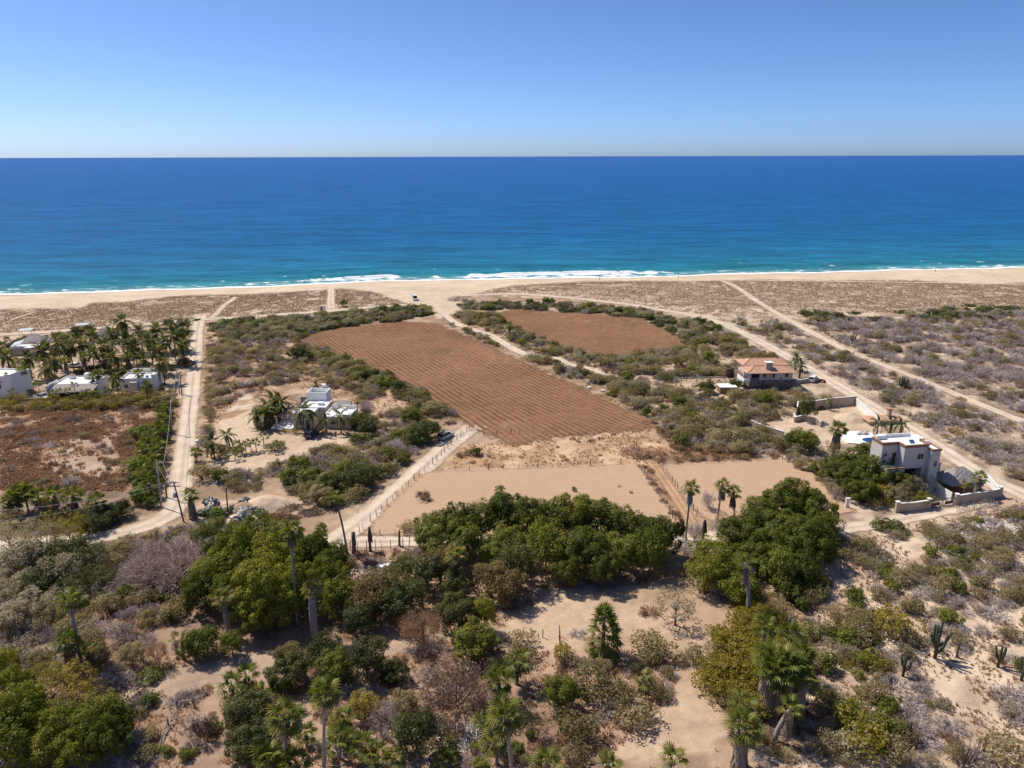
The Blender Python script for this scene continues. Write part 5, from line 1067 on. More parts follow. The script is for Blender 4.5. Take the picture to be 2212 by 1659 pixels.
pb = MB(); pb.prism([(4.2 + 3.4 * math.cos(a / 24 * 6.283), 1.6 + 2.1 * math.sin(a / 24 * 6.283)) for a in range(24)], .2, .27); pb.build('pool', 'pool_water', S)
MB().prism([(0, -3.6), (7.5, -4.2), (8, -1.6), (0, -1.1)], -.4, .55).build('terracotta_floor', 'terracotta_floor', S)
B_(S, 'low_wall', 'plaster_wall', (0, 7.6, -4.4, -4.15, -.4, 1.1))
for i, (x, y) in enumerate([(.5, 4.6), (2.2, 4.9), (4.4, 5.0)]):
    Q = S.matrix_basis @ Vector((x, y, .25)); L_ = thing('sun_lounger', 'dark sun lounger lying on the white pool terrace', 'sun lounger', Q, R(20 + 15 * i), 'pool loungers')
    B_(L_, 'seat', 'grey_slats', (0, 1.3, 0, .65, .28, .36)); MB().add([(1.3, 0, .3), (1.3, .65, .3), (1.8, .65, .75), (1.8, 0, .75), (1.3, 0, .36), (1.3, .65, .36), (1.78, .65, .8), (1.78, 0, .8)], [(0, 1, 2, 3), (7, 6, 5, 4), (0, 4, 5, 1), (2, 6, 7, 3), (1, 5, 6, 2), (0, 3, 7, 4)]).build('backrest', 'grey_slats', L_)
    for x_ in (.1, 1.2):
        for y_ in (.05, .55): B_(L_, 'leg', 'metal_grey', (x_, x_ + .06, y_, y_ + .06, 0, .28))
# palapa beside the villa, its garden walls and gate
P = Vector((90.8, 134.6, float(hz(90.8, 134.6))))
S = thing('palapa', 'open palapa with a broad grey thatched hip roof beside the villa', 'palapa', P, R(10))
thatch(S, -4.2, 4.2, -3.0, 3.0, 2.7, 2.3, 1.6, 3)
for x in (-3.3, 0, 3.3):
    for y in (-2.2, 2.2): MB().tube([(x, y, -.6), (x, y, 3.0)], .13, 7).build('post', 'dark_wood', S)
B_(S, 'floor', 'terracotta_floor', (-3.8, 3.8, -2.6, 2.6, -.5, .1)); B_(S, 'back_wall', 'plaster_wall', (-3.6, 3.6, 2.3, 2.5, -.5, 1.6))
wall_run('garden_wall', 'long beige front wall left of the wooden gate', [(1936, 1107), (1970, 1105), (2004, 1100)], 1.9, 'plaster_wall', .28, 'plaster_white', (0, 2))
wall_run('garden_wall', 'beige front wall right of the gate below the palapa', [(2064, 1090), (2100, 1084), (2124, 1082), (2158, 1074)], 1.9, 'plaster_wall', .28, 'plaster_white', (0, 3))
wall_run('garden_wall', 'pale side wall between the palapa garden and the sandy road', [(2158, 1074), (2140, 1052), (2128, 1040)], 1.6, 'plaster_white', .25)
wall_run('garden_wall', 'sloping grey wall between the driveway and the palapa garden', [(2012, 1056), (2030, 1072), (2052, 1086)], 2.2, 'plaster_white', .25, None)
A, Bp = at(2006, 1099), at(2062, 1091); S = thing('wooden_gate', 'brown two-leaf wooden gate with crossed braces at the villa driveway', 'gate', A, math.atan2(Bp.y - A.y, Bp.x - A.x)); L = (Bp - A).length
for k in range(2):
    x0, x1 = .1 + k * L / 2, (k + 1) * L / 2 - .1; lf = B_(S, 'gate_leaf', 'post_wood', (x0, x1, -.04, .04, .1, .22), (x0, x1, -.04, .04, 1.6, 1.74), (x0, x0 + .14, -.04, .04, .22, 1.6), (x1 - .14, x1, -.04, .04, .22, 1.6))
    for s_ in (0, 1):
        b = MB(); b.tube([(x0 + .1, 0, .2 if s_ else 1.62), (x1 - .1, 0, 1.62 if s_ else .2)], .06, 4); b.build('brace', 'post_wood', lf)
    B_(lf, 'panel', 'dark_wood', (x0 + .45, x1 - .45, -.03, .03, .45, 1.08))
S = thing('white_post', 'leaning white gate post in the brush below the big villa trees', 'post', at(1829, 1097)); MB().prism([(-.35, -.15), (.35, -.15), (.35, .15), (-.35, .15)], -.3, 2.0).build('slab', 'plaster_white', S); B_(S, 'cap', 'plaster_roof', (-.42, .42, -.2, .2, 2.0, 2.12))
# ------------------------------------------------------------------ palm compound houses
P = at(111, 862); H = thing('compound_house', 'white flat-roofed house with a long thatched porch in the palm compound', 'house', P, R(4))
B_(H, 'wall', 'plaster_white', (0, 11.5, 3.0, 10, -.6, 3.4)); B_(H, 'roof', 'plaster_roof', (.2, 11.3, 3.2, 9.8, 3.3, 3.44)); parapet(H, -.01, 11.51, 2.99, 10.01, 3.4, 3.85, .2, 'plaster_white', skip=('f',))
B_(H, 'roof_room', 'plaster_white', (6.0, 7.6, 7.6, 9.2, 3.44, 5.0)); B_(H, 'roof_room', 'plaster_white', (1.6, 3.0, 7.8, 9.0, 3.44, 4.5)); B_(H, 'roof_tank', 'terracotta_floor', (1.8, 2.8, 8.0, 8.8, 4.5, 4.8)); B_(H, 'roof_beam', 'dark_wood', (3.1, 5.9, 8.6, 8.8, 4.2, 4.35))
b = MB(); g_ = random.Random(4); n_ = 30
V = []; F = []
for j in range(5):
    for i in range(n_ + 1):
        V.append((-.6 + 12.8 * i / n_, -1.2 + 4.6 * j / 4 + g_.uniform(-.08, .08), 2.35 + 1.05 * (j / 4) ** .8 + g_.uniform(-.05, .05) - (g_.uniform(0, .25) if j == 0 else 0)))
for j in range(4):
    for i in range(n_): F.append((j * (n_ + 1) + i, j * (n_ + 1) + i + 1, (j + 1) * (n_ + 1) + i + 1, (j + 1) * (n_ + 1) + i))
m_ = len(V); V += [(x, y, z - .22) for x, y, z in V]; F += [tuple(m_ + i for i in reversed(f)) for f in F[:]] + [(i + 1, i, m_ + i, m_ + i + 1) for i in range(n_)]
b.add(V, F).build('thatched_porch', 'thatch', H)
for i in range(5): MB().tube([(.2 + i * 2.75, -.8, -.5), (.2 + i * 2.75, -.8, 2.5)], .1, 6).build('porch_post', 'plaster_white' if i == 2 else 'dark_wood', H)
B_(H, 'painted_porch_shade', 'dark_wood', (.3, 11.2, 2.9, 2.99, 0, 2.6)); B_(H, 'side_wall', 'plaster_white', (-.7, -.45, -.6, 6, -.6, 4.0))  # dark sheet over the white wall paints the shade under the porch
window(H, 1.4, 2.4, 1.0, 2.0, 2.89); door(H, 5.5, 6.5, 0, 2.1, 2.89)
P = at(0, 858); H = thing('compound_house', 'tall white house with a stepped parapet at the edge of the palm compound', 'house', (P.x - 5.5, P.y, P.z), R(-6))
B_(H, 'wall', 'plaster_white', (0, 10.4, 0, 7.5, -.6, 6.0)); B_(H, 'roof', 'plaster_roof', (.25, 10.1, .25, 7.2, 5.9, 6.05)); parapet(H, -.01, 10.41, -.01, 7.51, 6.0, 6.5, .22, 'plaster_white', skip=('l',)); B_(H, 'parapet_step', 'plaster_white', (8.6, 10.42, -.02, .21, 6.5, 7.0), (10.2, 10.42, .21, 5.0, 6.5, 7.0))
window(H, 5.9, 7.0, 2.9, 4.1, 0, 'brown_trim'); B_(H, 'awning', 'terracotta_floor', (3.6, 7.6, -.7, -.02, 4.6, 4.75)); B_(H, 'roof_hatch', 'brown_trim', (6.0, 6.6, 3.2, 3.7, 6.05, 6.5)); door(H, 2.0, 3.0, 0, 2.1, 0)
P = at(262, 845); H = thing('compound_house', 'white house with roof pergola and curved walls near the dirt road', 'house', P, R(5))
B_(H, 'wall', 'plaster_white', (0, 9.6, 0, 6.5, -.6, 3.3)); B_(H, 'roof', 'plaster_roof', (.2, 9.4, .2, 6.3, 3.2, 3.34)); parapet(H, -.01, 9.61, -.01, 6.51, 3.3, 3.8, .2, 'plaster_white'); B_(H, 'stair_wall', 'plaster_white', (9.3, 10.4, -.5, 1.4, -.6, 5.0)); B_(H, 'chimney', 'plaster_white', (8.2, 8.9, 5.4, 6.1, 3.3, 6.4))
for x, y in ((2.4, 5.2), (8.0, 5.2), (2.4, 2.4), (8.0, 2.4)): B_(H, 'pergola_post', 'plaster_white', (x, x + .15, y, y + .15, 3.34, 5.3))
for i in range(6): B_(H, 'pergola_slat', 'plaster_white', (2.2, 8.3, 2.4 + i * .56, 2.5 + i * .56, 5.3, 5.42))
B_(H, 'front_curve', 'plaster_cream', (3.2, 5.2, -1.2, -.01, -.6, 2.9)); window(H, 1.0, 2.2, .9, 2.0, 0); window(H, 6.2, 7.4, .9, 2.0, 0); door(H, 7.9, 8.8, 0, 2.1, 0)
B_(H, 'water_tank', 'blue_plastic', (7.0, 7.6, 1.2, 1.8, 3.34, 4.2))
for u, v, w_, d_, lab in ((79, 752, 4.6, 4.0, 'round topped thatched palapa house beside the solar panel'), (235, 735, 3.3, 3, 'small thatched palapa with a bright orange wall behind the tall palms')):
    P = at(u, v); S = thing('palapa', lab, 'palapa', P, R(6)); thatch(S, -w_, w_, -d_, d_, 2.6, 2.4, 2.4, int(u))
    B_(S, 'wall', 'plaster_wall' if u < 100 else 'terracotta_floor', (-w_ * .62, w_ * .3, -d_ * .55, d_ * .6, -.5, 2.75)); B_(S, 'opening', 'dark_interior', (w_ * .3, w_ * .72, -d_ * .5, d_ * .6, -.4, 2.7)); window(S, -w_ * .55, -w_ * .25, 1.2, 2.1, -d_ * .55)  # the opening is a solid near-black block painting shade under the thatch
P = at(23, 768); S = thing('terrace_building', 'grey-brown flat terrace building with a tilted solar panel on its roof', 'house', P, R(3)); B_(S, 'wall', 'brown_trim' if False else 'plaster_wall', (0, 8.0, 0, 5, -.6, 2.5)); B_(S, 'roof', 'plaster_roof', (.1, 7.9, .1, 4.9, 2.5, 2.62))
MB().add([(.2, .2, 2.9), (3.8, .2, 3.9), (3.8, 3.2, 4.9), (.2, 3.2, 3.9), (.2, .2, 2.82), (3.8, .2, 3.82), (3.8, 3.2, 4.82), (.2, 3.2, 3.82)], [(0, 1, 2, 3), (7, 6, 5, 4), (0, 4, 5, 1), (1, 5, 6, 2), (2, 6, 7, 3), (3, 7, 4, 0)]).build('solar_panel', 'metal_grey', S); B_(S, 'panel_stand', 'metal_grey', (.3, .4, .3, .4, 2.6, 2.9), (3.6, 3.7, .3, .4, 2.6, 3.8)); door(S, 5.5, 6.4, 0, 2.0, 0)
P = at(108, 766); S = thing('terrace_building', 'low mauve terrace building with a pale roof corner behind the coconut palms', 'house', P, R(2)); B_(S, 'wall', 'plaster_wall', (0, 6, 0, 4, -.6, 2.4)); B_(S, 'roof', 'plaster_roof', (1.5, 6.1, -.1, 4.1, 2.4, 2.55)); window(S, 1, 2, 1, 2, 0); door(S, 3.5, 4.4, 0, 2, 0)
for (u, v, lab) in ((40, 728, 'pale blue corrugated roof shelter at the dune edge left of the palapa house'), (162, 716, 'pale metal roof shelter among trees at the dune edge')):
    P = at(u, v); S = thing('roof_shelter', lab, 'shelter', P, R(8))
    MB().add([(0, 0, 2.3), (5, 0, 2.5), (5, 2.6, 2.9), (0, 2.6, 2.7), (0, 0, 2.2), (5, 0, 2.4), (5, 2.6, 2.8), (0, 2.6, 2.6)], [(0, 1, 2, 3), (7, 6, 5, 4), (0, 4, 5, 1), (1, 5, 6, 2), (2, 6, 7, 3), (3, 7, 4, 0)]).build('roof', 'metal_grey', S)
    for x in (.2, 4.6):
        for y in (.2, 2.3): B_(S, 'post', 'dark_wood', (x, x + .1, y, y + .1, -.4, 2.4))
wall_run('garden_wall', 'long low pale wall along the front of the palm compound', [(40, 866), (100, 864), (170, 862), (235, 857), (300, 850)], .7, 'paving', .3, None)
S = thing('gate_pillar', 'white cylindrical gate pillar beside the dirt road', 'pillar', at(428, 972)); MB().tube([(0, 0, -.4), (0, 0, 2.3)], .32, 12).build('shaft', 'plaster_white', S, True); MB().tube([(0, 0, 2.3), (0, 0, 2.5)], .42, 12).build('cap', 'plaster_roof', S)
S = thing('beach_cabin', 'small grey wooden cabin at the sandy gap in the dune', 'cabin', at(695, 671)); B_(S, 'wall', 'old_wood', (-.6, .6, -.5, .5, -.3, 1.9)); B_(S, 'roof', 'grey_slats', (-.8, .8, -.7, .7, 1.9, 2.05)); door(S, -.3, .3, 0, 1.7, -.5)
# ------------------------------------------------------------------ vehicles
def car(label, u, v, rz, kind, mat, cat='car', z=None):
    L, Wd, Hh = {'sedan': (4.5, 1.8, 1.45), 'suv': (4.6, 1.9, 1.75), 'pickup': (5.3, 1.95, 1.8), 'van': (5.4, 2.0, 2.3)}[kind]
    o = thing({'sedan': 'parked_car', 'suv': 'parked_car', 'pickup': 'pickup_truck', 'van': 'van'}[kind], label, cat, at(u, v), R(rz)); w_ = Wd / 2
    prof = {'sedan': [(-.5, .3), (-.5, .75), (-.42, .95), (-.30, .98), (.22, .96), (.46, .85), (.5, .65), (.5, .3)], 'suv': [(-.5, .35), (-.5, 1.0), (-.48, 1.08), (.2, 1.05), (.46, .98), (.5, .75), (.5, .35)],
            'pickup': [(-.5, .4), (-.5, 1.05), (.22, 1.05), (.46, 1.0), (.5, .8), (.5, .4)], 'van': [(-.5, .35), (-.5, 1.2), (.3, 1.2), (.46, 1.05), (.5, .75), (.5, .35)]}[kind]
    cab = {'sedan': (-.42, -.30, .08, .24), 'suv': (-.49, -.44, .08, .24), 'pickup': (-.12, -.08, .12, .24), 'van': (-.5, -.49, .28, .40)}[kind]
    def ext(pf, wy0, wy1, name, m, inset=0):
        n = len(pf); b = MB(); V = [(x * L, -wy0, z) for x, z in pf] + [(x * L, wy0, z) for x, z in pf]
        b.add(V, [tuple(range(n)), tuple(range(2 * n - 1, n - 1, -1))] + [(i, n + i, n + (i + 1) % n, (i + 1) % n) for i in range(n)]); return b.build(name, m, o)
    body = ext(prof, w_, w_, 'body', mat); zb = max(p[1] for p in prof)
    b = MB(); x0, x1, x2, x3 = [c_ * L for c_ in cab]; wi = w_ * .82
    b.add([(x0, -w_ * .97, zb - .02), (x3, -w_ * .97, zb - .02), (x3, w_ * .97, zb - .02), (x0, w_ * .97, zb - .02), (x1, -wi, Hh - .06), (x2, -wi, Hh - .06), (x2, wi, Hh - .06), (x1, wi, Hh - .06)], [(0, 1, 5, 4), (1, 2, 6, 5), (2, 3, 7, 6), (3, 0, 4, 7)])
    b.build('windows', 'car_glass', o)
    b = MB(); b.box(x1 - .04, x2 + .04, -wi - .02, wi + .02, Hh - .06, Hh)
    for xx, xt in ((x0, x1), ((x0 + x3) / 2, (x1 + x2) / 2), (x3, x2)):
        for s_ in (-1, 1): b.tube([(xx, s_ * w_ * .97, zb), (xt, s_ * wi, Hh - .04)], .05, 4)
    b.build('roof', mat, o)
    if kind == 'pickup': B_(o, 'load_bed', 'dark_interior', (-L * .48, -L * .14, -w_ * .85, w_ * .85, zb - .05, zb + .012))
    for xx in (-.31 * L, .31 * L):
        for s_ in (-1, 1):
            wh = MB().tube([(xx, s_ * (w_ - .2), .33), (xx, s_ * (w_ + .02), .33)], .34, 12).build('wheel', 'rubber', o); MB().tube([(xx, s_ * (w_ + .021), .33), (xx, s_ * (w_ + .035), .33)], .19, 10).build('rim', 'metal_grey', wh)
    for s_ in (-1, 1):
        B_(o, 'headlight', 'lamp_clear', (L * .5 - .04, L * .5 + .015, s_ * w_ * .72 - .16, s_ * w_ * .72 + .16, .62, .78)); B_(o, 'tail_light', 'lamp_red', (-L * .5 - .015, -L * .5 + .04, s_ * w_ * .78 - .13, s_ * w_ * .78 + .13, .65, .95))
    return o
car('silver grey car parked at the top of the fenced dirt road', 963, 946, 58, 'suv', 'paint_silver'); car('black car parked in palm shade before the white house door', 674, 942, 78, 'suv', 'paint_black')
car('white car parked on the road beside the tile-roofed house', 1756, 823, 52, 'suv', 'paint_white'); car('white van parked on the sand where the beach opens', 896, 648, -75, 'van', 'paint_white', 'van')
car('white pickup truck parked before the thatched porch of the compound', 93, 862, -22, 'pickup', 'paint_white', 'truck'); car('dark maroon car parked at the edge of the dirt road', 408, 789, 85, 'suv', 'paint_maroon')
car('blue car parked in the shade of the palm compound', 118, 796, 20, 'sedan', 'paint_blue'); car('white car half hidden between the compound fan palms', 165, 793, 8, 'sedan', 'paint_white'); car('dark red car under the thatched porch of the compound', 128, 858, 10, 'sedan', 'paint_red'); car('silver car under the thatched porch beside a white post', 158, 856, 80, 'sedan', 'paint_silver')
S = thing('quad_bike', 'small red quad bike parked on the road beside the white wall', 'quad bike', at(1776, 826), R(-30)); b = MB(); b.prism([(-.9, -.3), (-.5, -.35), (.5, -.35), (.9, -.2), (.9, .2), (.5, .35), (-.5, .35), (-.9, .3)], .5, .85); b.build('body', 'paint_red', S); B_(S, 'seat', 'rubber', (-.7, .1, -.2, .2, .85, 1.0)); MB().tube([(.35, -.45, 1.15), (.45, 0, 1.1), (.35, .45, 1.15)], .03, 5).build('handlebar', 'rubber', S)
for xx in (-.6, .6):
    for s_ in (-1, 1): MB().tube([(xx, s_ * .35, .3), (xx, s_ * .62, .3)], .3, 10).build('wheel', 'rubber', S)
# ------------------------------------------------------------------ people far off on the beach
def person(u, v, label, rz):
    J = [(0, 0, .95), (0, 0, 1.2), (0, 0, 1.42), (0, 0, 1.52), (0, .02, 1.64), (0, .02, 1.75), (.1, 0, .9), (.13, .08, .48), (.13, .1, .06), (.13, .24, .03), (-.1, 0, .9), (-.12, -.06, .48), (-.12, -.2, .08), (-.12, -.08, .03), (.2, 0, 1.42), (.27, -.04, 1.14), (.28, .06, .9), (-.2, 0, 1.42), (-.27, .04, 1.14), (-.28, .12, .9)]
    E_ = [(0, 1), (1, 2), (2, 3), (3, 4), (4, 5), (0, 6), (6, 7), (7, 8), (8, 9), (0, 10), (10, 11), (11, 12), (12, 13), (2, 14), (14, 15), (15, 16), (2, 17), (17, 18), (18, 19)]
    rr = [.14, .13, .13, .06, .1, .08, .09, .06, .045, .035, .09, .06, .045, .035, .06, .045, .035, .06, .045, .035]
    me = bpy.data.meshes.new('person'); me.from_pydata(J, E_, []); me.materials.append(MATS['skin']); o = obj('person', me); o.location = at(u, v); o.rotation_euler = (0, 0, rz); tag(o, label, 'person')
    m_ = o.modifiers.new('skin', 'SKIN'); sv = me.skin_vertices[0].data
    for i, q in enumerate(rr): sv[i].radius = (q, q)
    sv[0].use_root = True; o.modifiers.new('sub', 'SUBSURF').levels = 1
    MB().tube([(0, 0, 1.46), (0, 0, 1.2), (0, 0, 1.0)], [.19, .165, .17], 10).build('shirt', 'cloth_dark', o); MB().tube([(0, 0, 1.02), (0, 0, .6)], [.18, .2], 10).build('shorts', 'cloth_dark', o); MB().tube([(0, .01, 1.66), (0, .01, 1.74), (0, .01, 1.79)], [.115, .105, .05], 9).build('hair', 'rubber', o)
    return o
person(1295, 606, 'small distant person in dark clothes standing near the white surf mid beach', 1.0); person(1465, 601, 'small distant person walking where the surf thins out', 2.0); person(2020, 588, 'small distant person on the wide bright beach beyond the grassy dune', .4)
# ------------------------------------------------------------------ fences
def fence(label, px, gap, h=1.35, lean=.06, wires=3, r_=.055, seed=1, name='wire_fence'):
    g = random.Random(seed); Pp = G(np.array([p[0] for p in px]), np.array([p[1] for p in px]))[:, :2]
    L = np.r_[0, np.cumsum(np.linalg.norm(np.diff(Pp, axis=0), axis=1))]; s = np.arange(0, L[-1] + .01, gap); s = s + np.array([g.uniform(-.25, .25) * gap for _ in s])
    X = np.interp(s, L, Pp[:, 0]); Y = np.interp(s, L, Pp[:, 1]); Z = hz(X, Y); o = thing(name, label, 'fence', (X[0], Y[0], Z[0])); tops = []
    for i in range(len(X)):
        p = Vector((X[i] - X[0], Y[i] - Y[0], Z[i] - Z[0])); k = h * g.uniform(.85, 1.25); d = Vector((g.uniform(-lean, lean), g.uniform(-lean, lean), 1)); q = r_ * g.uniform(.7, 1.7)
        MB().tube([p - d * .3, p + d * k * .5 + Vector((g.uniform(-.03, .03), 0, 0)), p + d * k], [q, q * .95, q * .8], 6).build('post', 'post_wood', o); tops.append((p, d))
    for w_ in range(wires):
        MB().tube([p + d * h * (.3 + .3 * w_) for p, d in tops], .012, 3).build('wire', 'wire', o)
    return o
fence('wire fence on rough posts along the dirt road beside the bare lot', [(1010, 930), (977, 960), (935, 1003), (905, 1030), (870, 1062), (835, 1095), (800, 1128), (777, 1152)], 2.4, 1.4, seed=2)
fence('wire fence on crooked stakes below the narrow dirt road', [(738, 1186), (790, 1190), (850, 1184), (900, 1180), (925, 1178)], 1.5, 1.7, .12, seed=3)
fence('wire fence across the top of the larger bare lot', [(985, 1019), (1080, 1015), (1190, 1010), (1300, 1006), (1372, 1002)], 3.6, 1.5, seed=4)
fence('wire fence across the top of the second bare lot', [(1430, 1007), (1500, 1003), (1600, 998), (1690, 992)], 3.2, 1.5, seed=5)
fence('wire fence on the lot side of the straw path', [(1373, 1003), (1400, 1040), (1430, 1082), (1458, 1130), (1466, 1160)], 2.0, 1.5, seed=6)
fence('wire fence between the straw path and the second bare lot', [(1428, 1010), (1455, 1045), (1485, 1085), (1512, 1125)], 1.8, 1.5, seed=7)
fence('wire fence along the lower edge of the larger bare lot', [(777, 1152), (830, 1158), (900, 1158), (920, 1158)], 2.2, 1.4, seed=8)
fence('short row of white stakes beside the sandy road near the dunes', [(1598, 712), (1610, 717), (1634, 722)], 1.1, 1.6, .04, 1, .05, 9, 'stake_fence')
fence('wire fence across the straw coloured ground above the lot', [(1345, 945), (1370, 960), (1385, 985), (1392, 1000)], 2.6, 1.4, seed=12)
fence('wire fence across the lower edge of the large brown field', [(1015, 946), (1060, 940), (1110, 938), (1180, 936)], 3.2, 1.3, seed=13)
fence('rusty wire fence at the clearing ending in a thick post', [(1090, 1385), (1150, 1380), (1208, 1372)], 1.9, 1.3, .1, 3, .05, 10)
fence('old post line running down beside the clearing', [(1210, 1376), (1212, 1440), (1213, 1465), (1205, 1560), (1212, 1583)], 2.2, 1.7, .1, 2, .08, 11)
# stick wall below the villa and fallen rails in the foreground
S = thing('stick_fence', 'bleached fence of upright sticks below the palapa wall', 'fence', at(2070, 1104)); g_ = random.Random(5)
for i in range(60):
    q = at(2066 + i * 1.5, 1106 - i * .25 + g_.uniform(-2, 2)) - Vector(S.location); hh = g_.uniform(.7, 1.9); d = Vector((g_.uniform(-.3, .3), g_.uniform(-.2, .2), 1)); MB().tube([q - d * .15, q + d * hh], [.045, .02], 4).build('stick', 'old_wood', S)
S = thing('fallen_rails', 'bundle of whitened fallen fence rails on the lower left bank', 'timber', at(362, 1560)); o0 = Vector(S.location)
for k in range(5):
    a, b_ = at(380 + k * 1.5, 1522 + k * 7) - o0, at(340 + (k * 7) % 11, 1630 - k * 9) - o0; MB().tube([a + Vector((0, 0, .5 - .05 * k)), (a + b_) / 2 + Vector((.1 * k - .2, 0, .35)), b_ + Vector((0, 0, .15))], [.05, .045, .03], 5).build('rail', 'old_wood', S)
MB().tube([at(382, 1525) - o0 + Vector((0, 0, .5)), at(418, 1524) - o0 + Vector((0, 0, .9))], .06, 5).build('rail', 'old_wood', S)
for (a, b_) in ((383, 1530), (420, 1530), (364, 1570)): MB().tube([at(a, b_) - o0 - Vector((0, 0, .3)), at(a, b_) - o0 + Vector((.05, 0, 1.2))], .09, 6).build('post', 'post_wood', S)
def log(u0, v0, u1, v1, r_, label, m='old_wood', z=.15):
    a, b_ = at(u0, v0), at(u1, v1); o = thing('fallen_log', label, 'log', a); b_ = b_ - a; n_ = Vector((-b_.y, b_.x, 0)) * .06; MB().tube([(0, 0, z), b_ * .5 + n_ + Vector((0, 0, z)), b_ + Vector((0, 0, z))], [r_, r_ * .85, r_ * .5], 7).build('bark', m, o, True)
    g = random.Random(u0)
    for k in range(3): c_ = b_ * g.uniform(.4, .9); MB().tube([c_ + Vector((0, 0, z)), c_ + Vector((g.uniform(-.8, .8), g.uniform(-.8, .8), z + g.uniform(.2, .9)))], [r_ * .4, r_ * .15], 5).build('branch', m, o)
log(955, 1605, 1040, 1592, .13, 'grey fallen trunk beside the broad dark tree'); log(287, 1510, 312, 1492, .3, 'fallen burnt trunk with an orange break on the terrace', 'bark'); log(870, 968, 925, 967, .1, 'pale fallen pole under the mottled tree'); log(2092, 1120, 2130, 1085, .07, 'long white pole leaning on the palapa garden wall', 'old_wood', .9)
log(1395, 1110, 1440, 1120, .08, 'thin fallen branch at the fence of the straw path')
log(1480, 1218, 1500, 1205, .12, 'short whitened log beside the dead branch heap')
# dead palm trunks by the crossroads and loose trunks
def deadpalm(ub, vb, ut, vt, r_, label, shag):
    B = at(ub, vb); d = _fw + _rt * ((ut - FW / 2) / FPX) - _up * ((vt - FH / 2) / FPX); t_ = (B.x * d[0] + B.y * d[1]) / (d[0] ** 2 + d[1] ** 2); h = CAM_H + d[2] * t_ - B.z; o = thing('dead_palm', label, 'dead palm', B)
    obj('trunk', palmtrunk(h, r_, r_ * .8, (0.1, 0), int(ub), 'bark'), o)
    if shag: obj('dead_frond_skirt', SKIRT[int(ub) % 3], o, (.1, 0, h + .1), (0, 0, 0), (shag, shag, h * .55))
deadpalm(800, 1190, 798, 1140, .25, 'headless dead palm with a ragged grey cap by the crossroads stakes', .55); deadpalm(907, 1182, 905, 1147, .25, 'dead palm stump with drooping grey fronds at the end of the tree row', .75); deadpalm(863, 1180, 862, 1146, .22, 'bare headless palm trunk by the narrow dirt road', 0); deadpalm(765, 1195, 764, 1150, .4, 'thick dead palm trunk wrapped in dry vines', .5); deadpalm(1518, 1170, 1518, 1124, .25, 'dead palm with a brown hanging skirt beside the alley', .6); deadpalm(397, 1425, 396, 1385, .22, 'ruined whitened palm stump on the sandy terrace', .3); deadpalm(1770, 1240, 1770, 1205, .2, 'headless grey palm stump under the grove', .4); deadpalm(1372, 1245, 1370, 1225, .18, 'short bleached stump in the deep shade of the tree row', 0)
# ------------------------------------------------------------------ utility poles and lines
POLES = {}
def pole(key, ub, vb, ut, vt, m, label, arms=1, trafo=False):
    B = at(ub, vb); d = _fw + _rt * ((ut - FW / 2) / FPX) - _up * ((vt - FH / 2) / FPX); t_ = (B.x * d[0] + B.y * d[1]) / (d[0] ** 2 + d[1] ** 2)
    T = Vector((d[0] * t_, d[1] * t_, CAM_H + d[2] * t_)); o = thing('utility_pole', label, 'utility pole', B); v_ = T - B; MB().tube([-v_ * .05, v_ * .5, v_], [.17, .14, .11], 9).build('shaft', m, o, True)
    for k in range(arms):
        c_ = v_ * (.97 - .09 * k); a = B_(o, 'crossarm', 'pole_wood', (c_.x - .9, c_.x + .9, c_.y - .07, c_.y + .07, c_.z - .06, c_.z + .06))
        for x in (-.8, -.3, .3, .8): MB().tube([(c_.x + x, c_.y, c_.z + .06), (c_.x + x, c_.y, c_.z + .26)], [.06, .04], 6).build('insulator', 'plaster_white', a)
    if trafo:
        c_ = v_ * .66; tr = MB().tube([(c_.x - .45, c_.y, c_.z - .45), (c_.x - .45, c_.y, c_.z + .45)], .33, 12).build('transformer', 'metal_grey', o, True); MB().tube([(c_.x - .55, c_.y, c_.z + .45), (c_.x - .55, c_.y, c_.z + .7)], .06, 6).build('bushing', 'plaster_white', tr)
        for k in range(4): B_(o, 'bracket', 'metal_grey', ((v_ * (.72 + .06 * k)).x - .5, (v_ * (.72 + .06 * k)).x, (v_ * (.72 + .06 * k)).y - .03, (v_ * (.72 + .06 * k)).y + .03, (v_ * (.72 + .06 * k)).z - .03, (v_ * (.72 + .06 * k)).z + .03))
    POLES[key] = T; return o
pole('a', 397, 1127, 375, 1040, 'pole_wood', 'leaning dark utility pole with a grey transformer at the road bend', 2, True); pole('b', 349, 1096, 339, 995, 'pole_concrete', 'pale concrete utility pole at the end of the palm hedge', 0); pole('c', 494, 1120, 488, 1054, 'pole_wood', 'slim dark utility pole by the black plastic heaps', 1); pole('d', 371, 937, 369, 866, 'pole_concrete', 'pale utility pole in the palm hedge beside the brown field', 1); pole('e', 388, 850, 381, 796, 'pole_concrete', 'pale utility pole at the compound corner beside the maroon car', 1); pole('f', 393, 854, 389, 808, 'pole_wood', 'dark utility pole paired with the pale one at the compound corner', 0); pole('g', 360, 1075, 354, 998, 'pole_wood', 'dark service pole hidden in the palm hedge', 1)
def line(a, b_, label, sag=.8, dz=0.0, dx=0.0):
    p = POLES[a] if isinstance(a, str) else a; q = POLES[b_] if isinstance(b_, str) else b_; o = thing('power_line', label, 'cable', p + Vector((dx, 0, dz)), 0, 'overhead cables'); d = q - p
    MB().tube([d * t_ + Vector((0, 0, -4 * sag * t_ * (1 - t_))) for t_ in np.linspace(0, 1, 9)], .035, 4).build('strand', 'cable', o)
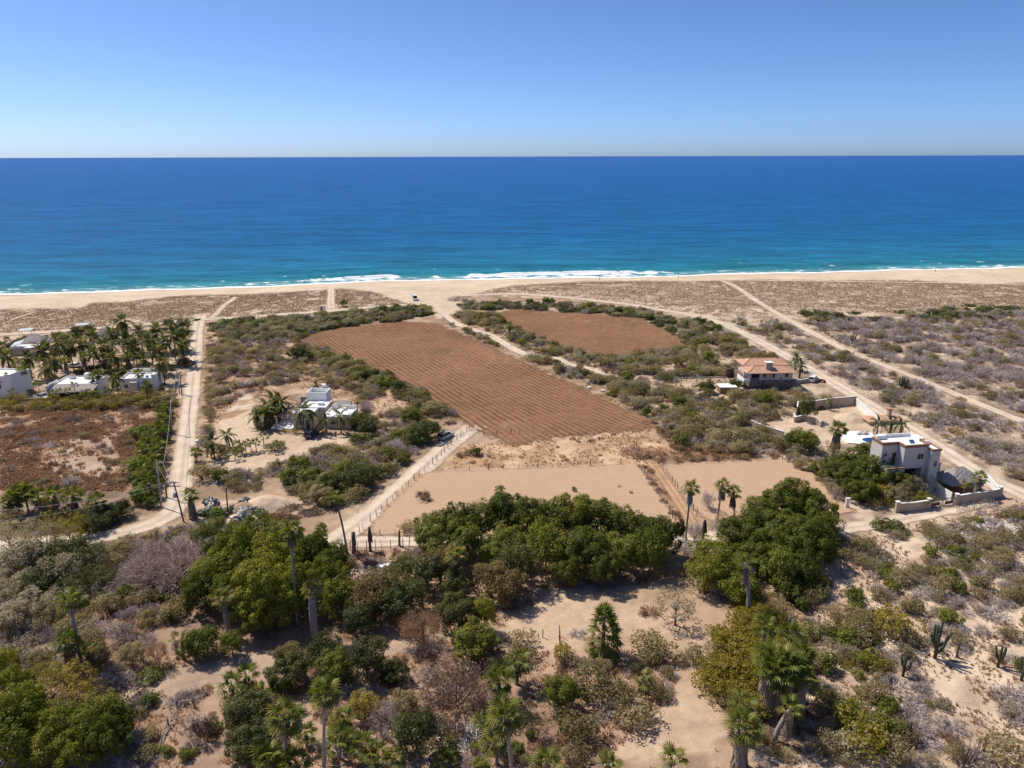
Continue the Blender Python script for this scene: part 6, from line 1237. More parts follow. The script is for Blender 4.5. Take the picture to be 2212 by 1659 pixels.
line('a', 'g', 'overhead cable from the leaning pole to the hedge pole', .5, 0, -.3); line('a', 'b', 'slack overhead cable from the leaning pole to the concrete pole', 1.6, -.6); line('g', 'd', 'overhead cable running above the palm hedge', .8); line('d', 'e', 'overhead cable from the hedge to the compound corner', .8); line('d', 'f', 'second overhead cable from the hedge to the compound corner', 1.0, -.3); line('e', 'f', 'short cable joining the paired poles at the compound corner', .2, -.2)
line('a', Vector(g1(-60, 1130, 8)), 'overhead cable crossing the road bend towards the left slope', 1.5); line('a', Vector(g1(-60, 1108, 9)), 'upper overhead cable crossing above the dark bushes at the road bend', 1.2, .2); line('a', 'c', 'overhead cable from the leaning pole to the slim dark pole', .9, -.3)
# ------------------------------------------------------------------ heaps of sand, plastic and palm litter by the road
def mound(name, label, u, v, rx, ry, h, mat, seed, cat='heap'):
    P = at(u, v); n = 26; V = []; F = []; g = np.random.default_rng(seed)
    xs = np.linspace(-1.15, 1.15, n); X, Y = np.meshgrid(xs, xs); rr = np.hypot(X, Y) + .25 * (fbm(X * 2 + seed, Y * 2, seed) - .5); Z = h * np.clip(1 - rr, 0, 1) ** .8 * (.75 + .5 * fbm(X * 3 + seed, Y * 3, seed + 3)) - .08 - .5 * np.clip(rr - 1, 0, 1)
    o = obj(name, npmesh(name, np.stack([X * rx, Y * ry, Z], -1).reshape(-1, 3), gridfaces(n, n), mat, smooth=True)); o.location = P; tag(o, label, cat); return o
groundmat('heap_sand', (0.58, 0.44, 0.31)); groundmat('heap_earth', (0.44, 0.30, 0.20))
mound('sand_heap', 'large pale sand heap behind the dry reeds', 583, 1090, 5.2, 3.6, 2.2, 'heap_sand', 3); mound('sand_heap', 'low sand bank among the black plastic heaps', 525, 1098, 6, 3, 1.2, 'heap_earth', 4); mound('sand_heap', 'pale flat sand pile below the black plastic', 540, 1118, 5, 2.6, .8, 'heap_sand', 5); mound('sand_heap', 'round tan sand pile in the villa courtyard', 1838, 905, 4.6, 3.6, 1.9, 'heap_sand', 6)
def crumple(label, u, v, sx, sy, h, seed):
    P = at(u, v); n = 14; xs = np.linspace(-1, 1, n); X, Y = np.meshgrid(xs, xs); g = np.random.default_rng(seed); rr = np.hypot(X, Y); Z = h * np.clip(1.15 - rr, 0, 1) ** .5 * (.35 + g.random((n, n))) - .05
    X2 = X + .07 * g.normal(size=(n, n)); Y2 = Y + .07 * g.normal(size=(n, n)); o = obj('plastic_heap', npmesh('plastic_heap', np.stack([X2 * sx, Y2 * sy, Z], -1).reshape(-1, 3), gridfaces(n, n), 'black_plastic')); o.location = P; o.rotation_euler = (0, 0, seed); tag(o, label, 'heap', 'heaps of black plastic sheeting'); return o
for i, (u, v, a, b_) in enumerate([(456, 1087, 1.6, 1.1), (447, 1109, 1.5, 1.1), (492, 1107, 2.6, .9), (531, 1088, 1.5, 1.0), (540, 1106, 2.2, 1.2), (530, 1122, 2.2, 1.6), (565, 1112, 1.6, 1.0), (478, 1110, 1.4, .8)]): crumple('crumpled black plastic sheeting on the sand by the slim dark pole', u, v, a * 1.3, b_ * 1.3, 1.1, 40 + i)
def litter(name, label, u, v, rx, ry, n, seed, mat='palm_dead', hh=.8, cat='heap', L=1.2):
    P = at(u, v); g = np.random.default_rng(seed); a = g.random(n) * 6.283; q = np.sqrt(g.random(n)); C = np.stack([rx * q * np.cos(a), ry * q * np.sin(a), hh * (1 - q) * g.random(n) + .05], 1); d = unit(g.normal(size=(n, 3)) * np.array([1, 1, .35])) * L * .5
    V, F = strips(C - d, C + d, .07, .03, g); V[:, 2] = np.maximum(V[:, 2], .02); o = obj(name, npmesh(name, V, F, mat)); o.location = P; tag(o, label, cat); return o
litter('palm_litter', 'heap of grey dead palm fronds beside the dirt road', 676, 1107, 2.6, 1.8, 260, 3); litter('palm_litter', 'spread of grey palm litter behind the sand heap', 625, 1098, 2.6, 1.6, 200, 4); litter('palm_litter', 'silvery spread of palm litter in the scrub above the plastic', 500, 1040, 4.0, 3.0, 420, 5, 'twig_white', .3)
litter('branch_heap', 'tangle of dead grey branches beside the grey fallen trunk', 1000, 1590, 3.4, 2.2, 300, 6, 'twig_white', 1.0); litter('branch_heap', 'grey brushwood heap above the young palms', 760, 1495, 2.6, 1.6, 260, 7, 'twig_grey', .7); litter('branch_heap', 'litter of pale twigs below the crossroads stakes', 815, 1235, 4.5, 3.0, 420, 8, 'twig_grey', .5); litter('branch_heap', 'field of silvery dead branches on the right slope below the gate', 2160, 1150, 7, 4, 700, 9, 'twig_white', .9, L=1.8); litter('branch_heap', 'tangle of bleached dead branches near the red flowered hedge', 2060, 1170, 5, 2.6, 420, 10, 'twig_white', .8, L=1.6); litter('branch_heap', 'low grey litter beside the small palm ring', 725, 1615, 2.4, 1.4, 160, 11, 'twig_grey', .4); litter('branch_heap', 'dead grey tangle on the left slope above the reddish palm', 75, 1360, 5, 3, 420, 12, 'twig_grey', 1.2)
litter('dry_reeds', 'clump of dry brown reeds before the large sand heap', 605, 1120, 4.2, 1.4, 420, 13, 'leaf_brown', 1.8, 'reeds', 1.5)
# small rubbish and stones
for i, (u, v) in enumerate([(1273, 839), (1302, 846), (1590, 705), (1402, 697), (822, 1228), (838, 1225)]):
    g = random.Random(i); S = MB(); a = [(.7 * math.cos(k) * g.uniform(.7, 1.2), .5 * math.sin(k) * g.uniform(.7, 1.2)) for k in np.linspace(0, 5.5, 8)]; S.prism(a, -.1, .5); o = S.build('white_rubble', 'plaster_white'); o.location = at(u, v); tag(o, 'small pale lump of rubble at the edge of the brush', 'rubble', 'pale rubble lumps')
# ------------------------------------------------------------------ cacti
def cactus(u, v, h, arms, label, seed, r_=.17):
    g = random.Random(seed); o = thing('cardon_cactus', label, 'cactus', at(u, v)); t0 = MB().tube([(0, 0, -.2), (0, 0, h * .4), (.03, 0, h * .9), (.03, 0, h)], [r_ * 1.1, r_, r_ * .85, r_ * .3], 9).build('trunk', 'cactus', o, True)
    for k in range(arms):
        a = k * 6.28 / max(arms, 1) + g.uniform(-.4, .4); q = g.uniform(.35, .75) * h * .32; z = h * g.uniform(.15, .4); e_ = h * g.uniform(.75, 1.05)
        MB().tube([(0, 0, z), (q * .7 * math.cos(a), q * .7 * math.sin(a), z + .15 * h), (q * math.cos(a), q * math.sin(a), z + .35 * h), (q * 1.15 * math.cos(a), q * 1.15 * math.sin(a), e_ * .97), (q * 1.15 * math.cos(a), q * 1.15 * math.sin(a), e_)], [r_ * .7, r_ * .8, r_ * .8, r_ * .7, r_ * .25], 8).build('arm', 'cactus', o, True)
cactus(2019, 1422, 5.4, 7, 'large many-armed cardon cactus on the sandy right slope', 1, .22); cactus(2155, 1441, 3.4, 4, 'slim branching cardon cactus standing on pale sand', 2); cactus(1950, 1461, 3.2, 5, 'cardon cactus half hidden among olive bushes', 3); cactus(1960, 1602, 2.9, 0, 'single column cactus above the grey cactus thicket', 4); cactus(2066, 1420, 2.4, 0, 'single slender column cactus beside the large cardon', 5, .12); cactus(2206, 1470, 3.2, 3, 'cardon cactus at the right edge of the slope', 6); cactus(2124, 1622, 2.4, 0, 'short single column cactus beside the grey thicket', 7); cactus(1840, 744, 4.0, 4, 'cardon cactus beside the sandy scrub track', 8, .25); cactus(1946, 839, 3.6, 4, 'cardon cactus in grey scrub right of the road', 9, .25); cactus(1957, 838, 3.0, 2, 'smaller cardon next to its many-armed neighbour in the grey scrub', 10, .22)
S = thing('bare_cactus_thicket', 'thicket of curved bare grey cactus stems on the lower right slope', 'cactus', at(2090, 1640)); g_ = random.Random(9)
for k in range(46):
    a = g_.random() * 6.28; q = g_.uniform(.3, 2.2); x, y = q * math.cos(a), q * .8 * math.sin(a); hh = g_.uniform(1.0, 2.4); MB().tube([(x * .5, y * .5, -.1), (x * .9, y * .9, hh * .5), (x * 1.1 + g_.uniform(-.3, .3), y * 1.1, hh)], [.07, .06, .04], 5).build('stem', 'bark_grey', S)
#@@PART4
# ------------------------------------------------------------------ scrub: bushes placed zone by zone
HOUSES = [(at(651, 905), 9.5), (at(655, 880), 8), (at(720, 910), 7.5), (at(590, 905), 4), (at(1655, 828), 8.5), (at(1640, 815), 8), (at(1690, 815), 7), (Vector((80, 136, 0)), 7.5), (Vector((90.8, 134.6, 0)), 5.6), (at(1572, 845), 4), (at(1880, 950), 7), (at(1940, 935), 7), (at(2008, 1072), 4), (at(2020, 1088), 4.5), (at(2030, 1100), 4),
          (at(963, 946), 4), (at(1756, 823), 4), (at(896, 648), 6), (at(408, 789), 3), (at(583, 1090), 5), (at(525, 1098), 5), (at(540, 1118), 4), (at(456, 1087), 2.5), (at(447, 1109), 2.5), (at(1838, 905), 5), (at(1700, 838), 4)]
SP = {'grey': ('thorn_bush', 'leafless grey thorn bush', 'bush'), 'olive': ('scrub_bush', 'olive green scrub bush', 'bush'), 'greygreen': ('sage_bush', 'dusty grey-green bush', 'bush'), 'green': ('leafy_shrub', 'leafy green shrub', 'shrub'),
      'brown': ('dry_bush', 'dry brown bush', 'bush'), 'straw': ('straw_tuft', 'straw coloured grass tuft', 'grass tuft'), 'yellow': ('yellow_bush', 'yellow-green bush', 'bush'), 'dune': ('dune_shrub', 'low spreading dark green dune shrub', 'shrub')}
FLAT = {'grey': .9, 'olive': .95, 'greygreen': .9, 'green': 1.0, 'brown': .85, 'straw': 1.0, 'yellow': 1.0, 'dune': .9}
EXC = [P_MAIN, P_SMALL, P_LOT, P_LOT2, P_CLEAR]
ZONES = [  # phrase, polygon, density per m2, [(species, weight, rmin, rmax)], extra exclusions, clumping
    ('on the sandy scrubland beyond the straight track', [(1725, 692), (1900, 690), (2212, 676), (2330, 680), (2330, 945), (2150, 880), (2060, 843), (1950, 798), (1850, 760), (1770, 720)], .078, [('grey', 6, .7, 2.2), ('brown', 1.8, .5, 1.4), ('olive', .7, .6, 1.9), ('greygreen', 1.2, .6, 1.9)], [], .42),
    ('in the scrub between the wide sandy road and the straight track', [(1450, 690), (1600, 690), (1700, 700), (1760, 730), (1850, 776), (1950, 813), (2060, 858), (2212, 925), (2330, 980), (2330, 1110), (2180, 1045), (2100, 1005), (2010, 945), (1930, 897), (1850, 850), (1760, 797), (1690, 757), (1610, 712), (1540, 700)], .085, [('grey', 5, .7, 2.0), ('brown', 1.8, .5, 1.4), ('olive', 1.2, .6, 1.9), ('greygreen', 1.6, .6, 1.9)], [], .36),
    ('in the scrub below the small brown field', [(1150, 775), (1290, 775), (1400, 768), (1485, 750), (1560, 720), (1640, 760), (1720, 800), (1610, 800), (1590, 812), (1460, 815), (1445, 850), (1560, 858), (1720, 845), (1810, 872), (1730, 892), (1640, 912), (1690, 950), (1830, 1030), (1830, 1085), (1790, 1060), (1690, 985), (1480, 975), (1400, 905), (1290, 835), (1200, 800)], .12, [('grey', 2.6, .7, 1.8), ('brown', 3, .5, 1.4), ('olive', 2.2, .8, 2.2), ('greygreen', 3, .8, 2.1), ('green', .5, .9, 2.0)], [P_VYARD], .28),
    ('along the sandy wash between the two brown fields', [(960, 680), (1070, 680), (1110, 710), (1230, 757), (1290, 775), (1200, 800), (1290, 838), (1230, 820), (1060, 745), (950, 695)], .12, [('grey', 1.6, .8, 1.7), ('brown', 1.4, .6, 1.3), ('olive', 2.4, .9, 2), ('greygreen', 2.6, .9, 2), ('green', .8, .9, 1.8)], [], .22),
    ('in the thicket north of the small brown field', [(1040, 655), (1200, 655), (1400, 672), (1440, 690), (1560, 700), (1540, 745), (1490, 748), (1440, 712), (1385, 688), (1250, 676), (1110, 668), (1000, 672), (990, 660)], .11, [('grey', 1.8, .8, 1.8), ('dune', 2.4, 1.2, 2.6), ('greygreen', 2, .9, 2), ('green', 1, .9, 1.9)], [], .3),
    ('on the low belt behind the western dunes', [(440, 692), (560, 690), (700, 680), (800, 670), (880, 664), (935, 678), (860, 694), (700, 712), (650, 732), (560, 735), (440, 735)], .13, [('dune', 2.6, 1.2, 2.8), ('greygreen', 3, .9, 2), ('grey', 2, .8, 1.6), ('green', .4, .9, 1.7)], [], .2),
    ('in the rough between the dirt road and the large brown field', [(438, 735), (560, 735), (650, 737), (740, 772), (840, 815), (940, 866), (985, 900), (1000, 925), (940, 935), (800, 945), (790, 900), (770, 850), (640, 826), (540, 846), (470, 885), (436, 960)], .11, [('grey', 3, .7, 1.8), ('brown', 3.6, .5, 1.4), ('olive', 1.4, .7, 1.9), ('greygreen', 1.8, .7, 1.9)], [P_YARD], .28),
    ('along the left edge of the large brown field', [(640, 758), (740, 778), (840, 822), (935, 872), (985, 905), (930, 900), (830, 850), (730, 800)], .14, [('green', 1.4, 1.0, 1.9), ('olive', 3, 1, 2.1), ('greygreen', 2.4, 1, 2)], [], .1),
    ('in the scrub below the white house yard', [(400, 1000), (440, 1000), (480, 1026), (560, 1024), (700, 972), (800, 950), (930, 940), (960, 955), (880, 1018), (800, 1085), (740, 1105), (650, 1082), (560, 1075), (440, 1080), (398, 1060)], .13, [('grey', 3.4, .9, 2.0), ('brown', 1.2, .6, 1.3), ('olive', 2.4, .9, 2.0), ('greygreen', 2, .9, 2), ('green', 1.2, 1, 2)], [], .2),
    ('on the overgrown left field', [(0, 880), (385, 870), (370, 930), (300, 985), (270, 1050), (0, 1055)], .075, [('brown', 5, .5, 1.2), ('straw', 1, .5, .9), ('greygreen', .5, .6, 1.1), ('grey', .9, .6, 1.4)], [], .3),
    ('along the compound front and road hedge', [(0, 868), (230, 864), (380, 850), (385, 880), (300, 885), (0, 892)], .2, [('olive', 3, .9, 1.7), ('yellow', 2, .8, 1.5), ('brown', 1, .6, 1.2)], [], .1),
    ('in the hedge beside the dirt road', [(360, 868), (398, 855), (392, 935), (380, 1010), (372, 1075), (330, 1100), (290, 1090), (280, 1020), (310, 960), (345, 900)], .16, [('green', 2.2, .9, 1.7), ('olive', 2.2, .8, 1.5), ('brown', 1.6, .7, 1.3), ('yellow', 1, .7, 1.4)], [], .1),
    ('beside the dirt road opposite the palm compound', [(436, 735), (455, 735), (455, 960), (430, 985), (405, 1005), (415, 930), (428, 820)], .14, [('greygreen', 2, .7, 1.3), ('olive', 2, .7, 1.4), ('grey', 2, .7, 1.4)], [], .1),
    ('in the dark brush of the left slope', [(0, 1110), (160, 1105), (260, 1105), (300, 1160), (290, 1240), (250, 1300), (200, 1400), (130, 1450), (0, 1430)], .13, [('grey', 3, .9, 1.9), ('olive', 2.6, .9, 1.9), ('greygreen', 2.4, .9, 1.9), ('brown', 1.4, .7, 1.4)], [], .15),
    ('in the brush around the pinkish leafless trees', [(240, 1180), (480, 1120), (470, 1180), (410, 1250), (420, 1330), (300, 1400), (210, 1400), (250, 1300)], .13, [('grey', 3, .9, 1.8), ('olive', 2, .8, 1.6), ('brown', 2, .6, 1.3), ('green', .5, .7, 1.3)], [], .2),
    ('on the bank behind the lower left trees', [(60, 1420), (250, 1440), (300, 1500), (330, 1560), (320, 1659), (260, 1640), (270, 1540), (200, 1470), (60, 1470)], .2, [('grey', 5, .9, 1.7), ('olive', 1, .7, 1.3)], [], .1),
    ('on the lower sandy bank', [(300, 1500), (480, 1490), (520, 1659), (300, 1659)], .07, [('grey', 2.4, .6, 1.4), ('brown', 1.6, .5, 1.0), ('green', .8, .4, .9), ('olive', 1, .5, 1.1)], [], .35),
    ('in the undergrowth of the dry orchard', [(500, 1420), (700, 1400), (900, 1380), (1080, 1400), (1180, 1420), (1220, 1500), (1200, 1659), (520, 1659), (480, 1520)], .085, [('grey', 2.4, .6, 1.4), ('brown', 3, .5, 1.2), ('olive', 2, .6, 1.4), ('green', .8, .6, 1.2), ('straw', 1, .4, .8)], [], .3),
    ('in the brush between the post line and the sandy drive', [(1200, 1420), (1350, 1400), (1480, 1420), (1470, 1470), (1390, 1560), (1290, 1659), (1200, 1659), (1210, 1520)], .12, [('olive', 3, .7, 1.5), ('brown', 2.4, .5, 1.2), ('grey', 1, .6, 1.2), ('straw', 1.6, .4, .8)], [], .25),
    ('in the yellow thicket beside the sandy drive', [(1545, 1380), (1600, 1345), (1680, 1330), (1690, 1450), (1640, 1560), (1590, 1560), (1535, 1500), (1530, 1430)], .26, [('yellow', 5, 1.2, 2.3), ('olive', 2, 1.0, 1.8)], [], .05),
    ('at the foot of the dark tree row', [(1060, 1290), (1180, 1268), (1400, 1250), (1480, 1225), (1480, 1250), (1400, 1275), (1200, 1300), (1090, 1330)], .10, [('olive', 2, .6, 1.3), ('grey', 2, .6, 1.2), ('brown', 2, .5, 1.1)], [], .2),
    ('along the narrow dirt road below the bare lot', [(780, 1150), (930, 1148), (930, 1164), (1480, 1150), (1480, 1166), (930, 1166), (800, 1166)], .12, [('brown', 3, .6, 1.2), ('grey', 1, .6, 1.2), ('straw', 1, .5, .8)], [], .2),
    ('in the litter below the crossroads stakes', [(740, 1196), (930, 1186), (930, 1215), (850, 1230), (790, 1270), (750, 1240)], .12, [('grey', 2, .6, 1.2), ('brown', 3, .5, 1.1), ('olive', 1, .5, 1.2)], [], .2),
    ('on the dry slope between the grove and the villa wall', [(1800, 1165), (1850, 1150), (1940, 1130), (2060, 1115), (2212, 1085), (2330, 1100), (2330, 1300), (2100, 1290), (1900, 1290), (1840, 1240)], .13, [('grey', 4, .7, 1.6), ('olive', 2.2, .8, 1.7), ('greygreen', 2, .8, 1.6), ('brown', 1.6, .6, 1.2), ('green', .5, .8, 1.4)], [], .22),
    ('on the sandy right slope', [(1900, 1290), (2100, 1290), (2330, 1300), (2330, 1659), (1990, 1659), (1930, 1560), (1880, 1420)], .105, [('grey', 5, .6, 1.5), ('olive', 1.6, .7, 1.6), ('greygreen', 1.2, .7, 1.4), ('brown', 1.6, .5, 1.1), ('yellow', .4, .7, 1.3)], [], .34),
    ('in the green brush right of the palm clump', [(1690, 1290), (1800, 1250), (1840, 1240), (1900, 1290), (1890, 1420), (1940, 1560), (1990, 1659), (1780, 1659), (1770, 1540), (1730, 1420)], .17, [('olive', 4, .9, 1.9), ('greygreen', 1.6, .8, 1.7), ('green', 1.6, .8, 1.7), ('grey', 1.6, .6, 1.3), ('yellow', .8, .8, 1.5)], [], .12),
    ('in the shaded undergrowth of the palm clump', [(1640, 1540), (1700, 1480), (1780, 1540), (1790, 1659), (1560, 1659), (1590, 1600)], .12, [('brown', 3, .6, 1.2), ('grey', 2, .6, 1.2), ('olive', 2, .6, 1.3)], [], .2),
    ('around the villa garden', [(1760, 980), (1830, 1040), (1850, 1090), (1935, 1110), (1990, 1090), (1960, 1050), (1920, 1060), (1840, 1060)], .2, [('olive', 3, .8, 1.6), ('brown', 1.4, .7, 1.3), ('yellow', 1.6, .7, 1.4), ('grey', 1, .7, 1.3)], [], .1),
    ('inside the palapa garden', [(2052, 1050), (2130, 1048), (2150, 1066), (2066, 1082)], .14, [('yellow', 3, .6, 1.2), ('olive', 1, .6, 1.1), ('brown', 1, .5, 1)], [], .1),
    ('in the grove right of the alley', [(1500, 1170), (1640, 1130), (1800, 1130), (1800, 1230), (1720, 1290), (1600, 1320), (1540, 1280)], .10, [('green', 2, .9, 1.7), ('olive', 2, .8, 1.6), ('grey', 1.4, .8, 1.6), ('yellow', 1, .8, 1.5)], [P_LOT2], .1),
    ('under the palms of the compound', [(0, 735), (200, 720), (395, 712), (400, 850), (0, 862)], .03, [('green', 3, .8, 1.7), ('olive', 2, .7, 1.4), ('greygreen', 1, .7, 1.4)], [], .2),
    ('among the weeds of the straw coloured ground', [(985, 962), (1110, 960), (1300, 938), (1395, 930), (1450, 960), (1450, 995), (1380, 1000), (1180, 1006), (930, 1016)], .045, [('brown', 4, .5, 1.1), ('straw', 3, .5, .9), ('olive', .4, .6, 1.0)], [], .35),
    ('along the straw path between the bare lots', [(1376, 1004), (1400, 1004), (1470, 1100), (1490, 1150), (1466, 1140), (1440, 1095)], .35, [('brown', 5, .5, .95), ('straw', 1, .4, .7)], [], .05),
    ('in the brown weeds above the second bare lot', [(1410, 920), (1480, 968), (1690, 988), (1600, 995), (1455, 1000), (1450, 965)], .17, [('brown', 5, .6, 1.1), ('olive', 1, .7, 1.2)], [], .1),
    ('along the right dune foot', [(1560, 690), (1720, 676), (1900, 676), (2212, 662), (2330, 660), (2330, 690), (1900, 694), (1730, 694)], .022, [('dune', 5, 1.6, 4.2), ('grey', 1, .9, 1.8), ('greygreen', 1, 1, 2)], [], .35),
]
allpts = {k: [] for k in SP}
for zi, (phrase, poly, dens, mix, exc, clump) in enumerate(ZONES):
    Wp = G(np.array([p[0] for p in poly]), np.array([p[1] for p in poly])); lo = Wp.min(0); hi = Wp.max(0)
    n = int((hi[0] - lo[0]) * (hi[1] - lo[1]) * dens * (1.25 if dens < .05 else 2.7)); x = rng.uniform(lo[0], hi[0], n); y = rng.uniform(lo[1], hi[1], n)
    u, v = pj(x, y, hz(x, y)); ok = inpoly(u, v, poly)
    for e_ in EXC + exc: ok &= ~inpoly(u, v, e_)
    ok &= (u > -60) & (u < FW + 60) & (v < FH + 90)
    if clump > 0: ok &= fbm(x / 7.0, y / 7.0, 61) > 0.36 + (clump - .2) * .25
    x, y = x[ok], y[ok]
    rd = road_dist(x, y); wts = np.array([m[1] for m in mix], float); wts /= wts.sum(); ch = rng.choice(len(mix), len(x), p=wts)
    for i in range(len(x)):
        s_, _, r0, r1 = mix[ch[i]]; r_ = rng.uniform(r0, r1) * (1.0 + .4 * rng.random()) * (1.25 if s_ == 'grey' else 1.1)
        if rd[i] < r_ * .8: continue
        if any((x[i] - h_.x) ** 2 + (y[i] - h_.y) ** 2 < (q + r_ * .5) ** 2 for h_, q in HOUSES): continue
        dd = math.hypot(x[i], y[i], CAM_H); allpts[s_].append((r_ / dd, x[i], y[i], r_, phrase))
FLOWERS = crown('flowers', 77, (.8, .8, .7), 12, 9, .10, 'flower_pink', cr=(.2, .4), low=-.1)
# hand placed bushes (species, pixel of the foot, radius m, height factor, label)
for s_, u, v, r_, hf, lab in [('olive', 1260, 1600, 2.6, 1.0, 'round fuzzy olive bush in the clearing beside its shadow'), ('olive', 1410, 1420, 3.2, .75, 'wide feathery olive bush below the airy pale tree'), ('olive', 1500, 1430, 1.7, 1.1, 'feathery olive bush at the narrow of the sandy drive'),
                           ('olive', 1270, 1500, 3.0, .9, 'large yellowish olive bush beside the white twiggy shrub'), ('olive', 1330, 1520, 2.6, .9, 'dark olive bush right of the large yellowish one'), ('grey', 1310, 1530, 1.6, 1.1, 'bright silver twiggy shrub among the olive bushes'), ('olive', 1370, 1565, 2.4, .8, 'low olive bush at the bend of the sandy drive'),
                           ('olive', 1130, 1400, 2.2, .8, 'feathery bush at the rusty wire fence'), ('yellow', 1215, 1430, 1.6, 1.2, 'yellow flowered bush on the old post line'), ('yellow', 1925, 1375, 3.2, .9, 'large yellow flowering bush on the right slope'), ('yellow', 1865, 1620, 3.0, .8, 'broad bush with golden flowers below the sandy patch'),
                           ('olive', 2030, 1275, 2.0, 1.0, 'rounded olive bush near the top of the right slope'), ('olive', 1945, 1258, 1.9, .8, 'golden olive bush above the rounded one on the slope'), ('olive', 2180, 1659, 3.2, .9, 'big olive bush in the lower corner of the right slope'), ('green', 1915, 1540, 1.3, 1.1, 'small dense dark bush beside the sandy patch'), ('green', 2050, 1345, 1.4, .9, 'dense dark bush with a black underside near the large cardon'),
                           ('dune', 905, 668, 5.0, .8, 'bright green mound shrub at the beach opening'), ('dune', 880, 674, 4.0, .8, 'green mound shrub beside the brightest one at the beach opening'), ('dune', 500, 702, 5.5, .8, 'broad bright green mat by the dirt road end'), ('dune', 560, 700, 5.0, .8, 'bright green mat in the dune belt'),
                           ('dune', 1790, 688, 7.0, .8, 'large dark green shrub mat beside the straight track'), ('dune', 2030, 676, 6.0, .45, 'long flat green shrub mat on the right dune foot'), ('dune', 2010, 688, 7.0, .4, 'flat yellowish green mat below the longer one'), ('dune', 2180, 667, 6.0, .4, 'flat green mat on the far right dune foot'), ('dune', 2095, 661, 3.0, .5, 'small dark green mat alone on the dune grass'),
                           ('grey', 982, 648, 2.6, .8, 'rounded grey shrub at the mouth of the sand bed'), ('grey', 1005, 650, 2.0, .8, 'smaller grey shrub beside the rounded one at the sand bed mouth'), ('green', 741, 662, 1.8, 1.1, 'dark upright bush alone on the western dune'), ('dune', 425, 692, 1.6, .8, 'dark bush at the junction of the dune tracks'),
                           ('brown', 1000, 985, 1.6, .8, 'brown weed clump on the straw coloured ground'), ('green', 1028, 983, 1.4, .9, 'green weed clump beside the brown one on the straw ground'), ('brown', 1370, 982, 3.2, .6, 'long brown weed patch above the straw path'), ('brown', 1412, 990, 2.6, .6, 'brown weed patch at the head of the straw path'),
                           ('brown', 1400, 1325, 1.5, .7, 'rusty brown shrub in the clearing'), ('grey', 1245, 1370, 1.2, .7, 'small grey shrub beside the conical fan palm'), ('grey', 1445, 1455, 1.2, .7, 'small grey shrub on the edge of the sandy drive'), ('brown', 240, 1000, 1.6, .7, 'dark dry bush on the bare patch of the left field'), ('grey', 155, 1045, 1.8, 1.0, 'silver twiggy bush at the bare patch of the left field'),
                           ('olive', 440, 1035, 2.8, .9, 'yellow-tipped olive bush at the road corner'), ('green', 295, 1022, 2.2, 1.0, 'lime vine mound in the palm hedge'), ('green', 305, 1085, 2.4, .9, 'bright lime mound at the lower end of the palm hedge'), ('green', 300, 945, 2.0, .9, 'lime mound at the upper end of the palm hedge'), ('olive', 880, 1148, 1.5, .9, 'dry bush on the lower fence of the bare lot'), ('green', 468, 1118, 2.0, .6, 'lime green shrub below the black plastic heaps'), ('green', 330, 1462, 1.6, .4, 'low green patch on the sandy terrace'), ('green', 330, 1515, 1.0, .8, 'small round green bush alone on the sandy terrace'),
                           ('greygreen', 590, 972, 1.8, .9, 'grey bush at the end of the planted ring in the sandy yard'), ('olive', 605, 968, 1.5, .8, 'olive bush beside the grey one in the planted ring'), ('brown', 518, 975, 1.1, .8, 'small dry bush in the planted ring of the sandy yard'), ('olive', 475, 985, 2.2, .9, 'olive bush below the yard corner palms'), ('greygreen', 480, 975, 1.6, .8, 'grey-green bush below the yard corner palms'), ('green', 568, 915, 2.2, 1.2, 'lush green bush under the clustered coconut palms'), ('green', 590, 905, 2.4, 1.2, 'second lush green bush under the clustered coconut palms'), ('yellow', 636, 937, 1.0, 1.1, 'bright yellow-green bush before the white porch'), ('yellow', 614, 933, .7, 1.0, 'small yellow-green bush before the white porch'), ('green', 1905, 1145, 1.6, .8, 'dark bougainvillea bush with magenta flowers beside the villa road'), ('green', 1930, 1150, 1.8, .8, 'second magenta flowered bougainvillea beside the villa road'), ('green', 2005, 1000, 1.0, 1.2, 'small leafy bush against the villa tower'), ('green', 1240, 1062, .45, 1.6, 'tiny dry sprig alone in the middle of the bare lot'), ('brown', 1338, 1052, .45, 1.2, 'tiny dead twig with white specks in the bare lot'), ('brown', 1363, 1066, .4, 2.2, 'tiny upright dead stem in the bare lot'), ('green', 1715, 1070, .6, 1.0, 'small green tuft on the second bare lot')]:
    me = BUSH[s_][0]; P = at(u, v); o = thing(SP[s_][0], lab, SP[s_][2], P); hh = r_ * FLAT[s_] * hf
    r_ *= 1.22; hh *= 1.15; f = obj('twigs' if s_ in ('grey', 'brown') else 'foliage', me[int(u) % len(me)], o, (0, 0, 0), (0, 0, u), (r_ * 1.1, r_ * 1.1, hh * 1.15)); obj('stem', STEMS[int(u) % 2], o, (0, 0, 0), (0, 0, v), (r_, r_, hh))
    if 'lime' in lab or 'bright green' in lab: setmat(f, 'vine_green')
    if 'magenta' in lab:
        q = obj('flowers', FLOWERS, o, (0, 0, .2), (0, 0, 1), (r_ * .95, r_ * .95, hh * 1.2)); setmat(q, 'flower_pink'); q.scale = (r_ * .8, r_ * .8, hh * 1.3)
    if 'silver' in lab: setmat(f, 'twig_white')
CAP = {'grey': 290, 'olive': 290, 'greygreen': 250, 'green': 190, 'brown': 280, 'straw': 120, 'yellow': 120, 'dune': 150}
MASS = {'grey': 'grey leafless thorn scrub spread over the sand', 'olive': 'olive green scrub spread through the dry land', 'greygreen': 'dusty grey-green scrub spread over the sand', 'green': 'leafy green undergrowth', 'brown': 'dry brown weeds and brush', 'straw': 'straw coloured grass clumps', 'yellow': 'yellow-green brush', 'dune': 'low dark green dune scrub'}
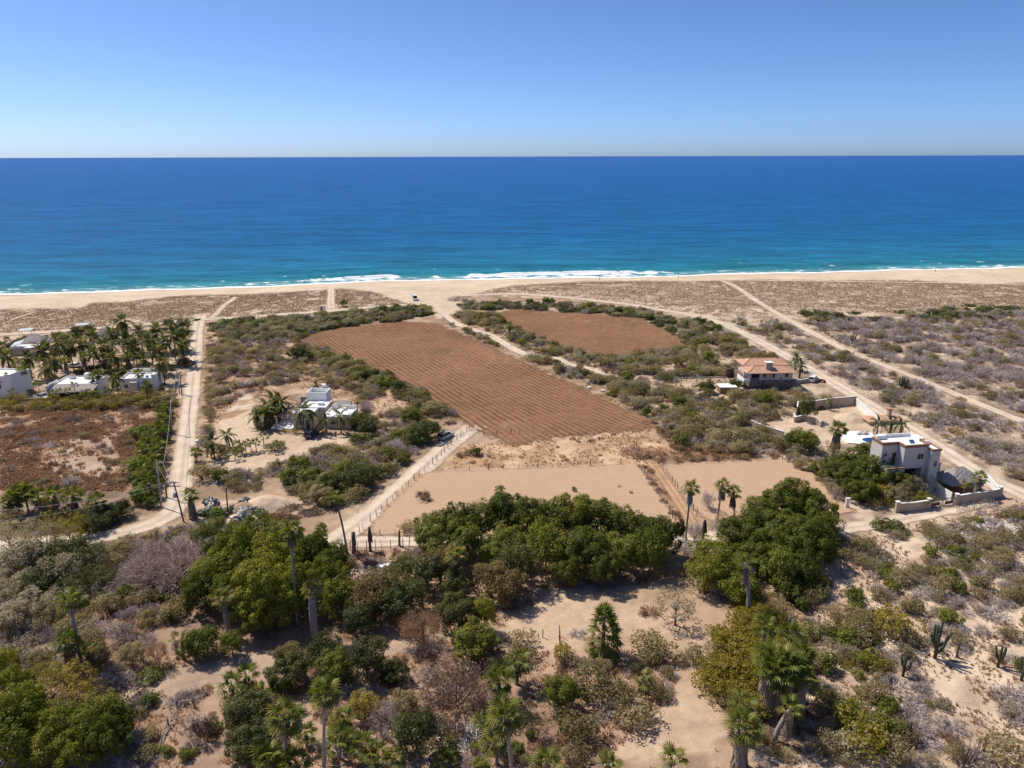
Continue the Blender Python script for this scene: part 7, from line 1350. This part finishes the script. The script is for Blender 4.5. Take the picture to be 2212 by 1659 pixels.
def gn_scatter(name, label, pts, protos):
    """one mass of plants nobody could count: points carrying instances of the plant meshes"""
    P = np.array([(p[1], p[2], float(hz(p[1], p[2])) - .04) for p in pts], np.float32); me = bpy.data.meshes.new(name); me.vertices.add(len(P)); me.vertices.foreach_set('co', P.ravel())
    def at_(n_, t_, vals, key='value'):
        a = me.attributes.new(n_, t_, 'POINT'); a.data.foreach_set(key, np.asarray(vals).ravel())
    n = len(P); r_ = np.array([p[3] for p in pts], np.float32); k = rng.uniform(.75, 1.15, n)
    at_('rot', 'FLOAT_VECTOR', np.stack([0 * r_, 0 * r_, rng.random(n) * 6.28], 1).astype(np.float32), 'vector'); at_('size', 'FLOAT_VECTOR', np.stack([r_, r_, r_ * k], 1).astype(np.float32), 'vector'); at_('pick', 'INT', rng.integers(0, len(protos), n).astype(np.int32))
    o = obj(name, me); tag(o, label, 'scrub', kind='stuff')
    ng = bpy.data.node_groups.new(name, 'GeometryNodeTree'); ng.interface.new_socket('Geometry', in_out='INPUT', socket_type='NodeSocketGeometry'); ng.interface.new_socket('Geometry', in_out='OUTPUT', socket_type='NodeSocketGeometry')
    N = ng.nodes; gi = N.new('NodeGroupInput'); go = N.new('NodeGroupOutput'); ip = N.new('GeometryNodeInstanceOnPoints'); jn = N.new('GeometryNodeJoinGeometry')
    for pr in protos:
        oi = N.new('GeometryNodeObjectInfo'); oi.inputs['Object'].default_value = pr; oi.inputs['As Instance'].default_value = True; ng.links.new(oi.outputs['Geometry'], jn.inputs[0])
    def na(n_, t_): a = N.new('GeometryNodeInputNamedAttribute'); a.data_type = t_; a.inputs['Name'].default_value = n_; return a.outputs['Attribute']
    ng.links.new(gi.outputs[0], ip.inputs['Points']); ng.links.new(jn.outputs[0], ip.inputs['Instance']); ip.inputs['Pick Instance'].default_value = True
    ng.links.new(na('pick', 'INT'), ip.inputs['Instance Index']); ng.links.new(na('rot', 'FLOAT_VECTOR'), ip.inputs['Rotation']); ng.links.new(na('size', 'FLOAT_VECTOR'), ip.inputs['Scale']); ng.links.new(ip.outputs[0], go.inputs[0])
    md = o.modifiers.new('plants', 'NODES'); md.node_group = ng; return o
for s_, pts in allpts.items():
    pts.sort(reverse=True); nm, noun, cat = SP[s_]; meshes = BUSH[s_][0]; first = {}
    for i, (q, x, y, r_, ph) in enumerate(pts[:CAP[s_]]):
        mi = i % len(meshes); loc = (x, y, float(hz(x, y)) - .05); hh = r_ * FLAT[s_] * rnd.uniform(.8, 1.15); rz = rnd.random() * 6.28; lab = noun + ' ' + ph; gr = noun + ('es ' if noun.endswith('sh') else 's ') + ph
        if q > .0105:
            o = thing(nm, lab, cat, loc, rz, gr); f = obj('twigs' if s_ in ('grey', 'brown', 'straw') else 'foliage', meshes[mi], o, None, None, (r_, r_, hh)); obj('stem', STEMS[i % 2], o, None, None, (r_, r_, hh)); f_first = f
        else:
            o = obj(nm, meshes[mi], None, loc, (0, 0, rz), (r_, r_, hh)); tag(o, lab, cat, gr); f_first = o
        first.setdefault(mi, f_first)
    rest = pts[CAP[s_]:]
    if len(rest) > 5: gn_scatter({'grey': 'thorn_scrub', 'olive': 'olive_scrub', 'greygreen': 'sage_scrub', 'green': 'undergrowth', 'brown': 'dry_weeds', 'straw': 'straw_grass', 'yellow': 'yellow_brush', 'dune': 'dune_scrub'}[s_], MASS[s_], rest, list(first.values()))
# ------------------------------------------------------------------ grass and weed tufts (uncountable)
def tufts(name, label, x, y, r0, r1, mat, nb=7, h=1.0, wd=.05):
    g = np.random.default_rng(len(x)); n = len(x); r_ = g.uniform(r0, r1, n); z = hz(x, y); a = g.random((n, nb)) * 6.283; q = .25 + .75 * g.random((n, nb)); hh = h * (.4 + .7 * g.random((n, nb)))
    bx = x[:, None] + .35 * r_[:, None] * np.cos(a) * q; by = y[:, None] + .35 * r_[:, None] * np.sin(a) * q; tx = x[:, None] + r_[:, None] * np.cos(a) * q; ty = y[:, None] + r_[:, None] * np.sin(a) * q
    wx_ = -np.sin(a) * r_[:, None] * wd * 4; wy_ = np.cos(a) * r_[:, None] * wd * 4; zb = z[:, None] + 0 * a - .02; zt = z[:, None] + hh * r_[:, None]
    V = np.stack([np.stack([bx - wx_, by - wy_, zb], -1), np.stack([bx + wx_, by + wy_, zb], -1), np.stack([tx, ty, zt], -1)], 2).reshape(-1, 3)
    o = obj(name, npmesh(name, V, np.arange(len(V)).reshape(-1, 3), mat)); tag(o, label, 'grass', kind='stuff'); return o
def pts_in(poly, n, excl=(), noise=None, px=True):
    Wp = G(np.array([p[0] for p in poly]), np.array([p[1] for p in poly])); lo = Wp.min(0); hi = Wp.max(0); x = rng.uniform(lo[0], hi[0], n); y = rng.uniform(lo[1], hi[1], n); u, v = pj(x, y, hz(x, y)); ok = inpoly(u, v, poly)
    for e_ in excl: ok &= ~inpoly(u, v, e_)
    if noise: ok &= fbm(x / noise[0], y / noise[0], noise[2]) > noise[1]
    x, y = x[ok], y[ok]; k = road_dist(x, y) > .2; return x[k], y[k]
dl = [(-60, 705)] + [p for p in DUNE_E if 0 <= p[0] <= 905]; dl = [(u, v + 3) for u, v in dl] + [(885, 656), (700, 670), (560, 681), (436, 688), (300, 701), (150, 712), (-60, 722)]
dr = [(985, 643)] + [(u, v + 3) for u, v in DUNE_E if 1000 < u < 2300] + [(2300, 616), (2300, 664), (2212, 668), (1900, 676), (1720, 676), (1560, 684), (1440, 670), (1300, 649), (1110, 634)]
x1, y1 = pts_in(dl, 60000, [], (6.0, .36, 131)); x2, y2 = pts_in(dr, 60000, [], (6.0, .36, 131))
tufts('dune_grass', 'brown grass tufts covering the western dune', x1, y1, .25, .6, 'leaf_tuft', 6, .55); tufts('dune_grass', 'brown grass tufts covering the eastern dune', x2, y2, .25, .6, 'leaf_tuft', 6, .55)
x1, y1 = pts_in(P_LEFTF, 26000, [[(90, 955), (230, 940), (260, 985), (240, 1030), (130, 1030), (90, 1000)]], (5.0, .40, 133)); tufts('dry_weeds', 'brown dry weeds covering the left field', x1, y1, .3, .8, 'leaf_brown', 7, .9)
x1, y1 = pts_in(P_LEFTF, 7000, [], (7.0, .52, 139)); tufts('dry_weeds', 'straw and olive weeds in the left field', x1, y1, .3, .7, 'leaf_straw', 6, .9)
x1, y1 = pts_in(P_STRAW, 5000, [], (4.0, .45, 135)); tufts('straw_grass', 'pale straw grass above the bare lots', x1, y1, .2, .45, 'leaf_straw', 6, .8)
x1, y1 = pts_in([(280, 1200), (760, 1190), (1060, 1320), (1500, 1260), (1560, 1659), (280, 1659)], 30000, [P_CLEAR, P_CLEAR2], (5.0, .46, 137)); h_ = len(x1) // 2
tufts('dry_weeds', 'dry brown weeds under the orchard trees', x1[:h_], y1[:h_], .15, .5, 'leaf_brown', 6, .9); tufts('straw_grass', 'dry straw grass under the orchard trees', x1[h_:], y1[h_:], .15, .45, 'leaf_straw', 6, .9)
x1, y1 = pts_in([(1690, 1150), (2212, 1070), (2300, 1659), (1600, 1659)], 24000, [], (4.0, .47, 141)); tufts('dry_weeds', 'low dry weeds on the right slope', x1, y1, .15, .5, 'leaf_tuft', 6, .8)
x1, y1 = pts_in([(1450, 690), (2212, 690), (2300, 1060), (1840, 860)], 30000, [], (5.0, .46, 143)); tufts('dry_weeds', 'low grey-brown weeds between the scrub bushes', x1, y1, .2, .6, 'twig_grey', 6, .7)
x1, y1 = pts_in([(440, 700), (650, 735), (985, 900), (900, 960), (800, 940), (440, 980)], 22000, [P_YARD, P_MAIN], (4.0, .45, 145)); tufts('dry_weeds', 'brown weeds between the bushes left of the large field', x1, y1, .2, .6, 'leaf_brown', 6, .8)
x1, y1 = pts_in([(960, 680), (1450, 690), (1700, 800), (1830, 1080), (1690, 985), (1480, 978), (1400, 905), (1060, 745)], 30000, [P_SMALL, P_MAIN, P_VYARD], (4.0, .45, 147)); tufts('dry_weeds', 'olive and brown weeds below the small brown field', x1, y1, .2, .6, 'leaf_olive', 6, .8)
for nm, fd, n in (('large', F_MAIN, 52000), ('small', F_SMALL, 26000)):      # weeds standing in rows on the ridges
    k = np.round(rng.uniform(fd['V'][0], fd['V'][1], n) / fd['sp']); Uc = rng.uniform(fd['U'][0], fd['U'][1], n); Vc = k * fd['sp']
    Vc = Vc - (fbm(Uc / 25, Vc / 40, 71) - .5) * fd['sp'] * 1.6 + rng.normal(0, .22, n); X = fd['A'][0] + Uc * fd['T'][0] + Vc * fd['N'][0]; Y = fd['A'][1] + Uc * fd['T'][1] + Vc * fd['N'][1]
    ok = inpoly(X, Y, fd['W']) & (fbm(X / 8, Y / 8, 149) > .34); tufts('dry_weeds', 'dry brown weeds growing in rows on the %s ploughed field' % nm, X[ok], Y[ok], .15, .38, 'leaf_brown', 5, .6)
